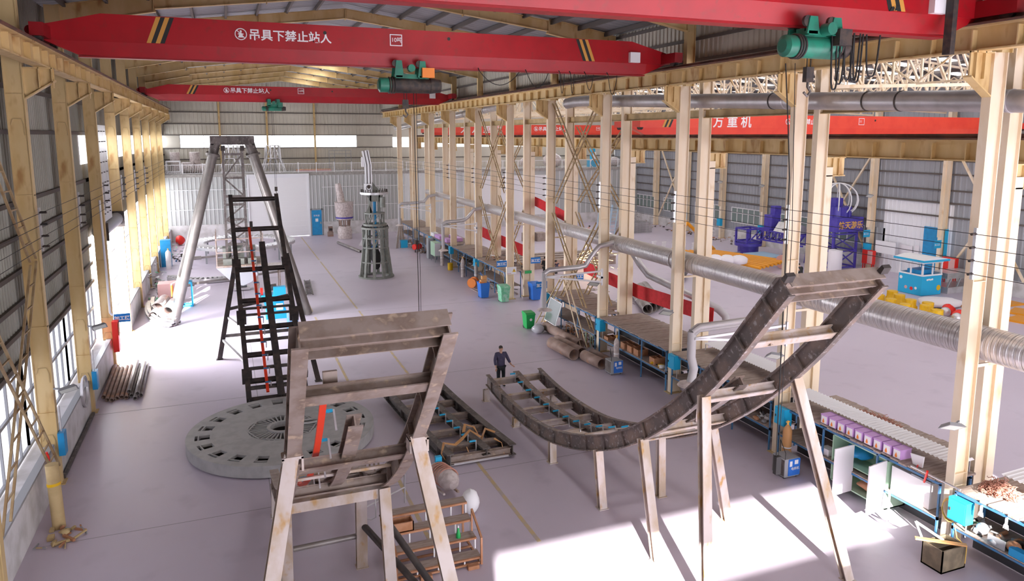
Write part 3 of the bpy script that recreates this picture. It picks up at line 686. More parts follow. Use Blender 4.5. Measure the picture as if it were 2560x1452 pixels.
# ================================================================ ducts
M['galvrib'] = sheet('spiral_duct_sheet', (0.68, 0.65, 0.66), (0.58, 0.55, 0.55), 'Y', 0.16, 0.32, 0.45)
t = thing('spiral_duct', 'long galvanised spiral air duct running between the two rows of columns', 'duct', (18.5, 8, 5.25))
segs = [(7.5, 13.3, .45), (13.3, 27.2, .44), (27.2, 33.5, .40), (33.5, 40.0, .36), (40.0, 52, .33), (52, 60, .28), (60, 70, .22)]
for a, b, r in segs:
    m = MB(); m.tube([(18.5, a, 5.66), (18.5, b - .25, 5.66), (18.5, b, 5.66)], [r, r, r * .97], 24, False); m.build('duct_section', M['galvrib'], t)
    if a < 30:
        m = MB()
        for q in range(int((b - a - .3) / .2)): m.tube([(18.5, a + .15 + q * .2, 5.66), (18.5, a + .165 + q * .2, 5.66)], r * 1.012, 24, False)
        m.build('spiral_seams', M['galv'], t)
    m = MB(); m.tube([(18.5, b - .04, 5.66), (18.5, b + .04, 5.66)], r * 1.07, 24); m.build('flange', M['galv'], t)
for k in range(0, 9):
    m = MB(); m.box(18.1, 18.95, Y0 + D * k + .1, Y0 + D * k + .16, 5.06, 5.14); m.build('duct_bracket', M['pale'], t)
t = thing('grey_duct', 'long thick grey pipe high above the second row of columns', 'duct', (18.64, 8, 12.0))
def ptz(y): return 11.95 + (y - 12.9) * .043
m = MB(); m.tube([(18.64, 8, ptz(8)), (18.64, 36, ptz(36)), (18.64, 37.6, ptz(37)), (18.4, 38.4, ptz(37) - .1)], .29, 20); m.build('pipe', M['greyduct'], t)
for y in (12.9, 16.2, 17.4, 20.9, 21.6, 27, 28.2, 33.6): 
    m = MB(); m.tube([(18.64, y, ptz(y)), (18.64, y + .05, ptz(y + .05))], .305, 20); m.build('pipe_band', M['galv'] if y in (12.9, 20.9, 27) else M['dark'], t)
t = thing('silver_duct', 'bright silver pipe sloping down towards the far wall behind the columns', 'duct', (18.75, 50, 13))
m = MB(); m.tube([(18.62, 48.5, 13.2), (18.62, 70, 12.42), (18.62, 84, 11.95)], .27, 16); m.build('pipe', M['galv'], t)
for y in (53, 58, 63, 68, 74):
    m = MB(); m.tube([(18.62, y, 13.2 - (y - 48.5) * .0358), (18.62, y + .06, 13.2 - (y + .06 - 48.5) * .0358)], .29, 16); m.build('pipe_band', M['greyduct'], t)
def arm(y, z, lab, tipx=14.4, hz=2.62, flex=False, r=.13):
    t = thing('extraction_arm', lab, 'duct', (17.5, y, hz - .1), 0, 'fume extraction arms on the front row')
    m = MB(); pts = [(18.2, y - .35, 5.75), (17.3, y - .4, 5.6), (16.9, y - .35, 5.1), (16.6, y - .3, z + .1), (16.2, y - .3, z + .04), (tipx + .25, y - .3, z), (tipx, y - .3, z - .15)]
    m.tube(pts, r, 14); m.build('horizontal_tube', M['galvrib'] if flex else M['galv'], t)
    m = MB(); m.tube([(tipx, y - .3, z - .1), (tipx, y - .3, (z + hz) / 2), (tipx + (.12 if flex else 0), y - .3, hz + .55), (tipx + .02, y - .3, hz + .1)], r * .95, 14); m.build('drop_hose', M['flex'], t)
    m = MB(); m.tube([(tipx + .02, y - .3, hz + .14), (tipx + .02, y - .3, hz + .06), (tipx + .02, y - .3, hz)], [r, r * 2.6, r * 2.9], 20); m.build('hood', M['wrap'], t)
    m = MB(); a = (tipx, y - .45, z - .3)
    m.bar((17.5, y - .4, z - .22), a, .08); m.bar((17.5, y - .4, z - .78), a, .08); m.bar((17.5, y - .4, z - .95), (17.5, y - .4, z - .1), .08); m.box(17.46, 17.58, y - .44, y + .1, z - .6, z - .5); m.build('support_bracket', M['white'], t)
arm(19.5, 4.95, 'flexible grey hose arm with round hood behind the rising curved track', 13.75, 3.05, True, .15)
arm(32.6, 4.55, 'silver arm with straight grey drop and round hood above the green bin', 14.35, 2.55)
arm(52.4, 4.75, 'silver arm with grey drop ending above the green tool cabinet', 14.9, 2.6)
arm(65.6, 5.0, 'farthest silver arm with slanted grey drop near the tall grey tower', 14.6, 3.0)
t = thing('branch_duct', 'silver branch pipe dropping from the spiral duct towards the side hall floor', 'duct', (19.0, 31, 2.7))
m = MB(); m.tube([(18.7, 31.2, 5.3), (19.0, 31.1, 4.8), (19.2, 30.6, 4.3), (20.8, 28.6, 3.35)], .17, 14); m.build('sloping_pipe', M['galv'], t)
m = MB(); m.tube([(20.8, 28.6, 3.35), (21.4, 27.9, 2.98), (21.6, 27.6, 2.7), (21.6, 27.5, 2.3)], .18, 14); m.build('flexible_end', M['flex'], t)
# bare power wires with insulators along both column rows
for x, zz, lab, s in ((17.42, (8.66, 8.32, 7.99, 7.65), 'front row', -1), (-5.3, (8.78, 8.42, 8.06, 7.74), 'left wall', 1)):
    for i, z in enumerate(zz):
        m = MB(); m.tube([(x + s * .08, 2, z), (x + s * .08, 80, z)], .009, 5); m.build('bare_power_wire', M['cable'], None, '%s of four thin bare wires strung along the %s columns' % (['topmost', 'upper middle', 'lower middle', 'lowest'][i], lab), 'wire', 'bare power wires', off=(x, 2, z))
    for k in range(0, 8):
        y = Y0 + D * k - .06; t = thing('insulator_rack', '%s rack of insulators holding the wires on the %s columns' % (ORD[k], lab), 'insulator', (x, y, zz[3]), 0, 'insulator racks')
        m = MB(); m.box(x - .03, x + .03, y - .03, y + .05, zz[3] - .15, zz[0] + .15); m.build('rack_bar', M['galv'], t)
        for z in zz:
            m = MB(); m.tube([(x, y, z), (x + s * .2, y - .03, z)], .035, 8); m.build('insulator', M['dark'], t)
# lattice cross braces between columns
def lattice(a, b, wdir, name_lab, gap=.42, rung=.55):
    A, B, Wd = Vector(a), Vector(b), Vector(wdir).normalized() * gap / 2
    m = MB(); m.bar(A - Wd, B - Wd, .06); m.bar(A + Wd, B + Wd, .06); n = int((B - A).length / rung)
    for i in range(1, n): P = A + (B - A) * i / n; m.bar(P - Wd, P + Wd, .04)
    m.build('lattice_brace', M['brace'], None, name_lab, 'brace', 'ladder-like lattice braces', off=tuple(A))
for k, nm in ((3, 'nearer'), (5, 'farther')):
    ya, yb = Y0 + D * k + .95, Y0 + D * (k + 1) - .3
    for x, row in ((17.8, 'front'), (19.35, 'second')):
        if row == 'second' : zt = 11.6
        else: zt = 12.9
        for z0, z1, pos in ((7.2, zt, 'upper'), (.6, 6.6, 'lower')):
            lattice((x, ya, z0), (x, yb, z1), (0, 1, 0), '%s lattice brace rising away from the camera, %s braced bay, %s row' % (pos, nm, row))
            lattice((x + .1, yb, z0), (x + .1, ya, z1), (0, 1, 0), '%s lattice brace sloping down away from the camera, %s braced bay, %s row' % (pos, nm, row))
for (a, b, p) in (((-5.48, 20.1, 12.9), (-5.48, 25.4, 7.4), 'upper left wall brace sloping down away from the camera'), ((-5.48, 25.4, 7.3), (-5.48, 20.2, 1.5), 'lower left wall brace sloping down towards the camera'),
                  ((-5.4, 20.2, 6.6), (-5.4, 25.4, .7), 'lower left wall brace sloping down to the foot of the yellow column')):
    lattice(a, b, (0, 1, 0), 'rusty lattice ' + p, .75, .75)
for k in (7, 9):
    m = MB(); y = Y0 + D * k - .7
    for s in (-.2, .2): m.bar((-5.35, y + s, 4), (-5.35, y + s, 12.6), .04)
    for i in range(20): m.bar((-5.35, y - .2, 4.2 + i * .42), (-5.35, y + .2, 4.2 + i * .42), .025)
    m.build('wall_ladder', M['tan'], None, 'upright ladder on the left wall by the %s' % ('bright windows' if k == 7 else 'far corner'), 'ladder', 'wall ladders', off=(-5.35, y, 4))
# ================================================================ curved ride tracks
def at_y(prof, y):
    for (a, za), (b, zb) in zip(prof, prof[1:]):
        if min(a, b) <= y <= max(a, b): return za + (zb - za) * (y - a) / (b - a)
    return prof[-1][1]
def smooth(prof, n=4):
    out = []
    P = [prof[0]] + list(prof) + [prof[-1]]
    for i in range(1, len(P) - 2):
        for j in range(n):
            t = j / n; a, b, c, d = P[i - 1], P[i], P[i + 1], P[i + 2]
            out.append(tuple(.5 * (2 * b[q] + (c[q] - a[q]) * t + (2 * a[q] - 5 * b[q] + 4 * c[q] - d[q]) * t * t + (3 * b[q] - a[q] - 3 * c[q] + d[q]) * t ** 3) for q in (0, 1)))
    out.append(prof[-1]); return out
def track(lab, prof, xl, xr, cats, frac, frac_cross, mrail, mcross, h=.44, w=.24, centre=None, red=None, clamps=0, skew=0, stiff=10, cw=.2, ch=.24):
    pr = smooth(prof); y_start = pr[0][0]
    def X(x, y): return x + skew * (y - y_start)
    t = thing('ride_track', lab, cats, ((xl + xr) / 2, pr[0][0], 0))
    L = [0]
    for a, b in zip(pr, pr[1:]): L.append(L[-1] + math.hypot(b[0] - a[0], b[1] - a[1]))
    def at(f):
        s = f * L[-1]
        for i in range(len(pr) - 1):
            if L[i + 1] >= s:
                u = (s - L[i]) / (L[i + 1] - L[i]); y = pr[i][0] + (pr[i + 1][0] - pr[i][0]) * u; z = pr[i][1] + (pr[i + 1][1] - pr[i][1]) * u
                dy, dz = pr[i + 1][0] - pr[i][0], pr[i + 1][1] - pr[i][1]; n = math.hypot(dy, dz); return y, z, dy / n, dz / n
    for x, s in ((xl, -1), (xr, 1)):
        m = MB(); m.ibeam([(X(x, y), y, z) for y, z in pr], w, h, .035, .03)
        for i in range(stiff):
            y, z, dy, dz = at((i + .5) / stiff); a = Vector((X(x, y), y, z)); u = Vector((0, -dz, dy)) * (1 if dy > 0 else -1)
            for q in (-1, 1):
                m.bar(a - u * (h / 2 - .03) + Vector((q * w * .28, 0, 0)), a + u * (h / 2 - .03) + Vector((q * w * .28, 0, 0)), w * .4, .03, (0, dy, dz))
        m.build('side_rail', mrail, t)
    for f in frac_cross:
        y, z, dy, dz = at(f); u = Vector((0, -dz, dy)) * (1 if dy > 0 else -1); o = u * (-h * .12)
        m = MB(); m.ibeam([Vector((X(xl, y) + .03, y, z)) + o, Vector((X(xr, y) - .03, y, z)) + o], cw, ch, .025, .02, u); m.build('cross_beam', mcross, t)
    if centre is not None:
        cx, fa, fb = centre
        pts = []
        for i in range(25):
            y, z, dy, dz = at(fa + (fb - fa) * i / 24); u = Vector((0, -dz, dy)) * (1 if dy > 0 else -1); pts.append(Vector((X(cx, y), y, z)) + u * (h * .22))
        m = MB(); m.ibeam(pts, .28, .26, .03, .03); m.build('centre_beam', mrail, t)
    if red is not None:
        cx, fa, fb = red; pts = []
        for i in range(17):
            y, z, dy, dz = at(fa + (fb - fa) * i / 16); u = Vector((0, -dz, dy)) * (1 if dy > 0 else -1); pts.append(Vector((X(cx, y), y, z)) + u * (h * .45))
        m = MB(); m.path(pts, .12, .06); m.build('red_guide_rail', M['redpaint2'], t)
    if clamps:
        cx, n, fa, fb, mm = clamps
        for i in range(n):
            y, z, dy, dz = at(fa + (fb - fa) * (i + .5) / n); u = Vector((0, -dz, dy)) * (1 if dy > 0 else -1); a = Vector((X(cx, y), y, z))
            m = MB(); m.bar(a + u * .34 - Vector((.22, 0, 0)), a + u * .34, .05, .05, u); c = m.build('rail_clamp', mm, t)
            m = MB(); m.bar(a + Vector((.02, 0, 0)) + u * -.05, a + Vector((.02, 0, 0)) + u * .36, .035); m.build('clamp_post', M['galv'], c)
    return t, at, X
PROF = [(28.4, .78), (26.8, .62), (25.2, .58), (23.5, .66), (22, .86), (20.5, 1.24), (19.2, 1.68), (18, 2.18), (16.9, 2.74), (15.7, 3.5), (14.5, 4.42), (13.4, 5.42), (12.5, 6.38), (11.7, 7.36), (11.0, 8.2)]
t, at, X = track('large curved steel ride track sweeping up to the right on tall props', PROF, 10.0, 12.4, 'ride track', None, (.01, .09, .17, .25, .33, .40, .47, .54, .60, .665, .785, .912), M['trackdark'], M['steelpale'], h=.48, w=.17, centre=(11.3, -.0, .80), clamps=(11.08, 14, .0, .62, M['skyblue']), stiff=16)
y, z, dy, dz = at(.992)
for o in (-.13, .13):
    m = MB(); m.ibeam([(10.0, y + o * dy, z + o * dz + .05), (12.4, y + o * dy, z + o * dz + .05)], .30, .27, .02, .03, (0, dy, dz)); m.build('top_beam', M['steelbrown'], t)
m = MB(); m.bar((10.02, 19.35, 1.85), (12.38, 19.35, 1.85), .09); m.build('loose_tie_bar', M['steelpale'], t)
m = MB(); m.bar((10.45, 12.42, 6.62), (10.65, 12.0, 6.72), .22, .05); m.build('welded_plate', M['steelbrown'], t)
for x in (9.95, 12.4):
    m = MB(); m.prism([(10.98, 8.36), (10.86, 8.5), (10.8, 8.44), (10.88, 8.3)], x - .1, x + .1, 'X'); m.build('end_plate', M['darksteel'], t)
def prop(par, p, q, w=.24, d=.2, name='prop', m_=None, plate=True):
    m = MB(); m.sect([p, q], [(-w / 2, -d / 2), (w / 2, -d / 2), (w / 2, -d / 2 + .03), (.02, -d / 2 + .03), (.02, d / 2 - .03), (w / 2, d / 2 - .03), (w / 2, d / 2), (-w / 2, d / 2), (-w / 2, d / 2 - .03), (-.02, d / 2 - .03), (-.02, -d / 2 + .03), (-w / 2, -d / 2 + .03)], (0, 1, 0))
    if plate:
        m.box(q[0] - .16, q[0] + .16, q[1] - .14, q[1] + .14, q[2], q[2] + .02)
    o = m.build(name, m_ or M['steelpale'], par); return o
for p, q in (((9.95, 13.35, 5.2), (10.05, 13.05, 0)), ((12.45, 13.2, 5.4), (14.1, 12.75, 0)), ((9.95, 15.9, 3.15), (10.05, 15.2, 0)), ((9.95, 18.35, 1.8), (10.05, 18.2, 0)), ((12.4, 16.2, 3.0), (13.1, 16.25, 0)), ((12.1, 18.3, 1.9), (12.1, 18.2, 0)), ((9.98, 21.7, .7), (9.95, 21.6, 0)),
             ((9.95, 25.0, .36), (9.95, 25, 0)), ((9.8, 28.0, .5), (9.8, 28.0, 0)), ((12.4, 26.9, .4), (12.4, 26.9, 0)), ((12.4, 21.9, .6), (12.4, 21.9, 0))): prop(t, p, q)
m = MB(); m.bar((9.95, 13.5, 5.05), (12.1, 16.5, 2.9), .1); m.build('diagonal_brace', M['steelpale'], t)
# left curved track seen from its rising end
PL = [(21.9, .95), (20.5, 1.3), (19.2, 1.72), (18, 2.2), (16.9, 2.78), (15.7, 3.5), (14.5, 4.4), (13.4, 5.4), (12.5, 6.35), (11.7, 7.3), (11.05, 8.1)]
t, at, X = track('curved steel ride track rising towards the camera in the left foreground', PL, .9, 3.22, 'ride track', None, (.02, .15, .29, .45, .655, .88), M['steelbrown'], M['steelbrown'], h=.44, w=.25, centre=(2.0, .0, .775), red=(1.40, .05, .845), clamps=(1.62, 6, .2, .83, M['skyblue']), stiff=9, cw=.26, ch=.24)
y, z, dy, dz = at(.99)
for o in (-.14, .14):
    m = MB(); m.ibeam([(.9, y + o * dy, z + o * dz + .02), (3.22, y + o * dy, z + o * dz + .02)], .32, .28, .02, .03, (0, dy, dz)); m.build('top_beam', M['steelbrown'], t)
m = MB(); m.box(1.36, 1.6, 12.2, 12.28, 6.75, 7.15); m.build('upright_bracket', M['steelbrown'], t)
m = MB(); m.bar((.98, 15.3, 3.85), (3.1, 15.3, 3.85), .06); m.build('tie_bar', M['steelpale'], t); m = MB(); m.bar((.98, 19.9, 1.75), (3.1, 19.9, 1.75), .06); m.build('tie_bar', M['steelpale'], t)
for p, q in (((.86, 13.35, 5.28), (-.45, 11.0, 0)), ((3.2, 13.3, 5.34), (4.02, 11.75, 0)), ((.92, 17.2, 2.4), (.92, 17.75, 0)), ((3.18, 16.6, 2.7), (3.25, 16.35, 0)), ((2.78, 17.6, 2.2), (2.78, 17.82, 0)), ((.92, 21.5, .85), (.88, 21.3, 0)), ((3.2, 21.6, .85), (3.2, 21.6, 0))): prop(t, p, q, .27, .22)
for x in (.88, 3.24):
    m = MB(); m.box(x - .19, x + .19, 13.2, 13.5, 5.24, 5.29); m.box(x - .19, x - .15, 13.2, 13.5, 5.0, 5.28); m.box(x + .15, x + .19, 13.2, 13.5, 5.0, 5.28); m.build('prop_cap', M['steelpale'], t)
m = MB(); m.box(.9, 3.3, 16.55, 16.8, 2.45, 2.7); m.build('support_beam', M['steelpale'], t)
for p, q in (((2.8, 17.7, 1.25), (4.05, 15.6, .1)), ((3.2, 17.1, 1.75), (4.35, 15.2, .1))):
    m = MB(); m.tube([p, q], .085, 12); m.build('pipe_strut', M['darksteel'], t)
m = MB(); m.tube([(1.1, 17.9, .8), (2.7, 17.85, .85)], .07, 12); m.build('tie_pipe', M['pipe'], t)
# tall straight track leaning away in the middle
PS = [(30.75, .3), (34, 2.65), (38.7, 6.1), (40.8, 7.95)]
t, at, X = track('tall dark steel ride track leaning up away from the camera with a red strip', PS, .45, 2.72, 'ride track', None, (.005, .08, .19, .31, .44, .60, .82, .985), M['darksteel'], M['darksteel'], h=.3, w=.2, centre=(1.72, .0, .73), red=(1.2, .02, .815), clamps=(1.34, 12, .02, .7, M['deepblue']), skew=-.022, stiff=2, cw=.17, ch=.17)
for f, w2 in ((.05, .14), (.13, .12), (.25, .12), (.37, .1), (.40, .1)):
    y, z, dy, dz = at(f); m = MB(); m.bar((X(.5, y), y, z), (X(2.7, y), y, z), w2); m.build('step_bar', M['darksteel'], t)
for p, q in (((.32, 37.9, 5.2), (-.72, 38.35, 0)), ((2.7, 37.9, 5.2), (3.5, 33.2, 0))): prop(t, p, q, .22, .2, 'leaning_leg', M['darksteel'])
m = MB(); m.bar((-.1, 38.1, 2.6), (2.85, 37.2, 3.3), .14); m.bar((-.45, 38.25, 1.2), (2.6, 35.6, 1.9), .14); m.build('leg_tie', M['darksteel'], t)
m = MB(); m.bar((-.2, 38.15, 2.15), (.42, 34.2, 2.5), .11); m.bar((-.5, 38.25, 1.0), (.42, 32.6, 1.4), .11); m.build('leg_brace', M['galv'], t)
for f in (.36, .1, .62):
    y, z, dy, dz = at(f)
    for x in (.45, 2.72): m = MB(); m.bar(Vector((X(x, y), y, z)) - Vector((0, dy, dz)) * .25, Vector((X(x, y), y, z)) + Vector((0, dy, dz)) * .25, .4, .42); m.build('splice_plate', M['darksteel'], t)
m = MB(); m.box(1.05, 1.2, 39.0, 39.15, 6.45, 6.8); m.build('rail_stop', M['dark'], t)
for x in (.45, 2.72):
    m = MB(); m.bar((x, 31.2, .0), (x, 31.2, .5), .2); m.build('foot', M['darksteel'], t)
# curved piece lying on the floor
PF = [(29.9, .52), (28, .38), (26, .30), (24, .28), (22.4, .30)]
t, at, X = track('short curved steel track lying on the floor behind the left prop', PF, 5.75, 8.0, 'ride track', None, (.04, .15, .32, .5, .68, .86, .98), M['steel'], M['steelbrown'], h=.40, w=.26, centre=(7.05, .1, 1), clamps=(6.85, 8, .25, .98, M['skyblue']), skew=-.108, stiff=4)
m = MB(); m.box(5.8, 8.0, 29.6, 29.75, .05, .3) if False else m.bar((6.55, 22.5, .1), (8.75, 22.5, .1), .08); m.build('end_bar', M['galv'], t)
for i, pts in enumerate(([(6.55, 22.9, .05), (6.35, 22.8, .4), (6.5, 23.0, .68), (6.9, 23.0, .55), (7.2, 23.2, .62), (7.6, 23.5, .78), (7.9, 23.2, .6)], [(7.4, 23.6, .7), (7.55, 23.9, .85), (7.85, 23.8, .75), (7.9, 23.5, .6)], [(8.05, 23.6, .3), (8.25, 23.7, .66), (8.55, 23.5, .56)], [(8.3, 22.9, .6), (8.5, 22.7, .5), (8.55, 22.55, .05)], [(7.25, 22.8, .5), (7.3, 22.7, .3), (7.25, 22.6, .06)])):
    m = MB(); m.path(smooth([(p[0], p[1]) for p in pts], 1) and pts, .02, .12, (0, 1, .2)); m.build('lifting_strap', M['tape'], None, 'tan lifting strap draped over the floor track, %s' % ['long one curling over its left rail', 'looped over its centre beam', 'bent over its right rail', 'hanging over its near right end', 'dangling at its near end'][i], 'strap', 'straps on the floor track', off=pts[0])

# ================================================================ large slotted disc
t = thing('slotted_disc', 'huge round grey steel disc with rim slots and spoked centre on the floor', 'disc', (1.5, 27.05, 0))
C = (1.5, 27.05)
m = MB(); m.ring(C, 3.3, 3.08, .05, .46, 96); m.ring(C, 2.42, 1.22, .36, .46, 64)
NS = 20
for i in range(NS):
    a0 = 2 * math.pi * i / NS; half = math.pi / NS
    def sec(r0, r1, a, b, n=4):
        vs = []
        for z in (.36, .46):
            for j in range(n + 1):
                q = a + (b - a) * j / n; vs += [(C[0] + r0 * math.cos(q), C[1] + r0 * math.sin(q), z), (C[0] + r1 * math.cos(q), C[1] + r1 * math.sin(q), z)]
        k = 2 * (n + 1); fs = []
        for j in range(n):
            b0 = 2 * j; fs += [(b0, b0 + 2, b0 + 3, b0 + 1), (k + b0, k + b0 + 1, k + b0 + 3, k + b0 + 2), (b0, k + b0, k + b0 + 2, b0 + 2), (b0 + 1, b0 + 3, k + b0 + 3, k + b0 + 1)]
        fs += [(0, 1, k + 1, k), (k - 2, 2 * k - 2, 2 * k - 1, k - 1)]
        m.add(vs, fs)
    g = .075
    sec(2.42, 3.08, a0 + g, a0 + 2 * half - g)
    sec(2.86, 2.90, a0 - g, a0 + g, 2); sec(2.42, 2.5, a0 - g, a0 + g, 2); sec(3.0, 3.08, a0 - g, a0 + g, 2)
M['disc'] = mat('disc_grey_steel', (0.46, 0.455, 0.45), .6, .1, (.40, .395, .39), 3); m.build('rim_plate', M['disc'], t)
m = MB()
for i in range(40):
    a = 2 * math.pi * i / 40; m.bar((C[0] + .5 * math.cos(a), C[1] + .5 * math.sin(a), .42), (C[0] + 1.24 * math.cos(a), C[1] + 1.24 * math.sin(a), .42), .045, .06)
m.ring(C, 1.25, 1.2, .3, .47, 8)
m.build('spokes', M['disc'], t)
m = MB(); m.ring(C, .56, .44, .3, .5, 32); m.build('hub_ring', M['disc'], t)
m = MB(); pts = [(C[0] + .9 + .45 * math.cos(q * math.pi / 12), C[1] + .1 + .16 * math.sin(q * math.pi / 12), .5) for q in range(25)]; m.tube(pts, .05, 8, False); m.build('oval_tube', M['disc'], t)
m = MB(); m.cyl(C, 3.0, .02, .06, 48); m.build('slot_shade_sheet', M['darksteel'], t)  # dark sheet added under the disc so its openings look shaded

# ================================================================ mobile steps
t = thing('mobile_steps', 'four-tier rusty white tubular platform steps in the foreground', 'steps', (4.55, 17, 0))
ST = [(16.75, .24), (17.15, .56), (17.55, .86), (17.95, 1.16)]
for i, (y, z) in enumerate(ST):
    m = MB(); m.box(3.45, 5.7, y, y + .36, z - .04, z); m.build('tread', M['wood'], t)
    m = MB(); m.bar((3.45, y, z - .02), (5.7, y, z - .02), .05); m.build('tread_frame', M['crate'], t); m = MB(); m.bar((3.45, y, .08), (5.7, y, .08), .05); m.build('floor_rail', M['crate'], t)
    for x in (3.48, 4.0, 4.55, 4.75, 5.25, 5.67):
        m = MB(); m.bar((x, y + .02, z - .32 if i else .06), (x, y + .02, z - .04), .035); m.build('post', M['white'], t)
for x in (3.46, 5.69):
    m = MB(); m.bar((x, 16.75, .05), (x, 18.3, .05), .05); m.bar((x, 18.3, .05), (x, 18.3, 1.14), .05); m.bar((x, 16.7, .05), (x, 16.7, .8), .05); m.bar((x, 16.7, .79), (x, 17.5, 1.18), .05); m.bar((x, 17.5, .3), (x, 17.5, 1.18), .04); m.build('side_frame', M['crate'], t)
for x in (4.2, 5.45):
    m = MB(); m.box(x - .15, x + .15, 16.6, 16.72, .0, .1); m.build('fork_pocket', M['crate'], t)
m = MB(); b = (3.55, 17.55, 1.16)
m.box(3.52, 4.12, 17.56, 17.6, .86, 1.12); m.box(3.52, 4.12, 17.86, 17.9, .86, 1.12); m.box(3.52, 3.55, 17.56, 17.9, .86, 1.12); m.box(4.09, 4.12, 17.56, 17.9, .86, 1.12); m.box(3.52, 4.12, 17.56, 17.9, .86, .89)
m.build('tool_tray', M['crate'], None, 'open rusty brown box standing on the steps', 'box', off=(3.8, 17.7, .86))
t = thing('bottle', 'small green bottle standing on the second lowest step', 'bottle', (5.25, 17.3, .56))
m = MB(); m.tube([(5.25, 17.3, .56), (5.25, 17.3, .66), (5.25, 17.3, .72), (5.25, 17.3, .84)], [.06, .06, .04, .02], 12); m.build('body', M['bingreen'], t)
m = MB(); m.cyl((5.25, 17.3), .022, .84, .9, 8); m.build('cap', M['white'], t)
# tanks, hose and guard rail behind the steps
t = thing('gas_tank', 'brown pressure tank wrapped in thin red hose behind the steps', 'tank', (5.9, 21.0, 0))
m = MB(); m.tube([(5.75, 21.6, .5), (5.8, 21.4, .52), (6.0, 20.5, .52), (6.05, 20.3, .5)], [.18, .3, .3, .16], 16); m.build('tank_body', M['wrap'], t)
m = MB()
for j in range(6): m.torus((5.83 + .03 * j, 21.25 - .1 * j, .52), .33, .02, 20, 'Y')
m.build('hose', M['copper'], t)
m = MB(); m.box(5.75, 5.95, 21.3, 21.45, .78, 1.0); m.build('valve', M['skyblue'], t)
for x in (5.7, 6.15): m = MB(); m.bar((x, 21.4, .0), (x, 20.2, .3), .06); m.build('skid', M['steelpale'], t)
m = MB(); m.blob((6.25, 19.35, .38), (.55, .6, .76), 3, amp=.08); m.build('white_drum', M['white'], None, 'white bulging drum standing beside the steps', 'drum', off=(6.25, 19.35, 0))
t = thing('guard_frame', 'galvanised tube guard frame standing under the left curved track', 'frame', (4.0, 20.3, 0))
m = MB(); m.tube([(3.25, 19.9, 0), (3.25, 19.9, 1.0), (4.6, 20.7, 1.0), (4.6, 20.7, 0)], .03, 8); m.tube([(3.25, 19.9, .5), (4.6, 20.7, .5)], .025, 8); m.build('tube_frame', M['galv'], t)
m = MB(); m.tube([(3.45, 19.8, .95), (3.5, 19.6, .9), (3.5, 19.6, .3), (3.4, 19.8, .15), (3.3, 19.9, .15)], .02, 6); m.build('wire_loop', M['galv'], t)
t = thing('steel_off_cuts', 'bundle of thin steel bars lying under the left curved track', 'bars', (3.9, 23, 0))
for i in range(7):
    m = MB(); m.bar((3.2 + i * .14, 21.6, .1 + .02 * (i % 3)), (3.45 + i * .15, 23.6, .12), .06); m.build('bar', M['steelbrown'], t)

# ================================================================ pipe stack by the left wall
px = [(-5.42, .09), (-5.24, .09), (-5.06, .09), (-4.88, .09), (-4.70, .09), (-4.52, .09), (-4.34, .09), (-4.16, .09), (-3.98, .09), (-4.43, .25), (-4.07, .25)]
wh = ['nearest the wall', 'second from the wall', 'third from the wall', 'fourth from the wall', 'fifth from the wall', 'sixth from the wall', 'seventh from the wall', 'eighth from the wall', 'farthest from the wall', 'in the upper layer, nearer the wall', 'in the upper layer, farther from the wall']
for i, (x, z) in enumerate(px):
    a = 33.8 + (.3 if i % 3 == 0 else 0) - .12 * (i % 4); m = MB(); m.hollow((x + .12, a, z), (x, a + 4.7, z), .085, .012, 14)
    m.build('steel_pipe', M['rustpipe'] if i < 6 else M['pipe'], None, '%s pipe of the wall-side stack, %s' % ('brown' if i < 6 else 'greyish', wh[i]), 'pipe', 'pipe stack by the left wall', off=(x, a, z - .085))
# ================================================================ large pipes beside the bench
for i, (a, b, r, lab) in enumerate((((15.75, 31.7, .3), (15.6, 34.1, .3), .3, 'thick short rusty pipe on the floor, left of the front pair'), ((16.28, 31.9, .29), (16.1, 34.5, .29), .27, 'thick short rusty pipe on the floor, right of the front pair'),
                                    ((16.85, 33.2, .3), (16.7, 37.3, .3), .26, 'long rusty pipe on the floor beside the bench with the mirror panel'),
                                    ((16.35, 29.9, .28), (16.2, 31.5, .28), .27, 'rusty pipe lying behind the blue welding set, the nearer one'), ((16.95, 29.9, .25), (16.8, 31.8, .25), .22, 'rusty pipe lying behind the blue welding set, the farther one'))):
    m = MB(); m.hollow(a, b, r, .03, 20); m.build('steel_pipe', M['rustpipe'], None, lab, 'pipe', 'thick pipes on the floor', off=(a[0], a[1], a[2] - r))

# ================================================================ grey ride tower
TX, TY = 10.85, 57.3
t = thing('ride_tower', 'tall grey-green tapering steel tower with a pale bent arm on top', 'tower', (TX, TY, 0))
m = MB(); m.ring((TX, TY), 1.4, .95, 0, .12, 40); m.build('base_ring', M['tower'], t)
m = MB()
for i in range(10):
    a = 2 * math.pi * i / 10; c, s = math.cos(a), math.sin(a)
    m.bar((TX + 1.22 * c, TY + 1.22 * s, .1), (TX + .95 * c, TY + .95 * s, 2.3), .22, .18, (c, s, 0)); m.bar((TX + .95 * c, TY + .95 * s, 2.3), (TX + .95 * c, TY + .95 * s, 3.85), .18, .14, (c, s, 0))
    a2 = 2 * math.pi * (i + 1) / 10
    if i % 2: m.bar((TX + .95 * c, TY + .95 * s, 2.4), (TX + .95 * math.cos(a2), TY + .95 * math.sin(a2), 3.8), .1)
for r, z in ((1.1, 1.2), (.97, 2.35), (.97, 3.1)): m.ring((TX, TY), r + .04, r - .06, z, z + .1, 24)
m.build('leg_frame', M['tower'], t)
m = MB(); m.ring((TX, TY), 1.08, .7, 3.85, 4.0, 32); m.ring((TX, TY), .92, .6, 4.1, 4.26, 32); m.build('slewing_ring', M['tower'], t)
m = MB()
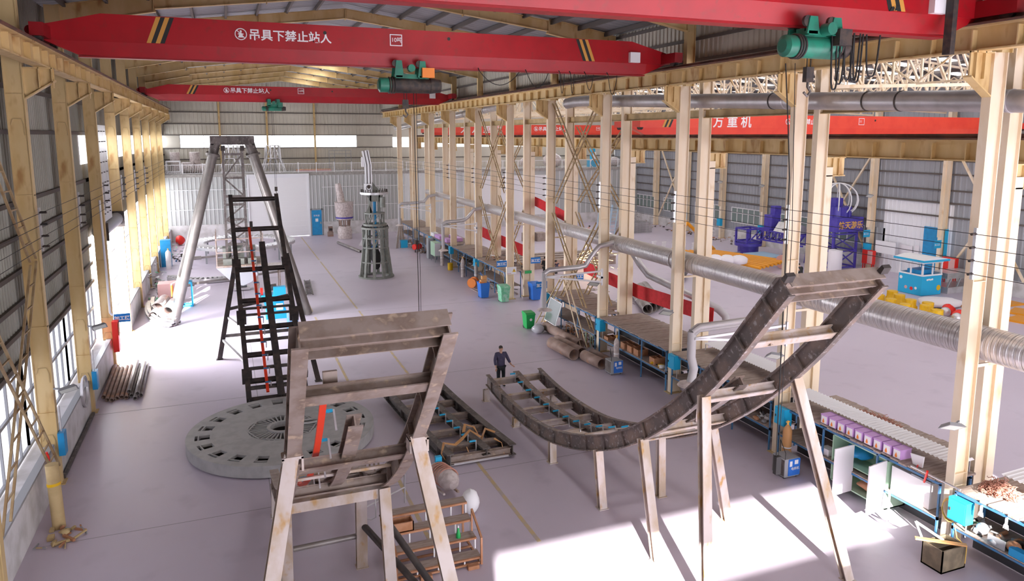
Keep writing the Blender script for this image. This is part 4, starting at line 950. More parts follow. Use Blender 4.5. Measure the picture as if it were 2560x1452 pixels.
for i in range(24): a = 2 * math.pi * i / 24; m.cyl((TX + .98 * math.cos(a), TY + .98 * math.sin(a)), .03, 4.0, 4.12, 6)
m.build('bolts', M['dark'], t)
m = MB()
for i in range(10):
    a = 2 * math.pi * i / 10; a2 = 2 * math.pi * (i + .8) / 10; m.bar((TX + .72 * math.cos(a), TY + .72 * math.sin(a), 4.26), (TX + .72 * math.cos(a), TY + .72 * math.sin(a), 5.05), .08); m.bar((TX + .72 * math.cos(a), TY + .72 * math.sin(a), 4.3), (TX + .72 * math.cos(a2), TY + .72 * math.sin(a2), 5.0), .05)
m.ring((TX, TY), .8, .6, 5.03, 5.13, 28); m.build('upper_frame', M['tower'], t)
m = MB()
for s in (-1, 1): 
    for q in (-.2, .25): m.box(TX + s * .35 - .06, TX + s * .35 + .06, TY + q - .1, TY + q + .1, 5.13, 6.55)
m.prism([(TX - .75, 5.13), (TX - .2, 5.13), (TX - .45, 5.8)], TY - .3, TY - .26); m.prism([(TX - .65, 6.5), (TX + .65, 6.5), (TX + .35, 6.0), (TX - .35, 6.0)], TY - .3, TY - .24)
m.build('fork', M['tower'], t)
m = MB(); m.cyl((TX, TY), .12, .9, 6.0, 12); m.build('rotary_tube', M['blue'], t)
m = MB(); m.tube([(TX - .1 + .1 * math.cos(q), TY - .5 + .1 * math.sin(q), 3.0 + q * .04) for q in [j * .5 for j in range(40)]], .025, 6); m.build('coil_spring', M['copper'], t)
m = MB(); m.blob((TX, TY, 1.5), (.7, .7, 2.0), 5, amp=.3); m.build('cable_bundle', M['cable'], t)
m = MB(); m.tube([(TX + .55, TY - .45, 5.55), (TX + .55, TY - .45, 6.35)], .22, 14); m.build('motor', M['tower'], t)
m = MB(); m.ring((TX, TY), 1.1, .55, 6.6, 6.74, 40); m.cyl((TX, TY), 1.05, 6.56, 6.6, 40); m.build('turntable', M['towerlight'], t)
m = MB()
for i in range(28): a = 2 * math.pi * i / 28; m.cyl((TX + 1.0 * math.cos(a), TY + 1.0 * math.sin(a)), .028, 6.74, 6.95, 6)
m.build('turntable_bolts', M['dark'], t)
m = MB(); m.box(TX - .72, TX - .22, TY - .4, TY + .3, 6.74, 7.4); hb = m.build('arm_pivot', M['towerlight'], t)
m = MB(); m.tube([(TX - .47, TY - .42, 7.15), (TX - .47, TY - .40, 7.15)], .13, 16); m.torus((TX - .47, TY - .42, 7.1), .2, .02, 16, 'Y'); m.build('pivot_cap', M['dark'], hb)
m = MB(); m.prism([(TX - .2, 6.74), (TX + .45, 6.74), (TX - .2, 7.6)], TY - .1, TY + .1); m.build('arm_gusset', M['tower'], t)
m = MB(); ap = [(TX - .42, TY, 7.3), (TX - .42, TY, 8.85), (TX - .62, TY, 9.95)]; m.path(ap, .34, .5, (1, 0, 0)); ar = m.build('bent_arm', M['towerlight'], t)
m = MB()
for q in (-.12, .12): m.path([(p[0] + q, p[1] - .2, p[2]) for p in ap], .03, .06, (1, 0, 0))
m.build('arm_rail', M['dark'], ar)
m = MB(); m.box(TX - .92, TX - .72, TY - .1, TY + .1, 8.7, 9.45); m.build('arm_box', M['white'], ar)

# ================================================================ swing ride on four pipe legs
t = thing('swing_ride', 'big grey swing ride frame with four pipe legs and a hanging gondola', 'ride', (.55, 47, 0))
for lx, tx, yb, yt in ((-3.25, -.33, 46.6, 47.0), (4.45, 1.5, 46.4, 47.0), (-3.55, -.36, 52.0, 47.6), (4.35, 1.45, 52.0, 47.6)):
    m = MB(); m.tube([(lx, yb, .02), (lx + (tx - lx) * .93, yb + (yt - yb) * .93, 10.0)], .25, 18); lg = m.build('pipe_leg', M['pipeleg'], t)
    m = MB(); m.tube([(lx + (tx - lx) * .92, yb + (yt - yb) * .92, 9.9), (lx + (tx - lx) * .93, yb + (yt - yb) * .93, 10.02)], .38, 18); m.build('leg_flange', M['pipeleg'], lg)
    m = MB(); m.tube([(lx + (tx - lx) * .93, yb + (yt - yb) * .93, 10.0), (tx, yt, 10.8)], .26, 18); m.build('leg_top', M['steel'], lg)
m = MB(); m.box(-.68, 1.78, 46.75, 47.9, 10.55, 11.08); m.prism([(-.68, 10.6), (-.3, 10.6), (-.68, 10.1)], 46.75, 46.8); m.prism([(1.78, 10.6), (1.4, 10.6), (1.78, 10.1)], 46.75, 46.8)
for x in (0, .25, .35, .45, .9, 1.0, 1.1, 1.3): m.box(x, x + .03, 46.7, 46.75, 10.5, 11.05)
m.build('axle_beam', M['steel'], t)
m = MB()
for a in (0.0, 1.06):
    for q in (0, .75): m.bar((a, 46.9 + q, 10.4), (a - .12 if a < .5 else a + .02, 46.9 + q, 3.3), .14)
zz = [10.0, 8.6, 7.5, 7.0, 6.1, 5.4, 4.6, 3.7]
for i, z in enumerate(zz): m.bar((-.03, 46.88, z), (1.06, 46.88, z), .13)
for i in range(len(zz) - 1):
    if i in (0, 3, 4, 5, 6): m.bar((-.03, 46.88, zz[i + 1]), (1.06, 46.88, zz[i]), .08)
    if i in (1, 4, 5): m.bar((-.03, 46.88, zz[i]), (1.06, 46.88, zz[i + 1]), .09)
m.build('pendulum_mast', M['steel'], t)
m = MB(); m.box(-.12, .12, 46.8, 47.1, 10.2, 10.5); m.box(.95, 1.2, 46.8, 47.1, 10.2, 10.5); m.build('hanger', M['dark'], t)
m = MB(); m.prism([(-.75, 3.3), (2.0, 3.3), (1.2, 2.35), (.7, 2.15), (.1, 2.4)], 46.2, 49.5); g = m.build('gondola_hull', M['grey'], t)
m = MB(); m.box(-.75, 2.0, 46.25, 49.4, 3.3, 3.4)
for x in (-.7, 1.95):
    for yy in (46.3, 47.8, 49.3): m.bar((x, yy, 3.3), (x, yy, 5.3), .05)
    for z in (4.2, 5.0): m.bar((x, 46.3, z), (x, 49.3, z), .06)
for z in (4.2, 5.0): m.bar((-.7, 46.3, z), (1.95, 46.3, z), .06)
m.build('gondola_rail', M['steelbrown'], g)
for x in (-.35, .35, 1.05):
    for yy in (46.6, 47.6):
        m = MB(); m.box(x, x + .5, yy, yy + .5, 3.4, 3.75); m.box(x, x + .5, yy + .45, yy + .55, 3.75, 4.35); m.build('seat_shell', M['tower'], g)

# ================================================================ the worker
P0 = Vector((11.02, 29.5, 0))
def skin(name, verts, edges, radii, m_, parent, levels=2):
    me = bpy.data.meshes.new(name); me.from_pydata([tuple(Vector(v)) for v in verts], edges, []); o = bpy.data.objects.new(name, me); COL.objects.link(o)
    md = o.modifiers.new('s', 'SKIN'); md.use_smooth_shade = True
    sv = me.skin_vertices[0].data
    for i, r in enumerate(radii): sv[i].radius = (r, r) if not isinstance(r, tuple) else r
    sv[0].use_root = True
    sd = o.modifiers.new('d', 'SUBSURF'); sd.levels = levels; sd.render_levels = levels
    dg = bpy.context.evaluated_depsgraph_get(); bm = bpy.data.meshes.new_from_object(o.evaluated_get(dg)); bpy.data.objects.remove(o)
    bm.name = name; bm.materials.clear(); bm.materials.append(m_); q = bpy.data.objects.new(name, bm); COL.objects.link(q)
    for p in bm.polygons: p.use_smooth = True
    q.parent = parent; return q
pn = thing('person', 'worker in navy jacket and black trousers resting a hand on the curved track', 'person', tuple(P0))
# faces -Y; local coords, figure's right is -X, its left hand reaches +X to the centre beam
bv = [(0, 0, .93), (0, -.01, 1.12), (0, .0, 1.32), (0, 0, 1.44), (0, -.01, 1.52), (0, -.03, 1.60), (0, -.02, 1.69),
      (-.19, 0, 1.40), (-.25, .0, 1.14), (-.25, -.08, .90), (-.25, -.10, .84), (.19, 0, 1.40), (.29, -.06, 1.16), (.36, -.20, .99), (.39, -.25, .95),
      (-.10, 0, .88), (-.105, -.01, .48), (-.105, .0, .09), (-.11, -.16, .045), (.10, 0, .88), (.11, -.01, .48), (.11, .02, .09), (.12, -.14, .045)]
be = [(0, 1), (1, 2), (2, 3), (3, 4), (4, 5), (5, 6), (2, 7), (7, 8), (8, 9), (9, 10), (2, 11), (11, 12), (12, 13), (13, 14), (0, 15), (15, 16), (16, 17), (17, 18), (0, 19), (19, 20), (20, 21), (21, 22)]
brad = [(.15, .11), (.14, .10), (.165, .11), (.07, .065), (.055, .055), (.078, .092), (.066, .08), .062, .048, .034, .03, .062, .048, .034, .03, .085, .06, .045, .04, .085, .06, .045, .04]
body = skin('body', bv, be, brad, M['skin'], pn)
jv = [(0, 0, .84), (0, 0, 1.0), (0, -.005, 1.18), (0, .0, 1.36), (0, 0, 1.45), (-.2, 0, 1.405), (-.262, .0, 1.14), (-.255, -.07, .93), (.2, 0, 1.405), (.3, -.06, 1.16), (.355, -.18, 1.01)]
skin('work_jacket', jv, [(0, 1), (1, 2), (2, 3), (3, 4), (3, 5), (5, 6), (6, 7), (3, 8), (8, 9), (9, 10)], [(.195, .145), (.19, .14), (.185, .135), (.19, .13), (.085, .08), .085, .068, .055, .085, .068, .055], M['jacket'], pn)
skin('trousers', [(0, 0, .90), (-.105, 0, .82), (-.11, -.012, .48), (-.11, 0, .12), (.105, 0, .82), (.115, -.012, .48), (.115, .02, .12)], [(0, 1), (1, 2), (2, 3), (0, 4), (4, 5), (5, 6)], [(.165, .125), .105, .082, .07, .105, .082, .07], M['trousers'], pn)
for s, y in ((-.112, 0), (.118, .02)): skin('shoe', [(s, y + .05, .05), (s, y - .06, .05), (s, y - .18, .04)], [(0, 1), (1, 2)], [(.05, .05), (.052, .05), (.045, .035)], M['black'], pn, 1)
m = MB(); m.ball((0, .0, 1.675), .098, 14, 10, (.86, 1.0, .82)); h = m.build('hair', M['hair'], None); h.parent = pn
m = MB(); m.ball((0, -.115, 1.60), .018, 8, 6, (.8, 1, 1.4)); m.ball((-.032, -.103, 1.632), .011, 8, 6); m.ball((.032, -.103, 1.632), .011, 8, 6); m.box(-.025, .025, -.112, -.1, 1.553, 1.56)
m.ball((-.082, -.02, 1.615), .024, 8, 6, (.4, .8, 1.3)); m.ball((.082, -.02, 1.615), .024, 8, 6, (.4, .8, 1.3)); f = m.build('face_features', M['skin'], None); f.parent = pn
for sx, base, dirs in ((-1, Vector((-.25, -.105, .84)), Vector((0, -.12, -1))), (1, Vector((.40, -.265, .945)), Vector((.35, -.85, -.25)))):
    d = dirs.normalized(); sd = Vector((0, 1, 0)).cross(d).normalized() if sx < 0 else Vector((0, 0, 1)).cross(d).normalized(); dn = d.cross(sd)
    vs = [base, base + d * .085]; es = [(0, 1)]; rs = [(.03, .018), (.038, .016)]
    for i, (o, L) in enumerate(((-.03, .07), (-.01, .08), (.01, .076), (.03, .06))):
        k = len(vs); a = base + d * .085 + sd * o; vs += [a, a + d * L * .5, a + d * L * .85 - dn * .02 * sx]; es += [(1, k), (k, k + 1), (k + 1, k + 2)]; rs += [.009, .009, .008]
    k = len(vs); vs += [base + d * .02 + sd * -.045, base + d * .065 + sd * -.062]; es += [(0, k), (k, k + 1)]; rs += [.01, .009]
    skin('hand', vs, es, rs, M['skin'], pn, 1)
pn.scale = (1.07, 1.07, 1.07)
# ================================================================ workbench racks between the columns
BN = {-1: 'at the right picture edge under the copper swarf', 0: 'with the row of lilac boxes on top', 1: 'behind the rising curved track and the white hose', 2: 'with orange boxes on its shelf', 3: 'with the slanted mirror panel in front', 5: 'behind the two wheeled bins', 6: 'with brown scrap under it, beyond the wheeled bins', 7: 'with lilac trays, behind the mint cabinet', 8: 'near the grey tower', 9: 'farthest one by the far wall'}
rb = random.Random(11)
for k, desc in BN.items():
    ya, yb = Y0 + D * k + .32, Y0 + D * (k + 1) - .1
    t = thing('workbench_rack', 'blue-framed workbench rack ' + desc, 'workbench', (17.5, ya, 0), 0, 'workbench racks')
    m = MB(); y = ya
    while y < yb - .05:
        w = rb.uniform(.14, .3); x1 = 20.0 if y > ya + .5 else 18.85; z = 1.88 + rb.uniform(0, .035)
        m.box(17.5 + rb.uniform(-.04, .03), x1, y, min(y + w - .012, yb), z - .05, z); y += w
    m.build('bench_top', M['wood'], t)
    m = MB(); m.box(17.5, 18.7, ya, yb, .82, .86); m.build('lower_shelf', M['wood'], t)
    for x in (17.5, 18.66):
        m = MB(); m.box(x, x + .05, ya, yb, 1.76, 1.83); m.box(x, x + .05, ya, yb, .76, .83); m.build('edge_rail', M['deepblue'], t)
    for y in (ya, ya + (yb - ya) * .33, ya + (yb - ya) * .67, yb - .05):
        m = MB(); m.box(17.5, 17.55, y, y + .05, 0, 1.8); m.build('front_post', M['deepblue'], t)
        m = MB(); m.box(18.66, 18.71, y, y + .05, 0, 1.8); m.build('rear_post', M['deepblue'], t)
    if k in (-1, 0, 1, 2, 6, 7):
        m = MB(); m.box(18.72, 18.75, ya, yb, .86, 1.83); m.build('back_panel', M['backpanel'], t)
        m = MB(); m.box(18.4, 18.43, ya, yb, .02, .76); m.build('lower_panel', M['backpanel'], t)
# corrugated white covers raised above the bench tops
for k, (xa, xb, ya, yb, z), lab in ((0, (17.95, 18.75, 13.05, 19.2, 2.28), 'white corrugated cover raised over the bench with lilac boxes'), (-1, (18.6, 19.5, 6.8, 12.2, 2.28), 'white corrugated cover raised over the bench at the right edge'), (1, (18.95, 19.85, 20.7, 25.6, 2.2), 'white corrugated cover on the bench behind the rising track')):
    t = thing('corrugated_cover', lab, 'cover', (xa, ya, 1.9), 0, 'corrugated bench covers')
    m = MB(); n = int((yb - ya) / .07)
    vs = []; fs = []
    for i in range(n + 1):
        zz = z + (.02 if i % 2 else -.02); vs += [(xa, ya + i * .07, zz), (xb, ya + i * .07, zz + .03)]
    for i in range(n): fs.append((2 * i, 2 * i + 1, 2 * i + 3, 2 * i + 2))
    m.add(vs, fs); m.build('corrugated_sheet', M['white'], t)
    for y in (ya + .1, yb - .1):
        for x in (xa + .04, xb - .04):
            m = MB(); m.bar((x, y, 1.91), (x, y, z), .03); m.build('post', M['galv'], t)
# row of lilac boxes
pos9 = ['nearest', 'second nearest', 'third nearest', 'fourth nearest', 'middle', 'fourth farthest', 'third farthest', 'second farthest', 'farthest']
for i in range(9):
    y = 14.35 + i * .345
    t = thing('lilac_box', '%s of the nine lilac boxes in a row under the corrugated cover' % pos9[i], 'box', (17.75, y, 1.92), 0, 'row of lilac boxes')
    m = MB(); m.box(17.55, 17.95, y, y + .27, 1.92, 2.2); m.build('carton', M['lilac'], t)
    m = MB(); m.box(17.54, 17.96, y - .01, y + .28, 2.19, 2.215); m.build('lid', M['lilac'], t)
    m = MB(); m.box(17.543, 17.55, y + .03, y + .25, 1.93, 2.17); p = m.build('white_panel', M['white'], t)
    m = MB(); m.prism([(y + .13, 1.95), (y + .19, 1.95), (y + .2, 2.0), (y + .16, 2.1), (y + .12, 2.0)], 17.538, 17.543, 'X'); m.build('orange_mark', M['orange'], p)
# mint cabinet with open doors
t = thing('mint_cabinet', 'mint green cabinet with two open white doors under the lilac boxes', 'cabinet', (17.6, 15.6, .2))
m = MB(); m.box(17.55, 18.35, 14.75, 14.79, .2, 1.74); m.box(17.55, 18.35, 16.8, 16.84, .2, 1.74); m.box(18.31, 18.35, 14.75, 16.84, .2, 1.74); m.box(17.55, 18.35, 14.75, 16.84, .2, .24); m.box(17.55, 18.35, 14.75, 16.84, 1.7, 1.74); m.box(17.6, 18.35, 14.8, 16.8, .95, .98); m.build('carcass', M['mint'], t)
for y, dx in ((14.8, -.12), (16.0, -.05)):
    m = MB(); m.sect([(17.55, y, .97), (16.75, y + dx, .97)], [(-.02, -.75), (.02, -.75), (.02, .75), (-.02, .75)]); d = m.build('door', M['white'], t)
    m = MB(); m.cbox((16.85, y - .03, 1.0), (.03, .03, .15)); m.build('door_handle', M['mint'], d)
for i, (y, z, c, d, lab) in enumerate(((15.2, 1.1, 'blue', (.5, .5, .35), 'crumpled blue cloth inside the mint cabinet, nearer one'), (16.2, 1.15, 'blue', (.6, .8, .4), 'crumpled blue cloth inside the mint cabinet, farther one'), (15.7, .3, 'crate', (.5, .7, .3), 'brown heap at the bottom of the mint cabinet'))):
    m = MB(); m.blob((17.95, y, z + d[2] * .45), d, i + 3, amp=.25); m.build('folded_cloth', M[c], None, lab, 'cloth', off=(17.95, y, z))
def box_on(name, lab, cat, x, y, z, d, m_, group=None, lid=None, lidm=None):
    m = MB(); m.box(x - d[0] / 2, x + d[0] / 2, y - d[1] / 2, y + d[1] / 2, z, z + d[2]); return m.build(name, m_, None, lab, cat, group, off=(x, y, z))
def tray(name, lab, x, y, z, d, m_, group=None, n=1):
    t = thing(name, lab, 'box', (x, y, z), 0, group); a, b, c = d; m = MB(); th = .025
    m.box(x - a / 2, x + a / 2, y - b / 2, y + b / 2, z, z + th)
    for s in (-1, 1):
        m.box(x + s * (a / 2 - th / 2) - th / 2, x + s * (a / 2 - th / 2) + th / 2, y - b / 2, y + b / 2, z + th, z + c); m.box(x - a / 2 + th, x + a / 2 - th, y + s * (b / 2 - th / 2) - th / 2, y + s * (b / 2 - th / 2) + th / 2, z + th, z + c)
    m.build('shell', m_, t)
    m = MB(); m.box(x - th / 2, x + th / 2, y - b / 2 + th, y + b / 2 - th, z + th, z + c - .01); m.build('divider', m_, t)
    return t
for i, (y, lab) in enumerate(((27.5, 'single orange-brown part box on the shelf, beside the yellow clamps'), (28.9, 'nearest of the three orange-brown part boxes in a row'), (29.5, 'middle of the three orange-brown part boxes in a row'), (30.1, 'farthest of the three orange-brown part boxes in a row'), (31.8, 'low orange-brown part box by the bench post under the blue box'))):
    tray('part_box', lab, 17.85, y, .86, (.55, .42, .3 if i < 4 else .16), M['crate'], 'orange part boxes')
for i, (x, y, lab) in enumerate(((17.7, 27.25, 'yellow plastic clamp on the bench shelf, nearer one'), (17.65, 27.75, 'yellow plastic clamp on the bench shelf, farther one'))):
    m = MB(); m.blob((x, y - .3, .93), (.3, .26, .14), 20 + i, amp=.3); m.build('yellow_clamp', M['yellow'], None, lab, 'clamp', 'yellow clamps', off=(x, y - .3, .86))
m = MB(); m.blob((17.65, 26.75, .94), (.3, .35, .16), 31, amp=.35); m.build('white_rag', M['white'], None, 'white rag on the shelf beside the yellow clamps', 'rag', off=(17.65, 26.75, .86))
# white parts-washing tank and things on the same shelf
t = thing('white_tank', 'big white tank standing on the shelf behind the open cabinet door', 'tank', (18.05, 13.9, .87))
m = MB(); m.box(17.6, 18.3, 13.4, 14.65, .87, 1.62); m.build('tank_body', M['white'], t); m = MB(); m.box(17.58, 18.32, 13.38, 14.0, 1.62, 1.68); m.build('tank_lid', M['grey'], t)
box_on('red_carton', 'red carton beside the white tank on the shelf', 'box', 17.68, 14.85, .87, (.22, .13, .42), M['redpaint'])
m = MB(); m.tube([(17.6, 13.6, 1.6), (17.3, 13.3, 2.1)], .03, 8); m.build('red_bar', M['redpaint'], None, 'red bar leaning across the bench edge above the white tank', 'bar', off=(17.6, 13.6, 1.6))
m = MB(); m.tube([(17.42, 13.9, 1.97), (17.4, 12.4, 1.97)], .025, 8); m.build('loose_tube', M['galv'], None, 'thin metal tube lying along the bench edge by the nearest column', 'tube', off=(17.4, 12.4, 1.94))
m = MB(); m.tube([(17.25, 14.35, .0), (17.4, 14.5, .95)], .03, 8); m.build('broom_stick', M['white'], None, 'white stick leaning against the shelf under the open cabinet', 'stick', off=(17.25, 14.35, 0))
t = thing('dustpan', 'white dustpan standing on the bench top under the corrugated cover', 'dustpan', (17.7, 13.9, 1.92)); m = MB(); m.prism([(13.75, 1.93), (14.05, 1.93), (14.15, 2.2), (13.72, 2.26)], 17.66, 17.7, 'X'); m.build('pan', M['white'], t); m = MB(); m.tube([(17.68, 13.9, 1.95), (17.45, 13.75, 1.96)], .02, 6); m.build('handle', M['redpaint'], t)
m = MB(); m.cyl((17.75, 18.0), .1, .86, 1.12, 14); m.cyl((17.75, 18.0), .05, 1.12, 1.18, 10); m.build('white_canister', M['white'], None, 'white canister on the shelf behind the gas cylinder', 'canister', off=(17.75, 18.0, .86))
box_on('paper_box', 'white lettered paper box on the shelf by the blue post', 'box', 17.75, 17.2, .87, (.3, .34, .22), M['white'])
# scrap nobody would count
def scrap(name, lab, c, d, n, seed, mats, kind='stuff', z=0):
    r = random.Random(seed); m = MB()
    for i in range(n):
        m.cur = r.randrange(len(mats)); x, y = c[0] + r.uniform(-.5, .5) * d[0], c[1] + r.uniform(-.5, .5) * d[1]; q = r.random(); zz = z + r.uniform(0.02, d[2])
        if q < .45: m.bar((x, y, zz), (x + r.uniform(-.35, .35), y + r.uniform(-.5, .5), max(z + .02, zz + r.uniform(-.1, .1))), r.uniform(.02, .07))
        elif q < .75: s = r.uniform(.06, .2); m.box(x, x + s, y, y + s * r.uniform(.6, 1.6), z + .01, z + s * .7)
        else: m.blob((x, y, z + .08), (r.uniform(.1, .3), r.uniform(.1, .3), .16), seed + i, 8, 5, .3)
    return m.build(name, mats, None, lab, 'scrap', None, kind, off=(c[0], c[1], z))
SM = [M['steelbrown'], M['steel'], M['crate'], M['grey'], M['white'], M['darksteel']]
scrap('small_parts', 'jumble of small parts and cutters on the shelf at the right edge', (17.95, 11.6), (.7, 1.9, .12), 46, 3, SM + [M['galv'], M['teal']], z=.87)
scrap('small_parts', 'jumble of dark parts under the bench behind the rising track', (17.9, 20.8), (.8, 2.0, .2), 30, 4, SM, z=.87)
scrap('small_parts', 'small loose parts on the shelf of orange boxes', (17.9, 26.6), (.6, .9, .12), 14, 5, SM, z=.87)
scrap('steel_offcuts', 'brown steel offcuts under the bench with the mirror panel', (18.0, 35.4), (1.6, 4.6, .5), 60, 6, SM[:4])
scrap('steel_offcuts', 'heap of dark scrap under the bench beyond the wheeled bins', (18.2, 49.4), (1.6, 5.0, .8), 90, 7, SM)
scrap('steel_offcuts', 'brown clutter on the shelf beyond the wheeled bins', (18.0, 55.4), (.9, 4.2, .35), 60, 8, SM, z=.87)
scrap('steel_offcuts', 'pile of steel offcuts on the bench top behind the second row of columns', (19.0, 49.2), (1.4, 4.8, .3), 60, 9, SM, z=1.93)
scrap('steel_offcuts', 'mixed clutter around the bench near the grey tower', (17.5, 69.0), (1.2, 4.6, .9), 70, 10, SM)
scrap('steel_offcuts', 'clutter of rods and plates at the far end of the bench row', (17.4, 75), (1.6, 5, 1.3), 70, 12, SM)
scrap('steel_offcuts', 'grey steel profiles on the floor between bench and side hall by the red cloth', (20.9, 31), (1.2, 4.2, 1.0), 90, 13, [M['steel'], M['galv'], M['grey']])
scrap('steel_offcuts', 'steel profiles heaped beside the braced bay in the side hall', (22.2, 41.5), (3.2, 5.5, .9), 120, 14, [M['steelbrown'], M['steel'], M['grey'], M['galv']])
# copper swarf
def swarf(lab, c, d, seed):
    r = random.Random(seed); m = MB()
    for i in range(260):
        a = r.uniform(0, 6.28); q = r.random() ** .5; x, y = c[0] + d[0] * .5 * q * math.cos(a), c[1] + d[1] * .5 * q * math.sin(a); z = c[2] + d[2] * (1 - q * q) * r.random()
        p = [(x, y, z)]
        for j in range(4): x += r.uniform(-.1, .1); y += r.uniform(-.1, .1); z = max(c[2] + .01, z + r.uniform(-.05, .06)); p.append((x, y, z))
        m.tube(p, .01, 4, False)
    m.blob((c[0], c[1], c[2] + d[2] * .22), (d[0] * .7, d[1] * .7, d[2] * .5), seed, amp=.2)
    m.build('copper_swarf', M['copper'], None, lab, 'swarf', None, 'stuff', off=c)
swarf('bushy pile of pinkish copper swarf on the bench at the right edge', (18.3, 12.0, 1.92), (.75, .75, .3), 1)
swarf('long strip of copper swarf on the bench behind the corrugated cover', (19.4, 16.8, 1.92), (.4, 1.6, .12), 2)
# near bench: gloves, bowl, cartons
for i, (y, lab) in enumerate(((11.85, 'white work glove hanging under the bench edge, nearer the column'), (11.2, 'white work glove hanging under the bench edge, farther right'))):
    m = MB(); m.path([(17.46, y, 1.8), (17.46, y, 1.62)], .08, .02, (0, 1, 0))
    for o in (-.04, -.013, .013, .04): m.bar((17.46, y + o, 1.62), (17.46, y + o * 1.5, 1.5), .018)
    m.build('work_glove', M['white'], None, lab, 'glove', 'hanging gloves', off=(17.46, y, 1.5))
m = MB(); m.ball((17.75, 11.15, 1.0), .17, 16, 10, (1, 1, .75)); m.build('brown_bowl', M['crate'], None, 'rusty brown upturned bowl on the shelf at the right edge', 'bowl', off=(17.75, 11.15, .87))
m = MB(); m.ball((17.8, 12.0, 1.02), .15, 14, 10); m.build('white_helmet', M['white'], None, 'white round helmet shape on the shelf at the right edge', 'helmet', off=(17.8, 12.0, .87))
box_on('blue_carton', 'blue open carton at the right end of the shelf', 'box', 17.6, 10.9, .87, (.2, .4, .2), M['blue'])
box_on('glass_plate', 'upright dusty plate beside the blue carton on the shelf', 'plate', 17.55, 11.45, .87, (.02, .45, .25), M['grey'])
# crate at the foot of the nearest column, plank, hose
t = thing('steel_bin', 'heavy dark brown open box at the foot of the nearest column', 'box', (16.95, 12.35, 0))
m = MB(); a, b, c, d = 16.5, 17.35, 12.05, 12.65
m.box(a, b, c, c + .03, 0, .62); m.box(a, b, d - .03, d, 0, .62); m.box(a, a + .03, c, d, 0, .62); m.box(b - .03, b, c, d, 0, .62); m.box(a, b, c, d, 0, .04); m.box(a + .03, b - .03, c + .3, d - .03, .04, .5); m.build('box_body', mat('brown_dirty_steel', (.20, .16, .11), .7, .1, (.30, .24, .16), 3), t)
m = MB(); m.bar((16.35, 12.75, .66), (17.25, 11.98, .68), .12, .04); m.build('timber_plank', M['tape'], None, 'light wooden plank lying across the dark brown box', 'plank', off=(16.35, 12.75, .64))
m = MB(); m.bar((16.6, 12.75, .62), (16.45, 12.85, 1.05), .05); m.bar((16.45, 12.85, 1.05), (16.95, 12.4, .66), .05); m.build('angle_piece', M['white'], None, 'white bent angle piece sticking out of the dark brown box', 'bracket', off=(16.6, 12.7, .6))
t = thing('hose_coil', 'coil of yellow hose hung on the nearest column', 'hose', (17.4, 12.6, 1.2))
m = MB()
for j in range(4): 
    m.tube([(17.42 + .03 * j, 12.66 + .22 * math.cos(q * .524) + .02 * j, 1.25 + .3 * math.sin(q * .524)) for q in range(13)], .014, 6, False)
m.tube([(17.42, 12.5, 1.0), (17.3, 12.3, .7), (17.28, 12.0, .62), (17.2, 11.95, .2)], .014, 6); m.build('hose', mat('yellow_hose', (.75, .48, .12), .5), t)
# blue switch boxes on the columns
def swbox(x, y, z, lab, w=.5, h=.6, m_='skyblue', dx=.3):
    t = thing('switch_box', lab, 'switch box', (x, y, z), 0, 'blue switch boxes on columns')
    m = MB(); m.box(x - dx, x, y, y + w, z, z + h); m.build('case', M[m_], t)
    m = MB(); m.box(x - dx - .02, x - dx, y + .02, y + w - .02, z + .03, z + h - .03); d = m.build('door', M[m_], t)
    m = MB(); m.cbox((x - dx - .03, y + w - .08, z + h * .5), (.02, .03, .08)); m.build('latch', M['dark'], d)
    m = MB(); m.tube([(x - .1, y + .1, z), (x - .1, y + .1, z - .4)], .02, 6); m.build('conduit', M['galv'], t)
for k, s in ((0, 'nearest column, above the coil of yellow hose'), (1, 'column behind the blue welding set and gas cylinder'), (2, 'column behind the white hose hood'), (3, 'column at the end of the bench of orange boxes'), (4, 'column behind the mirror panel'), (6, 'column beyond the wheeled bins'), (7, 'column by the mint-doored tool cabinet'), (8, 'column near the grey tower')):
    swbox(17.62, Y0 + D * k - (.58 if k < 4 else .5), 1.25 if k else 1.1, 'blue switch box on the ' + s)
for k, s in ((2, 'left wall column with the leaning lattice brace'), (3, 'left wall column above the stack of pipes')):
    y = Y0 + D * k - .15; t = thing('switch_box', 'narrow blue switch box on the ' + s, 'switch box', (-5.4, y, 1.0)); m = MB(); m.box(-5.38, -5.2, y, y + .4, 1.0, 1.75); m.build('case', M['blue'], t); m = MB(); m.tube([(-5.3, y + .2, 1.75), (-5.3, y + .2, 2.6)], .02, 6); m.build('conduit', M['galv'], t)
# floodlights on the columns
def flood(x, y, z, lab, s=-1):
    t = thing('floodlight', lab, 'floodlight', (x, y, z), 0, 'floodlights on columns')
    m = MB(); m.bar((x + s * .02, y, z), (x + s * .3, y - .1, z - .02), .05); m.build('arm', M['grey'], t)
    c = Vector((x + s * .45, y - .15, z - .05)); n = Vector((s * .25, -.55, -.8)).normalized(); sx = Vector((1, 0, 0)); sx = (sx - n * sx.dot(n)).normalized(); sy = n.cross(sx)
    m = MB(); vs = [c + sx * a * .27 + sy * b * .2 + n * d for d, q in ((0, 1), (-.1, .7)) for a, b in ((-q, -q), (q, -q), (q, q), (-q, q))]
    m.add(vs, [(0, 1, 2, 3), (7, 6, 5, 4), (0, 4, 5, 1), (1, 5, 6, 2), (2, 6, 7, 3), (3, 7, 4, 0)]); h = m.build('housing', M['grey'], t)
    m = MB(); vs = [c + sx * a * .23 + sy * b * .16 + n * .004 for a, b in ((-1, -1), (1, -1), (1, 1), (-1, 1))]; m.add(vs, [(0, 1, 2, 3)]); m.build('light_panel', M['lampface'], h)
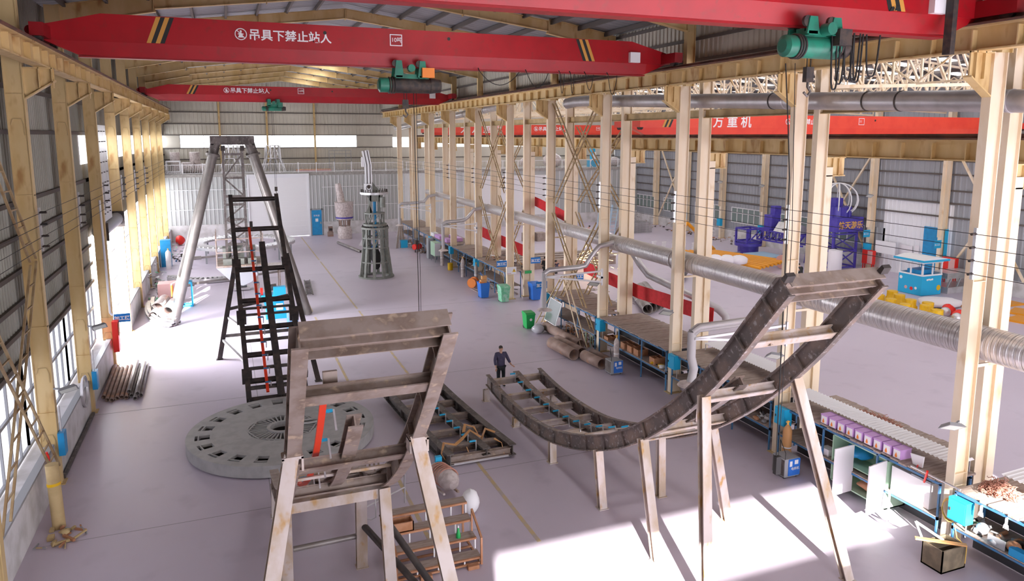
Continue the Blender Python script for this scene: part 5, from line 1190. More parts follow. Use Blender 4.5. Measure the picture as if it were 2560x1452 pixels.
for k, s in ((0, 'nearest column'), (1, 'column right of the rising track'), (2, 'column beside the red cloth'), (3, 'column right of the mirror panel'), (7, 'column by the mint-doored tool cabinet')): flood(17.56, Y0 + D * k, 3.7, 'grey square floodlight on the ' + s)
for k, s in ((2, 'nearest visible yellow column of the left wall'), (3, 'second yellow column of the left wall')):
    flood(-5.4, Y0 + D * k - .02, 3.6 if k == 3 else 3.2, 'grey square floodlight on the ' + s, 1)
for k in (5, 6, 7, 8): flood(50.1, Y0 + D * k, 6.2, 'small floodlight on the far side hall wall, %s from the booth' % ['first', 'second', 'third', 'fourth'][k - 5])
# signs
def sign(x, y, z, lab, ax='Y', w=.72, h=.42):
    t = thing('area_sign', lab, 'sign', (x, y, z), 0, 'blue area signs'); m = MB()
    if ax == 'Y': m.box(x, x + w, y, y + .02, z, z + h); m.build('board', M['signblue'], t); text('lettering', '加工区', .22, (x + w / 2, y - .003, z + .12), FRONT, M['white'], t, align='CENTER', bold=.008)
    return t
sign(-5.35, Y0 + D * 4 - .05, 2.15, 'blue sign with white characters beside the left gate')
sign(16.8, Y0 + D * 5 - .02, 2.3, 'blue sign with white characters above the green wheeled bin')
sign(19.5, Y0 + D * 5 + .46, 2.3, 'blue sign with white characters on the second row behind the lone blue bin')
sign(16.85, Y0 + D * 4 - .02, 2.1, 'blue sign with white characters behind the grey drop of the silver arm')
sign(19.5, Y0 + D * 4 + .44, 2.35, 'blue sign with white characters behind the top of the trestle')
t = thing('warning_sign', 'white notice with yellow warning triangle on the column by the bins', 'sign', (17.55, Y0 + D * 5 - .03, 2.0))
y = Y0 + D * 5 - .03
m = MB(); m.box(17.52, 18.22, y, y + .02, 1.75, 2.25); m.build('board', M['white'], t)
m = MB(); m.prism([(17.92, 1.9), (18.18, 1.9), (18.05, 2.14)], y - .004, y); tr = m.build('triangle', M['yellow'], t)
m = MB(); m.prism([(18.04, 2.08), (18.07, 2.08), (18.05, 2.02), (18.07, 2.02), (18.03, 1.93), (18.04, 1.99), (18.02, 1.99)], y - .007, y - .004); m.build('flash', M['black'], tr)
m = MB(); m.box(17.56, 17.84, y - .004, y, 1.78, 1.83); m.build('red_strip', M['pink'], t)
box_on('exit_strip', 'small green and white strip sign on the second row column by the bins', 'sign', 19.3, Y0 + D * 5 + .455, 1.62, (.5, .02, .2), M['bingreen'])
# wheeled bins
def wbin(x, y, lab, m_, s=1.0, full=False):
    t = thing('wheeled_bin', lab, 'bin', (x, y, 0), 0, 'wheeled bins'); a, b, H = .29 * s, .36 * s, 1.0 * s
    m = MB(); vs = [(x + sx * a * q, y + sy * b * q, z) for z, q in ((.06, .78), (H * .92, 1.0)) for sx, sy in ((-1, -1), (1, -1), (1, 1), (-1, 1))]
    m.add(vs, [(3, 2, 1, 0), (0, 1, 5, 4), (1, 2, 6, 5), (2, 3, 7, 6), (3, 0, 4, 7)] + ([] if full else [(4, 5, 6, 7)])); m.build('tub', m_, t)
    m = MB(); m.box(x - a * 1.07, x + a * 1.07, y - b * 1.07, y + b * 1.07, H * .92, H * .95); m.build('rim', m_, t)
    if not full: m = MB(); m.prism([(y - b * 1.05, H * .95), (y + b * 1.05, H * .95), (y + b, H * 1.06), (y - b * .6, H * 1.03)], x - a * 1.05, x + a * 1.05, 'X'); m.build('lid', m_, t)
    for q in (-.2, .2):
        m = MB(); m.tube([(x + q * s - .03, y + b * .75, .1), (x + q * s + .03, y + b * .75, .1)], .1, 12); m.build('wheel', M['black'], t)
    m = MB(); m.tube([(x - a * .8, y + b * 1.05, H * .93), (x - a * .8, y + b * 1.22, H * .95), (x + a * .8, y + b * 1.22, H * .95), (x + a * .8, y + b * 1.05, H * .93)], .02, 6); m.build('handle', m_, t)
    return t
g = wbin(16.0, 38.2, 'bright green wheeled bin standing alone on the open floor', M['bingreen'], .95)
m = MB(); m.tube([(16.0, 37.845, .6), (16.0, 37.84, .6)], .08, 14); m.build('white_emblem', M['white'], g)
wbin(16.25, 46.9, 'blue wheeled bin overfilled with cartons', M['binblue'], 1.15, True)
wbin(17.1, 45.75 - .55, 'faded green wheeled bin next to the overfilled blue bin', M['teal'], 1.1)
wbin(19.3, 45.0, 'lone blue wheeled bin behind the second row of columns', M['binblue'], 1.15)
for i, (dx, dy, dz, d, mm, lab) in enumerate(((-.05, -.1, 1.06, (.4, .35, .22), 'tape', 'brown carton on top of the overfilled blue bin'), (.08, .12, 1.28, (.34, .3, .24), 'tape', 'upper brown carton on the overfilled blue bin'), (-.2, -.2, 1.08, (.3, .2, .1), 'orange', 'flat orange carton on the rim of the overfilled blue bin'))):
    box_on('carton', lab, 'carton', 16.25 + dx, 46.9 + dy, dz, d, M[mm], 'cartons on the blue bin')
m = MB(); m.bar((16.45, 47.0, 1.15), (16.1, 47.1, 1.75), .25, .03); m.build('blue_sheet', M['binblue'], None, 'blue bent sheet sticking up behind the cartons in the bin', 'sheet', off=(16.4, 47, 1.1))
m = MB(); m.blob((16.1, 37.0, .26), (.75, .7, .55), 9, amp=.16); m.build('refuse_bag', mat('clear_grey_plastic', (.5, .5, .54), .25), None, 'grey plastic refuse bag on the floor by the green bin', 'bag', off=(16.1, 37.0, 0))
# welding sets and gas cylinders
def welder(x, y, lab):
    t = thing('welding_set', lab, 'welder', (x, y, 0), 0, 'welding sets'); m = MB(); m.box(x - .3, x + .3, y - .28, y + .3, .06, .68); m.build('case', M['grey'], t)
    m = MB(); m.box(x - .16, x + .31, y - .3, y - .28, .1, .66); f = m.build('blue_front', M['binblue'], t)
    m = MB(); m.box(x - .12, x - .02, y - .31, y - .3, .42, .6); m.build('meter', M['white'], f); m = MB(); m.box(x + .08, x + .22, y - .31, y - .3, .48, .62); m.build('rating_plate', M['white'], f)
    text('lettering', '电焊机', .11, (x + .1, y - .31, .3), FRONT, M['white'], f, align='CENTER')
    m = MB(); m.box(x - .31, x - .3, y - .25, y + .27, .1, .64); m.build('side_vent', M['steel'], t)
    for sx in (-.24, .24):
        for sy in (-.2, .22): m = MB(); m.tube([(x + sx - .02, y + sy, .06), (x + sx + .02, y + sy, .06)], .06, 10); m.build('castor', M['black'], t)
    m = MB(); m.tube([(x - .28, y - .26, .68), (x - .28, y - .26, .9), (x - .1, y + .2, 1.15), (x, y + .3, .7)], .012, 5); m.build('lead', M['cable'], t)
welder(16.62, 29.25, 'blue and grey welding set in front of the rusty pipes'); welder(16.75, 17.95, 'blue and grey welding set by the column under the rising track')
def cylinder(x, y, lab, m_, h=1.35, r=.12):
    t = thing('gas_cylinder', lab, 'gas cylinder', (x, y, 0), 0, 'gas cylinders'); m = MB(); m.tube([(x, y, 0), (x, y, h * .86), (x, y, h * .93), (x, y, h)], [r, r, r * .75, r * .3], 16); m.build('bottle', m_, t)
    m = MB(); m.cyl((x, y), .035, h, h + .14, 8); m.tube([(x - .07, y, h + .1), (x + .07, y, h + .1)], .025, 6); m.build('valve', M['gold'], t)
    m = MB(); m.ring((x, y), r * 1.05, r, h * .45, h * .48, 16); m.build('band', M['white'], t)
cylinder(17.2, 30.05, 'grey-brown gas cylinder behind the blue welding set at the rusty pipes', M['wrap'], 1.45, .13); cylinder(17.25, 18.5, 'tan gas cylinder behind the blue welding set under the rising track', M['tape'], 1.45, .15)
cylinder(17.1, 60.2, 'pale brown gas cylinder in front of the mint-doored tool cabinet bench', M['wrap'], 1.5, .15); cylinder(17.2, 54.6, 'grey gas cylinder at the dark bay beyond the bins', M['wrap'], 1.5, .15); cylinder(17.3, 51.6, 'grey gas cylinder standing by the orange cable drum', M['pipe'], 1.5, .14)
cylinder(17.3, 23.3, 'orange gas cylinder half hidden behind the rising track', M['orange'], 1.4, .12)
# trestle ladder with the mirror panel
t = thing('trestle_ladder', 'thin tan folding trestle ladder standing in front of the bench', 'ladder', (17.2, 36.5, 0))
for a, b in (((17.25, 39.2, .02), (17.3, 36.0, 3.5)), ((16.9, 39.2, .02), (17.1, 36.0, 3.5))):
    m = MB(); m.bar(a, b, .05); m.build('rear_rail', M['tan'], t)
for a, b in (((17.25, 33.2, .02), (17.3, 36.0, 3.5)), ((16.9, 33.2, .02), (17.1, 36.0, 3.5))):
    m = MB(); m.bar(a, b, .05); m.build('front_rail', M['pale'], t)
for i in range(1, 7):
    f = i / 7; m = MB(); m.bar((16.9 + .2 * f, 39.2 - 3.2 * f, 3.5 * f), (17.25 + .05 * f, 39.2 - 3.2 * f, 3.5 * f), .035); m.build('rung', M['tan'], t)
t = thing('mirror_panel', 'slanted white-framed glass panel leaning on the trestle', 'panel', (17.15, 36.7, .6))
c, ux, uz = Vector((16.85, 36.65, 1.28)), Vector((.12, -1.0, -.12)).normalized(), Vector((.15, -.28, .95)).normalized()
m = MB(); n = ux.cross(uz); vs = [c + ux * a * .62 + uz * b * .72 + n * d for d in (-.02, .02) for a, b in ((-1, -1), (1, -1), (1, 1), (-1, 1))]; m.add(vs, [(3, 2, 1, 0), (4, 5, 6, 7), (0, 1, 5, 4), (1, 2, 6, 5), (2, 3, 7, 6), (3, 0, 4, 7)]); m.build('frame', M['white'], t)
for d in (.022, -.022): m = MB(); m.add([c + ux * a * .58 + uz * b * .68 + n * d for a, b in ((-1, -1), (1, -1), (1, 1), (-1, 1))], [(0, 1, 2, 3)]); m.build('glass', mat('greenish_mirror', (.45, .50, .49), .12, .6), t)
for i, (x, y, mm) in enumerate(((17.6, 34.6, 'crate'), (17.5, 35.6, 'crate'), (17.7, 33.6, 'mint'))):
    t = thing('low_stool', ['rusty tube stool under the bench with the mirror panel, nearer one', 'rusty tube stool under the bench with the mirror panel, farther one', 'pale green tube stool under the bench with the mirror panel'][i], 'stool', (x, y, 0))
    for sx in (-.2, .2):
        for sy in (-.25, .25): m = MB(); m.bar((x + sx, y + sy, 0), (x + sx, y + sy, .75), .04); m.build('leg', M[mm], t)
    m = MB(); m.box(x - .23, x + .23, y - .28, y + .28, .75, .79); m.build('seat', M['wood'], t)
# red cloths strung behind the columns
def cloth(pts, h, lab):
    m = MB(); n = len(pts); vs = []
    for i, p in enumerate(pts):
        for d in (-.01, .01):
            for s in (0, 1): vs.append((p[0] + d + .03 * math.sin(i * 2.1 + s), p[1], p[2] - (0 if s else h)))
    fs = []
    for i in range(n - 1):
        a, b = 4 * i, 4 * i + 4; fs += [(a, b, b + 1, a + 1), (a + 2, a + 3, b + 3, b + 2), (a + 1, b + 1, b + 3, a + 3), (a, a + 2, b + 2, b)]
    fs += [(0, 1, 3, 2), (4 * n - 4, 4 * n - 2, 4 * n - 1, 4 * n - 3)]
    m.add(vs, fs); m.build('red_cloth', M['redbanner'], None, lab, 'cloth', 'red cloths', off=pts[0])
cloth([(19.92, 26.3 + i * 1.27, 3.35 + .15 * abs(i - 5) / 5 + (.12 if i > 5 else 0) * (i - 5) / 5) for i in range(11)], .72, 'long red cloth sagging behind the columns left of the rising track')
cloth([(19.92, 47.8 + i * 1.1, 3.25 + .03 * i) for i in range(10)], .85, 'faded red cloth strung behind the braced bay near the bins')
cloth([(19.92, 40.0 + i * .9, 6.2 + .1 * i) for i in range(9)], .65, 'bright red cloth strung high behind the second row')
# far bench area: cabinets, trays, red compressor
t = thing('tool_cabinet', 'white-doored mint tool cabinet at the far bench', 'cabinet', (17.2, 62.4, 0)); m = MB(); m.box(16.9, 17.45, 61.8, 63.2, .55, 1.75); m.build('carcass', M['mint'], t); m = MB(); m.box(16.9, 17.42, 61.77, 61.8, .6, 1.7); d = m.build('door', M['white'], t); m = MB(); m.cbox((17.35, 61.75, 1.15), (.04, .04, .14)); m.build('door_handle', M['grey'], d)
m = MB()
for x in (16.93, 17.38):
    for y in (61.84, 63.12): m = MB(); m.box(x, x + .05, y, y + .05, 0, .55); m.build('leg', M['grey'], t)
box_on('grey_locker', 'tall grey locker beside the white-doored tool cabinet', 'locker', 17.15, 64.3, 0, (.5, .7, 1.85), M['grey'])
for i, (x, y, w) in enumerate(((17.8, 60.9, 1.3), (17.8, 63.3, 1.6), (18.9, 62.0, 2.6))):
    box_on('lilac_tray', ['lilac tray under boards on the far bench, nearest', 'lilac tray under boards on the far bench, middle', 'long lilac tray along the back of the far bench'][i], 'tray', x, y, 1.93, (.5, w, .3), M['lilac'], 'lilac trays')
box_on('white_carton', 'white carton row at the far end of the lilac trays', 'carton', 17.8, 65.1, 1.93, (.45, 1.2, .32), M['white'])
t = thing('air_compressor', 'small red wheeled compressor in front of the far bench', 'compressor', (16.9, 68.4, 0)); m = MB(); m.tube([(16.6, 68.2, .5), (17.3, 68.6, .5)], .28, 14); m.build('tank', M['redpaint'], t); m = MB(); m.box(16.8, 17.1, 68.2, 68.6, .75, 1.1); m.build('pump', M['dark'], t)
for x, y in ((16.65, 68.0), (17.2, 68.7)): m = MB(); m.tube([(x, y, .15), (x + .05, y, .15)], .15, 12); m.build('wheel', M['black'], t)
m = MB(); m.cyl((17.15, 57.9), .22, 0, .6, 14); m.build('yellow_drum', M['yellow'], None, 'yellow drum on the floor beside the pale brown gas cylinder', 'drum', off=(17.15, 57.9, 0))
t = thing('cable_drum', 'orange translucent cable drum on the floor by the dark bay', 'drum', (16.7, 50.6, 0)); m = MB(); m.tube([(16.5, 50.3, .36), (16.6, 50.4, .36)], .36, 18); m.tube([(16.85, 50.8, .36), (16.95, 50.9, .36)], .36, 18); m.build('flange', M['orange'], t); m = MB(); m.tube([(16.6, 50.4, .36), (16.85, 50.8, .36)], .25, 16); m.build('winding', M['pink'], t)
m = MB(); m.bar((16.4, 48.2, .05), (16.25, 50.0, .05), .04); m.bar((16.7, 48.2, .05), (16.55, 50.0, .05), .04)
for i in range(7): m.bar((16.4 - .02 * i, 48.4 + i * .24, .05), (16.7 - .02 * i, 48.4 + i * .24, .05), .03)
m.build('short_ladder', M['galv'], None, 'short metal ladder lying on the floor beside the overfilled bin', 'ladder', off=(16.4, 48.2, 0))
for i, x in enumerate((13.3, 13.75, 14.2)):
    m = MB(); m.box(x, x + .4, 77.6, 77.66, 0, 2.0); m.build('leaning_sheet', M['galv'], None, 'grey ribbed panel leaning upright by the far hopper, %s' % ['left', 'middle', 'right'][i], 'panel', 'panels by the hopper', off=(x, 77.6, 0))
# hopper, far drums, long pipe
t = thing('hopper', 'big brown round hopper wrapped in plastic near the far wall', 'hopper', (11.9, 80.3, 0)); m = MB(); m.tube([(11.9, 80.3, 2.1), (11.9, 80.3, 2.6), (11.9, 80.3, 3.9), (11.9, 80.3, 4.0)], [.8, .95, 1.0, 1.05], 22); m.build('upper_drum', M['wrap'], t)
m = MB(); m.tube([(11.9, 80.3, .02), (11.9, 80.3, .9), (11.9, 80.3, 1.4)], [.75, .8, .6], 22); m.build('lower_drum', M['wrap'], t)
m = MB()
for i in range(8): a = i * .785; m.bar((11.9 + .55 * math.cos(a), 80.3 + .55 * math.sin(a), 1.35), (11.9 + .6 * math.cos(a), 80.3 + .6 * math.sin(a), 2.15), .1)
m.build('neck_posts', M['rustpipe'], t)
m = MB(); m.tube([(11.6, 80.3, 4.0), (11.5, 80.2, 4.8), (11.3, 80.2, 6.0)], [.42, .38, .3], 16); m.build('wrapped_chute', M['wrap'], t)
m = MB(); m.ring((11.9, 80.3), .93, .85, 2.25, 2.4, 24); m.build('violet_band', M['purple'], t)
m = MB(); m.hollow((11.75, 69.6, .14), (10.6, 76.5, .14), .14, .02, 14); m.build('steel_pipe', M['pipe'], None, 'long grey pipe lying on the floor near the hopper', 'pipe', off=(11.75, 69.6, 0))
t = thing('old_pump', 'small rusty machine by the far wall next to the blue door', 'machine', (10.6, 82.6, 0)); m = MB(); m.box(10.35, 10.95, 82.4, 82.9, 0, .5); m.box(10.45, 10.9, 82.45, 82.85, .5, 1.1); m.build('body', M['rustpipe'], t); m = MB(); m.tube([(10.5, 82.4, .8), (10.85, 82.4, .8)], .14, 10); m.build('roller', M['dark'], t)
m = MB(); m.prism([(12.3, 0), (13.2, 0), (13.5, 1.5), (13.2, 1.6)], 74.0, 74.08); m.build('white_board', M['white'], None, 'white slab leaning near the hopper on the floor', 'slab', off=(12.7, 74, 0))
m = MB(); m.blob((12.6, 70.3, .45), (.9, .8, .95), 8, amp=.1); m.build('blue_barrel', M['binblue'], None, 'dark blue round barrel on the floor behind the grey tower', 'barrel', off=(12.6, 70.3, 0))
for i in range(9):
    m = MB(); a = .3 + i * .12; m.bar((15.4 + .15 * i, 71.0 + .12 * i, 0), (16.0 + .1 * i, 72.0 + .3 * i, 2.4 + .1 * (i % 3)), .05 + .02 * (i % 3)); m.build('leaning_bar', M[['galv', 'steelbrown', 'wood'][i % 3]], None, 'thin bar leaning upright behind the grey tower', 'bar', 'bars leaning behind the grey tower', off=(15.4 + .15 * i, 71.0 + .12 * i, 0))
box_on('blue_crate', 'bright blue box on the floor by the far bench', 'box', 16.4, 71.6, 0, (.65, .55, .75), M['skyblue'])
# ================================================================ mezzanine
t = thing('mezzanine_railing', 'white railing along the mezzanine edge of the main hall', 'railing', (-6, 84.25, 7.06))
m = MB(); m.bar((-6.1, 84.25, 8.05), (19.4, 84.25, 8.05), .06); m.bar((-6.1, 84.25, 7.15), (19.4, 84.25, 7.15), .05); m.build('rails', M['white'], t)
m = MB()
for i in range(14): m.bar((-6 + i * 1.95, 84.25, 7.06), (-6 + i * 1.95, 84.25, 8.2), .09)
m.build('posts', M['white'], t)
m = MB()
for i in range(150): m.bar((-6 + i * .17, 84.25, 7.15), (-6 + i * .17, 84.25, 8.05), .025)
m.build('pickets', M['white'], t, kind='stuff')
t = thing('mezzanine_railing', 'grey railing along the mezzanine edge of the side hall', 'railing', (19.7, 84.25, 7.06))
m = MB(); m.bar((19.7, 84.25, 8.05), (50, 84.25, 8.05), .06)
for i in range(16): m.bar((19.8 + i * 2, 84.25, 7.06), (19.8 + i * 2, 84.25, 8.1), .08)
m.build('rails', M['white'], t)
m = MB()
for i in range(150): m.bar((19.8 + i * .2, 84.25, 7.1), (19.8 + i * .2, 84.25, 8.05), .025)
m.build('pickets', M['galv'], t, kind='stuff')
for x, lab in ((.85, 'flared white lattice tower piece on the mezzanine behind the swing ride top'), (5.2, 'flared pale green lattice tower piece on the mezzanine above the roller door')):
    m = MB(); n = 10
    for i in range(n):
        a, a2 = 6.283 * i / n, 6.283 * (i + 1) / n
        P = [(x + r * math.cos(q), 87 + r * math.sin(q), z) for q, r, z in ((a, 1.35, 7.1), (a, .85, 8.6), (a, .8, 10.0), (a2, 1.35, 7.1), (a2, .85, 8.6), (a2, .8, 10.0))]
        m.bar(P[0], P[1], .09); m.bar(P[1], P[2], .09); m.bar(P[2], P[5], .06); m.bar(P[1], P[4], .06); m.bar(P[0], P[4], .05); m.bar(P[1], P[5], .05)
    m.build('lattice_cone', M['galv'], None, lab, 'frame', 'lattice cones', off=(x, 87, 7.06))
t = thing('scaffold_frame', 'thin dark scaffold gate frame on the right of the mezzanine', 'frame', (12.6, 87, 7.06)); m = MB()
for x in (11.4, 12.0, 13.3, 13.9): m.bar((x, 87, 7.06), (x, 87, 9.4), .05)
for z in (9.4, 9.0): m.bar((11.4, 87, z), (13.9, 87, z), .05)
for z in (7.6, 8.1, 8.6): m.bar((11.4, 87, z), (12, 87, z), .04); m.bar((13.3, 87, z), (13.9, 87, z), .04)
m.build('tubes', M['grey'], t)
t = thing('white_rack', 'white frame rack at the left corner of the mezzanine', 'rack', (-5.2, 85, 7.06)); m = MB()
for x in (-5.6, -4.3):
    for y in (84.8, 86): m.bar((x, y, 7.06), (x, y, 8.4), .12)
for z in (7.3, 8.4): m.bar((-5.6, 84.8, z), (-4.3, 84.8, z), .12); m.bar((-5.6, 86, z), (-4.3, 86, z), .12); m.bar((-5.6, 84.8, z), (-5.6, 86, z), .1); m.bar((-4.3, 84.8, z), (-4.3, 86, z), .1)
m.build('rack_frame', M['white'], t)
for i, (x, z, r) in enumerate(((-4.9, 8.9, .5), (-3.6, 7.5, .6), (-2.9, 8.8, .55), (-2.4, 7.5, .5), (-1.6, 7.4, .45))):
    m = MB(); m.tube([(x - .6, 87.5, 7.06 + r), (x + .6, 87.3, 7.06 + r)] if z < 8 else [(x, 88, 7.06), (x, 88, 9.3)], r, 14); m.build('beige_roll', M['wrap'], None, 'dusty beige roll on the left part of the mezzanine, %s' % ['leftmost upright', 'left lying', 'second upright', 'middle lying', 'right lying'][i], 'roll', 'beige rolls on the mezzanine', off=(x, 87.5, 7.06))
for i in range(5):
    m = MB(); m.bar((7.6, 85.6 + i * .3, 7.2 + .03 * (i % 2)), (11.4, 85.5 + i * .3, 7.2 + .03 * (i % 2)), .2); m.build('orange_beam', M['orangesteel'] if i % 2 else M['pink'], None, 'orange and pink beams stacked on the mezzanine behind the railing', 'beam', 'beams on the mezzanine', off=(7.6, 85.6 + i * .3, 7.06))
for i, x in enumerate((44.9, 46.5)):
    t = thing('blue_machine', 'bright blue and white machine on the side hall mezzanine, %s' % ['left', 'right'][i], 'machine', (x, 86, 7.06)); m = MB(); m.box(x - .5, x + .5, 85.4, 86.4, 7.06, 7.9); m.tube([(x - .1, 85.6, 7.9), (x - .1, 85.6, 9.6)], .35, 12); m.build('body', M['skyblue'], t); m = MB(); m.torus((x, 85.2, 7.6), .6, .05, 16, 'Y'); m.box(x - .2, x + .2, 85.2, 85.4, 8.0, 9.0); m.build('frame', M['white'], t)
for i, (x, s) in enumerate(((36, 1.5), (39.5, 1.9), (42, 1.4), (48.5, 1.3))):
    m = MB(); m.blob((x, 86.5, 7.06 + s * .45), (s * 1.3, s, s), 40 + i, amp=.12); m.build('wrapped_bundle', M['wrap'], None, 'plastic-wrapped beige bundle on the side hall mezzanine, %s from the left' % ['first', 'second', 'third', 'fourth'][i], 'bundle', 'wrapped bundles', off=(x, 86.5, 7.06))
# ================================================================ far left of the main hall
for i in range(5):
    m = MB(); pts = [(-5.15 + 2.1 * (1 - math.cos(q * .14)) + .12 * i, 52.5 - 6.6 * math.sin(q * .14) * (1 - .02 * i) , .16 + .12 * i * (i % 2)) for q in range(11)]
    m.sect(pts, [(-.1, -.1), (.1, -.1), (.1, -.07), (-.07, -.07), (-.07, .07), (.1, .07), (.1, .1), (-.1, .1)]); m.build('curved_channel', M['galv'], None, 'curved grey steel channel in the stack by the left gate, %s from outside' % ['first', 'second', 'third', 'fourth', 'fifth'][i], 'channel', 'curved channels', off=(-5 + .12 * i, 48, 0))
for i, (x, y, z, r) in enumerate(((-4.35, 49.6, .42, .36), (-3.75, 48.6, .36, .34), (-4.5, 48.2, .3, .25))):
    m = MB(); m.hollow((x, y, z), (x + .25, y + 2.6, z), r, .02, 16); m.build('steel_pipe', M['wrap'], None, 'short wide pipe beside the curved channels, %s' % ['left upper', 'right', 'small one below'][i], 'pipe', 'short wide pipes', off=(x, y, 0))
t = thing('salmon_cabinet', 'salmon orange steel box on the floor by the left gate', 'box', (-4.0, 53.5, 0)); m = MB(); m.box(-4.55, -3.35, 53.0, 54.2, .12, 1.3); m.build('case', M['pink'], t); m = MB(); m.box(-3.75, -3.6, 52.98, 53.0, .2, 1.2); m.build('strip', M['orange'], t)
for x in (-4.5, -3.42): m = MB(); m.bar((x, 53.0, .0), (x, 54.2, .0), .12); m.build('skid', M['grey'], t)
t = thing('blue_frame_table', 'sky blue frame stand beside the left pipe leg of the swing ride', 'stand', (-2.7, 51.5, 0)); m = MB()
for x in (-3.2, -2.4):
    for y in (51.3, 52.0): m.bar((x, y, 0), (x, y, 1.6), .08)
for z in (.08, 1.6): m.bar((-3.2, 51.3, z), (-2.4, 51.3, z), .1); m.bar((-3.2, 52, z), (-2.4, 52, z), .1); m.bar((-3.2, 51.3, z), (-3.2, 52, z), .1); m.bar((-2.4, 51.3, z), (-2.4, 52, z), .1)
m.build('frame', M['skyblue'], t); m = MB(); m.box(-3.0, -2.6, 51.4, 51.9, 1.62, 1.95); m.build('vice', M['skyblue'], t)
box_on('blue_cabinet', 'tall bright blue cabinet against the left wall near the bright windows', 'cabinet', -5.0, 68.5, 0, (.8, .8, 2.3), M['blue'])
cylinder(-4.75, 67.0, 'white gas cylinder beside the blue cabinet at the left wall', M['white'], 1.6, .22)
scrap('far_clutter', 'dark heap of parts on the floor beyond the blue cabinet', (-4.6, 73), (1.6, 5, 1.2), 60, 22, [M['darksteel'], M['steel'], M['deepblue'], M['teal']])
scrap('far_clutter', 'dark leaning sheets and rods against the left wall past the gate', (-5.1, 58), (.7, 8, 1.5), 50, 23, [M['grey'], M['steel'], M['teal'], M['galv']])
m = MB(); m.blob((-4.6, 81.5, .5), (.9, .9, 1.0), 24, amp=.1); m.build('red_barrel', M['redpaint'], None, 'red topped drum in the far left corner', 'drum', off=(-4.6, 81.5, 0))
t = thing('toothed_ring', 'huge pale toothed ring lying on stands behind the swing ride', 'ring', (1.2, 71, 0))
m = MB(); c = (1.2, 71.5); m.ring(c, 4.7, 4.0, 1.2, 1.45, 56); m.ring(c, 3.5, 3.2, 1.3, 1.45, 48); m.build('ring_plate', M['galv'], t)
m = MB()
for i in range(56): a = 6.283 * i / 56; m.bar((c[0] + 3.3 * math.cos(a), c[1] + 3.3 * math.sin(a), 1.42), (c[0] + 4.6 * math.cos(a), c[1] + 4.6 * math.sin(a), 1.48), .14)
m.build('teeth', M['white'], t)
for i in range(8): a = .785 * i; m = MB(); m.bar((c[0] + 4.3 * math.cos(a), c[1] + 4.3 * math.sin(a), 0), (c[0] + 4.3 * math.cos(a), c[1] + 4.3 * math.sin(a), 1.2), .15); m.build('stand', M['grey'], t)
t = thing('toothed_ring', 'pale toothed ring segment lying on the floor in front of the big ring', 'ring', (-1.5, 60, 0)); m = MB(); c = (-1.4, 62.5)
for i in range(20):
    a = 3.5 + i * .11; m.bar((c[0] + 2.6 * math.cos(a), c[1] + 2.6 * math.sin(a), .3), (c[0] + 3.3 * math.cos(a), c[1] + 3.3 * math.sin(a), .35), .16); a2 = a + .11
    for r in (2.6, 3.3): m.bar((c[0] + r * math.cos(a), c[1] + r * math.sin(a), .2), (c[0] + r * math.cos(a2), c[1] + r * math.sin(a2), .2), .14, .3)
m.build('segment', M['galv'], t)
for i, (p, q, lab) in enumerate((((-3.3, 57.3, .35), (4.2, 60.2, .45), 'long thin grey tie bar across the floor behind the swing ride, nearer one'), ((-3.0, 66.2, .9), (-.4, 67.0, .9), 'grey tie bar by the toothed ring behind the left pipe leg'))):
    m = MB(); m.bar(p, q, .16); m.bar((p[0], p[1], 0), (p[0], p[1], p[2]), .12); m.bar((q[0], q[1], 0), (q[0], q[1], q[2]), .12); m.tube([(p[0] + .2, p[1] + .05, p[2]), (p[0] + .8, p[1] + .2, p[2])], .16, 10); m.build('tie_bar', M['pipe'], None, lab, 'bar', off=(p[0], p[1], 0))
t = thing('electric_motor', 'silver-blue electric motor on a base under the gondola', 'motor', (.7, 55.8, 0)); m = MB(); m.tube([(.35, 55.8, .55), (1.1, 55.8, .55)], .34, 16); m.build('stator', M['grey'], t); m = MB(); m.box(.15, 1.3, 55.4, 56.3, .05, .22); m.build('base', M['galv'], t)
t = thing('steel_table', 'grey steel table behind the tall dark track', 'table', (2.7, 54.5, 0)); m = MB(); m.box(1.7, 3.9, 53.6, 55.6, 1.8, 1.9); m.build('table_top', M['wrap'], t)
for x in (1.8, 2.3, 3.3, 3.8):
    for y in (53.7, 55.5): m = MB(); m.bar((x, y, 0), (x, y, 1.8), .07); m.build('leg', M['steelbrown'], t)
t = thing('milling_machine', 'bright turquoise-blue machine tool behind the tall dark track', 'machine', (2.4, 46.3, 0)); m = MB(); m.prism([(1.9, 0), (3.2, 0), (3.1, .5), (2.95, 1.0), (3.1, 1.5), (1.7, 1.5), (1.8, 1.1), (1.95, .5)], 45.9, 46.9); m.box(1.6, 3.2, 45.8, 47.0, 1.15, 1.35); m.box(2.4, 3.1, 45.7, 46.2, 1.5, 2.0); m.build('body', M['skyblue'], t)
m = MB(); m.tube([(2.1, 46.2, 1.9), (2.6, 46.2, 1.95)], .2, 12); m.build('motor', M['dark'], t); m = MB(); m.tube([(1.65, 46.2, 1.7), (1.8, 46.2, 1.7)], .24, 14); m.build('handwheel', M['redpaint'], t); m = MB(); m.box(2.5, 2.9, 45.66, 45.7, .6, 1.0); m.build('control_panel', M['white'], t)
m = MB(); m.cyl((3.25, 43.4), .32, 0, 1.0, 16); m.build('blue_drum', M['deepblue'], None, 'dark blue drum standing behind the right leg of the tall dark track', 'drum', off=(3.25, 43.4, 0))
t = thing('fallen_ladder', 'dark narrow ladder lying on the floor right of the swing ride', 'ladder', (5.2, 54, 0)); m = MB(); m.bar((4.9, 52, .06), (5.3, 57.5, .06), .07); m.bar((5.35, 52, .06), (5.7, 57.5, .06), .07)
for i in range(12): m.bar((4.93 + i * .033, 52.3 + .44 * i, .06), (5.38 + i * .03, 52.3 + .44 * i, .06), .05)
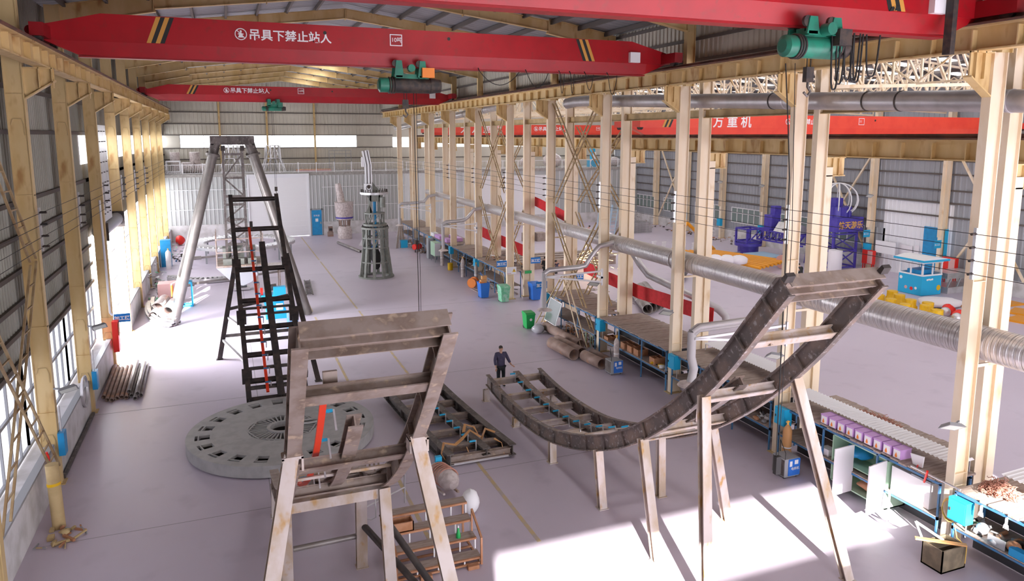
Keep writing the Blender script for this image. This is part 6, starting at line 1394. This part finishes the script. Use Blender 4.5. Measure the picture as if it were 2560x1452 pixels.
m.build('rails_and_rungs', M['steel'], t)
t = thing('wall_panel', 'tall grey panel with rows of fixings on the left wall beside the gate', 'panel', (-5.5, 40, 6.9)); m = MB(); m.box(-5.62, -5.56, 39.95, 43.0, 6.9, 11.6); m.build('panel', M['galv'], t)
m = MB()
for i in range(9):
    for j in range(3): m.cbox((-5.53, 40.5 + j * .9, 7.3 + i * .5), (.06, .12, .04))
m.build('fixings', M['dark'], t)
t = thing('gate_shutter', 'dark roller shutter box above the left gate', 'shutter', (-5.7, 39.5, 6.2)); m = MB(); m.tube([(-5.7, 39.5, 6.55), (-5.7, 45.5, 6.55)], .34, 14); m.build('roller', M['grey'], t); m = MB(); m.box(-5.9, -5.3, 39.35, 39.5, 6.1, 6.95); m.build('end_bracket', M['dark'], t); m = MB(); m.box(-5.9, -5.3, 45.5, 45.65, 6.1, 6.95); m.build('end_bracket', M['dark'], t)
m = MB(); m.tube([(-5.32, 37.6, 8.2), (-5.32, 37.9, 2.9), (-5.32, 38.4, 2.7)], .05, 8); m.build('white_conduit', M['white'], None, 'white vertical pipe on the left wall beside the gate column', 'pipe', off=(-5.32, 37.9, 2.7))
t = thing('fire_box', 'red box on the foot of the left gate column', 'fire box', (-5.35, 38.9, .7)); m = MB(); m.box(-5.4, -5.15, 38.6, 39.08, .8, 2.3); m.build('case', M['redpaint'], t); m = MB(); m.box(-5.14, -5.12, 38.65, 39.03, 1.6, 2.2); m.build('door', M['crate'], t)
t = thing('cable_loop', 'grey coil of cable hung on the left wall above the pipe stack', 'cable', (-5.3, 31.2, 1.5)); m = MB()
for j in range(4): m.tube([(-5.5 + .02 * j, 31.2 + .55 * math.cos(q * .35) , 1.35 + (.55 + .02 * j) * math.sin(q * .35)) for q in range(19)], .025, 6, False)
m.build('coil', M['galv'], t)
m = MB(); m.tube([(-5.25, 26.25, 0), (-5.25, 26.25, 1.35)], .14, 14); m.build('tan_post', M['tape'], None, 'short thick tan post standing at the foot of the nearest left column', 'post', off=(-5.25, 26.25, 0)) if False else None
t = thing('pipe_bollard', 'thick yellowish pipe bollard with a bright band by the left wall', 'bollard', (-4.95, 22.9, 0)); m = MB(); m.tube([(-4.95, 22.9, 0), (-5.0, 22.95, 1.9)], .17, 16); m.build('post', M['tan'], t); m = MB(); m.tube([(-4.985, 22.93, 1.28), (-4.99, 22.935, 1.36)], .18, 16); m.build('band', M['yellow'], t)
scrap('floor_debris', 'small scraps on the floor around the yellowish bollard', (-4.9, 22.2), (1.1, 1.0, .06), 20, 25, [M['tan'], M['grey'], M['crate']])
m = MB(); m.bar((-5.42, 26.3, .06), (-5.42, 32.3, .06), .1); m.build('floor_angle', M['steel'], None, 'long dark steel angle lying along the foot of the left wall', 'angle', off=(-5.42, 26.3, 0))
m = MB(); m.tube([(-5.48, 24.7, 1.6), (-5.45, 24.75, 1.4), (-5.46, 24.7, 1.15)], .035, 6); m.build('red_rag', M['redpaint'], None, 'small red rag tied to a wire on the left masonry wall', 'rag', off=(-5.46, 24.7, 1.15))
# ================================================================ side hall
# ticket booth
bx, by = 45.75, 37.1
t = thing('ticket_booth', 'sky blue and white ticket booth standing in the side hall', 'booth', (bx, by, 0)); s = .95
m = MB(); m.box(bx - s, bx + s, by - s, by + s, .02, 1.4); m.build('lower_body', M['skyblue'], t)
m = MB()
for sx in (-1, 1):
    for sy in (-1, 1): m.box(bx + sx * s - (.1 if sx > 0 else 0), bx + sx * s + (.1 if sx < 0 else 0), by + sy * s - (.1 if sy > 0 else 0), by + sy * s + (.1 if sy < 0 else 0), 1.4, 2.4)
for z in (1.4, 2.3): 
    for sy in (-1, 1): m.box(bx - s, bx + s, by + sy * s - .04, by + sy * s + .04, z, z + .1)
    for sx in (-1, 1): m.box(bx + sx * s - .04, bx + sx * s + .04, by - s, by + s, z, z + .1)
m.box(bx - .04, bx + .04, by - s - .03, by - s + .05, 1.4, 2.4); m.box(bx - s - .03, bx - s + .05, by - .04, by + .04, 1.4, 2.4); m.build('window_frame', M['white'], t)
m = MB(); m.box(bx - s - .3, bx + s + .3, by - s - .3, by + s + .3, 2.42, 2.56); r_ = m.build('roof', M['skyblue'], t); m = MB(); m.prism([(bx - s - .25, 2.56), (bx + s + .25, 2.56), (bx + .3, 2.72), (bx - .3, 2.72)], by - s - .25, by + s + .25); m.build('roof_top', M['white'], r_)
m = MB(); m.box(bx - .7, bx + .7, by - .5, by + .5, 1.4, 1.75); m.build('counter', M['blue'], t)
for i, (fx, z, r, mm) in enumerate(((-.75, 1.1, .12, 'white'), (-.3, .45, .12, 'pink'), (.15, .42, .13, 'redpaint'), (.5, .5, .1, 'white'))):
    m = MB(); m.tube([(bx - s - .005, by - fx, z), (bx - s - .012, by - fx, z)], r, 12); m.build('painted_spot', M[mm], t)
m = MB(); m.tube([(bx + .7, by - s - .005, .5), (bx + .7, by - s - .012, .5)], .2, 14); m.build('yellow_flower_spot', M['yellow'], t)
m = MB()
for i in range(4): m.blob((bx - .45 + i * .16, by - s - .01, 1.12 + .02 * (i % 2)), (.2, .02, .14), i, 8, 6, .05)
m.build('white_cloud_mark', M['white'], t)
# violet ride with globe frame
t = thing('globe_ride', 'violet-blue ride tower with white wire globe and gold characters', 'ride', (48.1, 47.6, 0))
m = MB()
for x in (46.9, 49.4):
    for y in (46.4, 48.8):
        m.bar((x, y, 0), (x, y, 3.1), .16)
        for z in (.1, 1.5, 2.9): pass
for z in (.12, 1.5, 2.95):
    for y in (46.4, 48.8): m.bar((46.9, y, z), (49.4, y, z), .12)
    for x in (46.9, 49.4): m.bar((x, 46.4, z), (x, 48.8, z), .12)
for y in (46.4, 48.8): m.bar((46.9, y, .2), (49.4, y, 1.5), .08); m.bar((49.4, y, 1.5), (46.9, y, 2.9), .08)
for x in (46.9, 49.4): m.bar((x, 46.4, .2), (x, 48.8, 1.5), .08); m.bar((x, 46.4, 2.9), (x, 48.8, 1.5), .08)
m.build('lattice_base', M['purple'], t)
m = MB(); m.box(46.9, 49.75, 46.1, 49.0, 3.15, 4.35); b = m.build('name_box', M['purple'], t); text('gold_lettering', '航天游乐', .66, (47.05, 46.08, 3.48), FRONT, M['gold'], b, bold=.012)
m = MB(); m.tube([(48.0, 47.5, 4.35), (48.0, 47.5, 5.2)], 1.15, 20)
for i in range(10): a = .628 * i; m.bar((48 + 1.2 * math.cos(a), 47.5 + 1.2 * math.sin(a), 4.35), (48 + 1.2 * math.cos(a), 47.5 + 1.2 * math.sin(a), 5.2), .14)
m.box(47.6, 48.4, 47.1, 47.9, 5.2, 5.9); m.build('turret', M['purple'], t)
m = MB(); c = (48.25, 47.5, 5.75)
for i in range(5):
    a = 3.1416 * i / 5 + .2; m.tube([(c[0] + 1.6 * math.cos(q * .2618) * math.cos(a), c[1] + 1.6 * math.cos(q * .2618) * math.sin(a), c[2] + 1.4 * math.sin(q * .2618)) for q in range(-3, 16)], .05, 6, False)
m.torus((c[0], c[1], c[2] - .85), 1.1, .05, 28); m.build('wire_globe', M['white'], t)
t = thing('boom_ride', 'violet-blue ride boom with slewing base behind the orange beams', 'ride', (45.8, 55.2, 0))
m = MB(); m.cyl((45.6, 55.4), .95, 0, .9, 22); m.cyl((45.6, 55.4), 1.25, .9, 1.15, 22); m.build('slewing_base', M['purple'], t)
m = MB()
for x in (44.8, 46.4):
    for y in (54.6, 56.2): m.bar((x, y, 1.15), (x, y, 2.5), .16)
for z in (1.3, 2.5):
    for y in (54.6, 56.2): m.bar((44.8, y, z), (46.4, y, z), .14)
    for x in (44.8, 46.4): m.bar((x, 54.6, z), (x, 56.2, z), .14)
m.bar((44.8, 54.6, 1.2), (46.4, 54.6, 2.5), .1); m.build('pedestal', M['purple'], t)
m = MB()
for x in (45.9, 47.0):
    for z in (1.6, 2.5): m.bar((x, 54.6, z), (x + .4, 49.2, z), .14)
    for i in range(7): m.bar((x + .06 * i, 54.6 - .77 * i, 1.6), (x + .06 * (i + 1), 54.6 - .77 * (i + 1), 2.5), .08); m.bar((x + .06 * i, 54.6 - .77 * i, 1.6), (x + .06 * i, 54.6 - .77 * i, 2.5), .08)
for i in range(8): m.bar((45.9 + .057 * i, 54.6 - .77 * i, 2.5), (47.0 + .057 * i, 54.6 - .77 * i, 2.5), .08)
m.build('boom_truss', M['purple'], t)
m = MB(); m.bar((46.4, 51.8, 0), (46.6, 51.5, 1.6), .12); m.bar((47.2, 49.8, 0), (47.2, 49.6, 1.6), .12); m.build('boom_prop', M['purple'], t)
m = MB(); m.box(46.3, 47.3, 53.2, 54.2, 2.55, 3.9); m.box(46.8, 47.5, 53.4, 54.0, 3.9, 4.7); m.box(45.9, 47.5, 53.0, 54.4, 2.5, 2.7); m.build('drive_unit', M['purple'], t)
m = MB(); m.prism([(46.0, 2.55), (47.6, 2.55), (47.3, 3.2), (46.6, 3.4)], 50.0, 52.6); m.build('grey_cover', M['galv'], t)
# orange steel
for i in range(8):
    a, b = (38.6 + .42 * i, 56.2 - .15 * i), (39.5 + .62 * i, 46.4 + .25 * i)
    m = MB(); m.tube([(a[0], a[1], .62), (b[0], b[1], .62)], .13, 10); m.build('orange_tube', M['orangesteel'], None, 'orange tube of the row lying on stands in the side hall, %s from the left' % ['first', 'second', 'third', 'fourth', 'fifth', 'sixth', 'seventh', 'eighth'][i], 'tube', 'orange tubes', off=(b[0], b[1], .49))
for i, y in enumerate((48.0, 51.5, 54.5)):
    t = thing('saw_horse', 'low steel trestle under the orange tubes, %s' % ['nearest', 'middle', 'farthest'][i], 'trestle', (41.3, y, 0), 0, 'trestles under the orange tubes'); m = MB(); m.bar((38.8, y, .45), (44.0, y, .45), .08)
    for x in (39, 43.8): m.bar((x - .2, y, 0), (x, y, .45), .05); m.bar((x + .2, y, 0), (x, y, .45), .05)
    m.build('trestle_frame', M['grey'], t)
t = thing('orange_prop', 'big orange A-shaped tube frame standing beside the orange tubes', 'frame', (40, 57, 0)); m = MB(); m.tube([(37.9, 56.8, .1), (39.9, 57.2, 3.1)], .16, 12); m.build('left_leg', M['orangesteel'], t); m = MB(); m.tube([(39.9, 57.2, 3.1), (42.9, 56.9, .4)], .16, 12); m.build('right_leg', M['orangesteel'], t)
for i in range(3):
    m = MB(); m.blob((37.0 + .8 * i, 48.9 - .5 * i, 1.1), (1.3, 1.3, .8), 50 + i, 14, 10, .1); m.build('foam_bundle', M['foam'], None, 'white foam-wrapped bundle on the orange tubes, %s' % ['left', 'middle', 'right'][i], 'bundle', 'foam bundles', off=(37 + .8 * i, 48.9 - .5 * i, .75))
for i in range(5):
    m = MB(); z = .05 + .1 * i; m.box(43.2 + .1 * i, 45.9, 50.6, 54.0 - .1 * i, z, z + .09); m.build('blue_sheet_pack', mat('pale_blue_wrap_%d' % i, (.40, .58, .74), .4) if i == 0 else bpy.data.materials['pale_blue_wrap_0'], None, 'pale blue wrapped sheets stacked on the floor by the violet boom', 'sheet', 'pale blue sheets', off=(44.5, 52, z))
m = MB(); m.cyl((46.2, 45.4), .55, 0, 1.85, 20); m.build('white_roll', M['foam'], None, 'tall white roll standing before the violet globe ride', 'roll', off=(46.2, 45.4, 0))
m = MB(); m.tube([(43.2, 48.2, .6), (44.8, 48.6, .6)], .58, 18); m.build('pink_roll', M['pink'], None, 'fat pink roll lying on the floor by the column', 'roll', off=(44, 48.4, .02))
# yellow tubs, red and silver parts
for i, (x, y) in enumerate(((40.98, 36.6), (41.46, 35.6), (40.9, 34.55), (40.3, 33.2), (39.8, 31.7), (39.4, 30.6), (39.6, 35.0), (39.3, 33.8), (38.9, 32.4), (40.6, 32.2))):
    m = MB(); m.tube([(x, y, .0), (x, y, .35), (x, y, .4), (x, y, .78)], [.42, .42, .34, .34], 8); m.build('yellow_tub', M['yellow'], None, 'bright yellow tub of the group behind the spiral duct, %s' % ['farthest', 'second farthest', 'third in the back line', 'middle of the back line', 'second nearest of the back line', 'nearest of the back line', 'far left one', 'left middle one', 'near left one', 'inner one'][i], 'tub', 'yellow tubs', off=(x, y, 0))
m = MB(); m.cyl((40.0, 36.0), .4, 0, .75, 14); m.build('white_tub', M['white'], None, 'single white tub among the yellow tubs', 'tub', off=(40, 36, 0))
for i, (x, y) in enumerate(((41.6, 31.6), (40.9, 30.3), (41.9, 29.7), (42.8, 30.6))):
    t = thing('red_chrome_part', 'red and chrome rounded part on the floor near the yellow tubs, %s' % ['far left', 'near left', 'near right', 'far right'][i], 'part', (x, y, 0), 0, 'red and chrome parts'); m = MB(); m.blob((x, y, .35), (.8, .7, .7), 60 + i, amp=.2); m.build('red_shell', M['redpaint'], t); m = MB(); m.ball((x - .45, y - .2, .3), .3, 12, 8); m.build('chrome_ball', M['galv'], t)
m = MB(); m.blob((43.4, 33.6, .25), (3.0, 2.4, .55), 66, 16, 8, .08); m.build('pale_sheet_cover', M['foam'], None, 'pale cloth-covered pile in front of the ticket booth', 'cover', off=(43.4, 33.6, 0))
for i, (x, y, r) in enumerate(((45.6, 32.6, .3), (44.0, 30.6, .1), (48.0, 32.4, .0), (44.6, 28.9, .2), (46.6, 30.2, .4))):
    m = MB(); m.box(-.9, .9, -.7, .7, 0, .12); o = m.build('orange_sheet', M['orangesteel'], None, 'flat orange plate lying on the side hall floor, %s' % ['farthest left', 'near left', 'farthest right', 'nearest', 'middle right'][i], 'plate', 'orange plates'); o.location = (x, y, .0); o.rotation_euler = (0, 0, r)
t = thing('plate_rack', 'grey steel rack of stacked plates right of the ticket booth', 'rack', (48.6, 36.8, 0)); m = MB(); m.box(47.2, 50.0, 36.0, 37.6, 0, .45); m.build('base_stack', M['galv'], t)
for i in range(7): m = MB(); m.box(47.2, 50.0, 36.1, 37.5, 1.05 + .06 * i, 1.09 + .06 * i); m.build('plate', M['galv'], t)
m = MB()
for x in (47.25, 48.2, 49.1, 49.95): m.bar((x, 36.1, .45), (x + .3, 36.1, 1.05), .08)
m.build('struts', M['grey'], t)
t = thing('green_shelf', 'green-framed shelf with pale drawers behind the nearest columns', 'shelf', (49.6, 34.6, 0)); m = MB()
for x in (49.3, 50.0):
    for y in (34.1, 35.6): m.bar((x, y, 0), (x, y, 2.4), .08)
for z in (.5, 1.2, 1.9): m.box(49.3, 50.0, 34.1, 35.6, z, z + .06)
m.build('shelf_frame', M['mint'], t)
for z in (.56, 1.26, 1.96): m = MB(); m.box(49.35, 49.95, 34.2, 35.5, z, z + .5); m.build('drawer', M['foam'], t)
for i, (y, z, lab) in enumerate(((45.35, .5, 'red fire cabinet on the left of the white wall panel'), (38.0, 1.0, 'red fire cabinet on the right of the blue door'))):
    t = thing('fire_cabinet', lab, 'fire cabinet', (49.95, y, z), 0, 'fire cabinets'); m = MB(); m.box(49.65, 49.96, y - .55, y + .55, z, z + 1.15); m.build('case', M['redpaint'], t); m = MB(); m.box(49.62, 49.65, y - .5, y - .02, z + .05, z + 1.1); m.build('door', M['pink'], t)
    m = MB()
    for x in (49.7, 49.92):
        for yy in (y - .45, y + .45): m.bar((x, yy, 0), (x, yy, z), .06)
    m.build('stand', M['redpaint'], t)
m = MB(); m.box(49.95, 50.05, 43.0, 44.9, 1.55, 2.55); m.box(50.05, 50.7, 43.9, 44.0, 2.0, 2.1); m.build('white_board', M['white'], None, 'white board fixed before the white wall panel', 'board', off=(50, 44, 1.55))
for i, (y, lab) in enumerate(((45.7, 'small blue sign with characters left of the white wall panel'), (39.1, 'small blue sign with characters right of the blue door'))):
    t = thing('area_sign', lab, 'sign', (50.0, y, 2.7)); m = MB(); m.box(49.4, 50.12, y - .02, y, 2.7, 3.3); m.build('board', M['skyblue'], t); text('lettering', '加工区', .19, (49.42, y - .025, 2.9), FRONT, M['white'], t)
for i, (y, z) in enumerate(((42.6, 1.5), (41.6, 1.6))):
    m = MB(); m.box(50.68, 50.72, y - (.6 if i == 0 else .2), y + (.6 if i == 0 else .2), z, z + .9); m.build('notice_board', M['foam'], None, ['wide', 'narrow'][i] + ' pale notice board on the white wall panel', 'board', off=(50.7, y, z))
for k in (5, 6, 7, 8, 9): swbox(50.1, Y0 + D * k - .3, 1.4, 'blue switch box on the far side hall wall, %s from the white panel' % ['first', 'second', 'third', 'fourth', 'fifth'][k - 5], .6, .8)
# wall diagonals
for i, (a, b) in enumerate(((46.1, 51.9), (32.9, 38.5), (72.5, 78.3))):
    for s, (z0, z1) in enumerate(((1.2, 9.8), (9.8, 1.2))):
        m = MB(); m.bar((50.4, a, z0), (50.4, b, z1), .14); m.build('wall_brace', M['pale'], None, 'long diagonal brace on the side hall wall, %s, %s away' % (['behind the globe ride', 'right of the white panel', 'farthest bay'][i], ['rising', 'falling'][s]), 'brace', 'side hall wall braces', off=(50.4, a, z0))
# mesh stacks and stock at the far side
for i in range(10):
    m = MB(); z = .03 + .12 * i; x0, y0 = 42.6, 72.5
    for j in range(5): m.bar((x0, y0 + j * .7, z), (x0 + 3.2, y0 + j * .7, z), .05, .06); m.bar((x0 + .8 * j, y0, z + .06), (x0 + .8 * j, y0 + 2.8, z + .06), .05, .06)
    m.build('mesh_panel', M['galv'], None, 'galvanised frame of the flat stack near the far corner of the side hall', 'frame', 'stack of galvanised frames', off=(x0, y0, z - .03))
for i in range(6):
    m = MB(); x, y = 37.6 + .75 * i, 59.5 - .55 * i
    for q in range(5): m.bar((x + .09 * q, y, .05), (x + .09 * q + .2, y + .1, 1.1), .04)
    m.bar((x, y, 1.1), (x + .6, y + .05, 1.1), .05); m.bar((x, y, .05), (x + .5, y, .05), .05); m.build('white_fence_section', M['white'], None, 'white slatted section of the row leaning beyond the spiral duct', 'section', 'white slatted sections', off=(x, y, 0))
for i in range(3):
    m = MB(); x = 37.4 + i * .8; y = 70.5
    m.bar((x, y, 0), (x + .5, y, 3.6), .08); m.bar((x + .7, y, 0), (x + 1.2, y, 3.6), .08)
    for q in range(8): m.bar((x + .06 * q, y, .4 * q + .2), (x + .7 + .06 * q, y, .4 * q + .2), .05)
    m.build('pale_ladder', mat('pale_blue_ladder_%d' % i, (.45, .6, .72), .5) if i == 0 else bpy.data.materials['pale_blue_ladder_0'], None, 'pale blue ladder leaning upright in the side hall', 'ladder', 'pale blue ladders', off=(x, y, 0))
for i in range(4):
    m = MB(); m.box(22.5 + i * .1, 31.5, 55.5 + 1.1 * i, 56.2 + 1.1 * i, 0, .7); m.build('long_steel_stock', M['steelbrown'], None, 'long brown box section lying across the side hall floor, %s from the camera' % ['first', 'second', 'third', 'fourth'][i], 'beam', 'long box sections', off=(27, 56 + 1.1 * i, 0))
for i in range(4):
    m = MB(); m.hollow((24.2 + .5 * i, 38.5 + i * .3, .35), (26.4 + .5 * i, 44 + .3 * i, .35), .33, .03, 16); m.build('steel_pipe', M['pipe'], None, 'large grey pipe lying in the side hall behind the braced bay, %s' % ['first', 'second', 'third', 'fourth'][i], 'pipe', 'side hall pipes', off=(24.2 + .5 * i, 38.5 + .3 * i, .02))
m = MB(); m.hollow((31.9, 46.5, .43), (33.4, 48.2, .43), .42, .03, 18); m.build('steel_pipe', M['steel'], None, 'short dark pipe with open end alone on the side hall floor', 'pipe', off=(31.9, 46.5, .01))
for i, (x, y, s) in enumerate(((21.6, 43.2, .9), (29.6, 71, 1.0), (31, 71, 1.0), (23.5, 62, .8))):
    box_on('timber_block', 'brown block on the side hall floor, %s' % ['nearest, by the lone blue bin', 'left of the far pair', 'right of the far pair', 'beside the long box sections'][i], 'block', x, y, 0, (s, s, s * .9), M['wood'])
scrap('far_clutter', 'dark clutter along the far side hall wall under the windows', (49.0, 66), (1.6, 16, 1.0), 90, 33, [M['darksteel'], M['steelbrown'], M['steel'], M['crate']])
scrap('far_clutter', 'brown sacks and scrap along the wall at the far corner of the side hall', (48.6, 79), (2.4, 6, 1.2), 60, 34, [M['steelbrown'], M['wrap'], M['steel']])
# welder's sparks and workers in the side hall
m = MB(); r = random.Random(5)
for i in range(70):
    p = Vector((26.2, 52.6, 1.15)); d = Vector((r.uniform(.2, 1.0), r.uniform(-.35, .35), r.uniform(-.3, .32))).normalized(); a = r.uniform(.0, 3.6); L = r.uniform(.15, .7); q = p + d * a + Vector((0, 0, -.06 * a * a)); e = q + d * L + Vector((0, 0, -.12 * L * a))
    if q.z > .05 and e.z > .02: m.bar(q, e, .025)
m.build('sparks', glow('hot_sparks', (1.0, .55, .18), 5.0), None, 'spray of orange grinding sparks behind the braced bay', 'sparks', None, 'stuff', off=(26.2, 52.6, 1.15))
def worker(lab, loc, rz, top, legs, v, skinv=None):
    pn = thing('person', lab, 'person', loc)
    e = [(0, 1), (1, 2), (2, 3), (3, 4), (2, 5), (5, 6), (6, 7), (2, 8), (8, 9), (9, 10)]
    skin('body', [v['pel'], v['bel'], v['che'], v['nek'], v['hed'], v['rs'], v['re'], v['rh'], v['ls'], v['le'], v['lh']], e, [(.15, .12), (.15, .11), (.17, .12), .06, .095, .07, .055, .045, .07, .055, .045], M['skin'], pn)
    skin('jacket', [v['pel'], v['bel'], v['che'], Vector(v['nek']) - Vector((0, 0, .06)), v['rs'], v['re'], Vector(v['re']).lerp(Vector(v['rh']), .8), v['ls'], v['le'], Vector(v['le']).lerp(Vector(v['lh']), .8)], [(0, 1), (1, 2), (2, 3), (2, 4), (4, 5), (5, 6), (2, 7), (7, 8), (8, 9)], [(.18, .14), (.18, .14), (.2, .14), .08, .085, .07, .058, .085, .07, .058], top, pn, 1)
    skin('trousers', [v['pel'], v['rk0'], v['rk'], v['rf'], v['lk0'], v['lk'], v['lf']], [(0, 1), (1, 2), (2, 3), (0, 4), (4, 5), (5, 6)], [(.17, .13), .1, .08, .065, .1, .08, .065], legs, pn, 1)
    for f in ('rf', 'lf'): a = Vector(v[f]); skin('shoe', [a + Vector((0, .05, -.03)), a + Vector((0, -.08, -.04)), a + Vector((0, -.2, -.05))], [(0, 1), (1, 2)], [.05, .05, .04], M['black'], pn, 1)
    m = MB(); h = Vector(v['hed']); m.ball((h.x, h.y + .01, h.z + .035), .11, 10, 8, (.95, 1.05, .8)); o = m.build('hair', M['hair'], None); o.parent = pn
    pn.rotation_euler = (0, 0, rz); return pn
STAND = dict(pel=(0, 0, .92), bel=(0, 0, 1.1), che=(0, 0, 1.34), nek=(0, 0, 1.5), hed=(0, -.02, 1.63), rs=(-.2, 0, 1.4), re=(-.26, -.03, 1.14), rh=(-.22, -.22, 1.0), ls=(.2, 0, 1.4), le=(.26, -.03, 1.14), lh=(.2, -.24, 1.0), rk0=(-.1, 0, .85), rk=(-.11, 0, .48), rf=(-.11, .02, .1), lk0=(.1, 0, .85), lk=(.11, 0, .48), lf=(.11, .02, .1))
SQUAT = dict(pel=(0, .12, .36), bel=(0, .08, .52), che=(0, -.08, .74), nek=(0, -.18, .88), hed=(0, -.25, 1.0), rs=(-.2, -.08, .8), re=(-.26, -.3, .6), rh=(-.12, -.5, .5), ls=(.2, -.08, .8), le=(.26, -.3, .6), lh=(.12, -.5, .5), rk0=(-.14, 0, .38), rk=(-.2, -.36, .52), rf=(-.18, -.18, .1), lk0=(.14, 0, .38), lk=(.2, -.36, .52), lf=(.18, -.18, .1))
worker('person in black standing in the side hall half behind a column', (23.0, 51.6, 0), R(-60), M['black'], M['black'], STAND)
worker('person in pink shirt crouching far back in the side hall', (37.7, 73.0, 0), R(60), M['pink'], M['grey'], SQUAT)
worker('person in navy bending over the work behind the spark spray', (24.9, 53.2, 0), R(-95), M['jacket'], M['trousers'], SQUAT)
worker('person in dark clothes bending over the orange tubes by the column', (41.9, 44.6, 0), R(170), M['black'], M['trousers'], SQUAT)
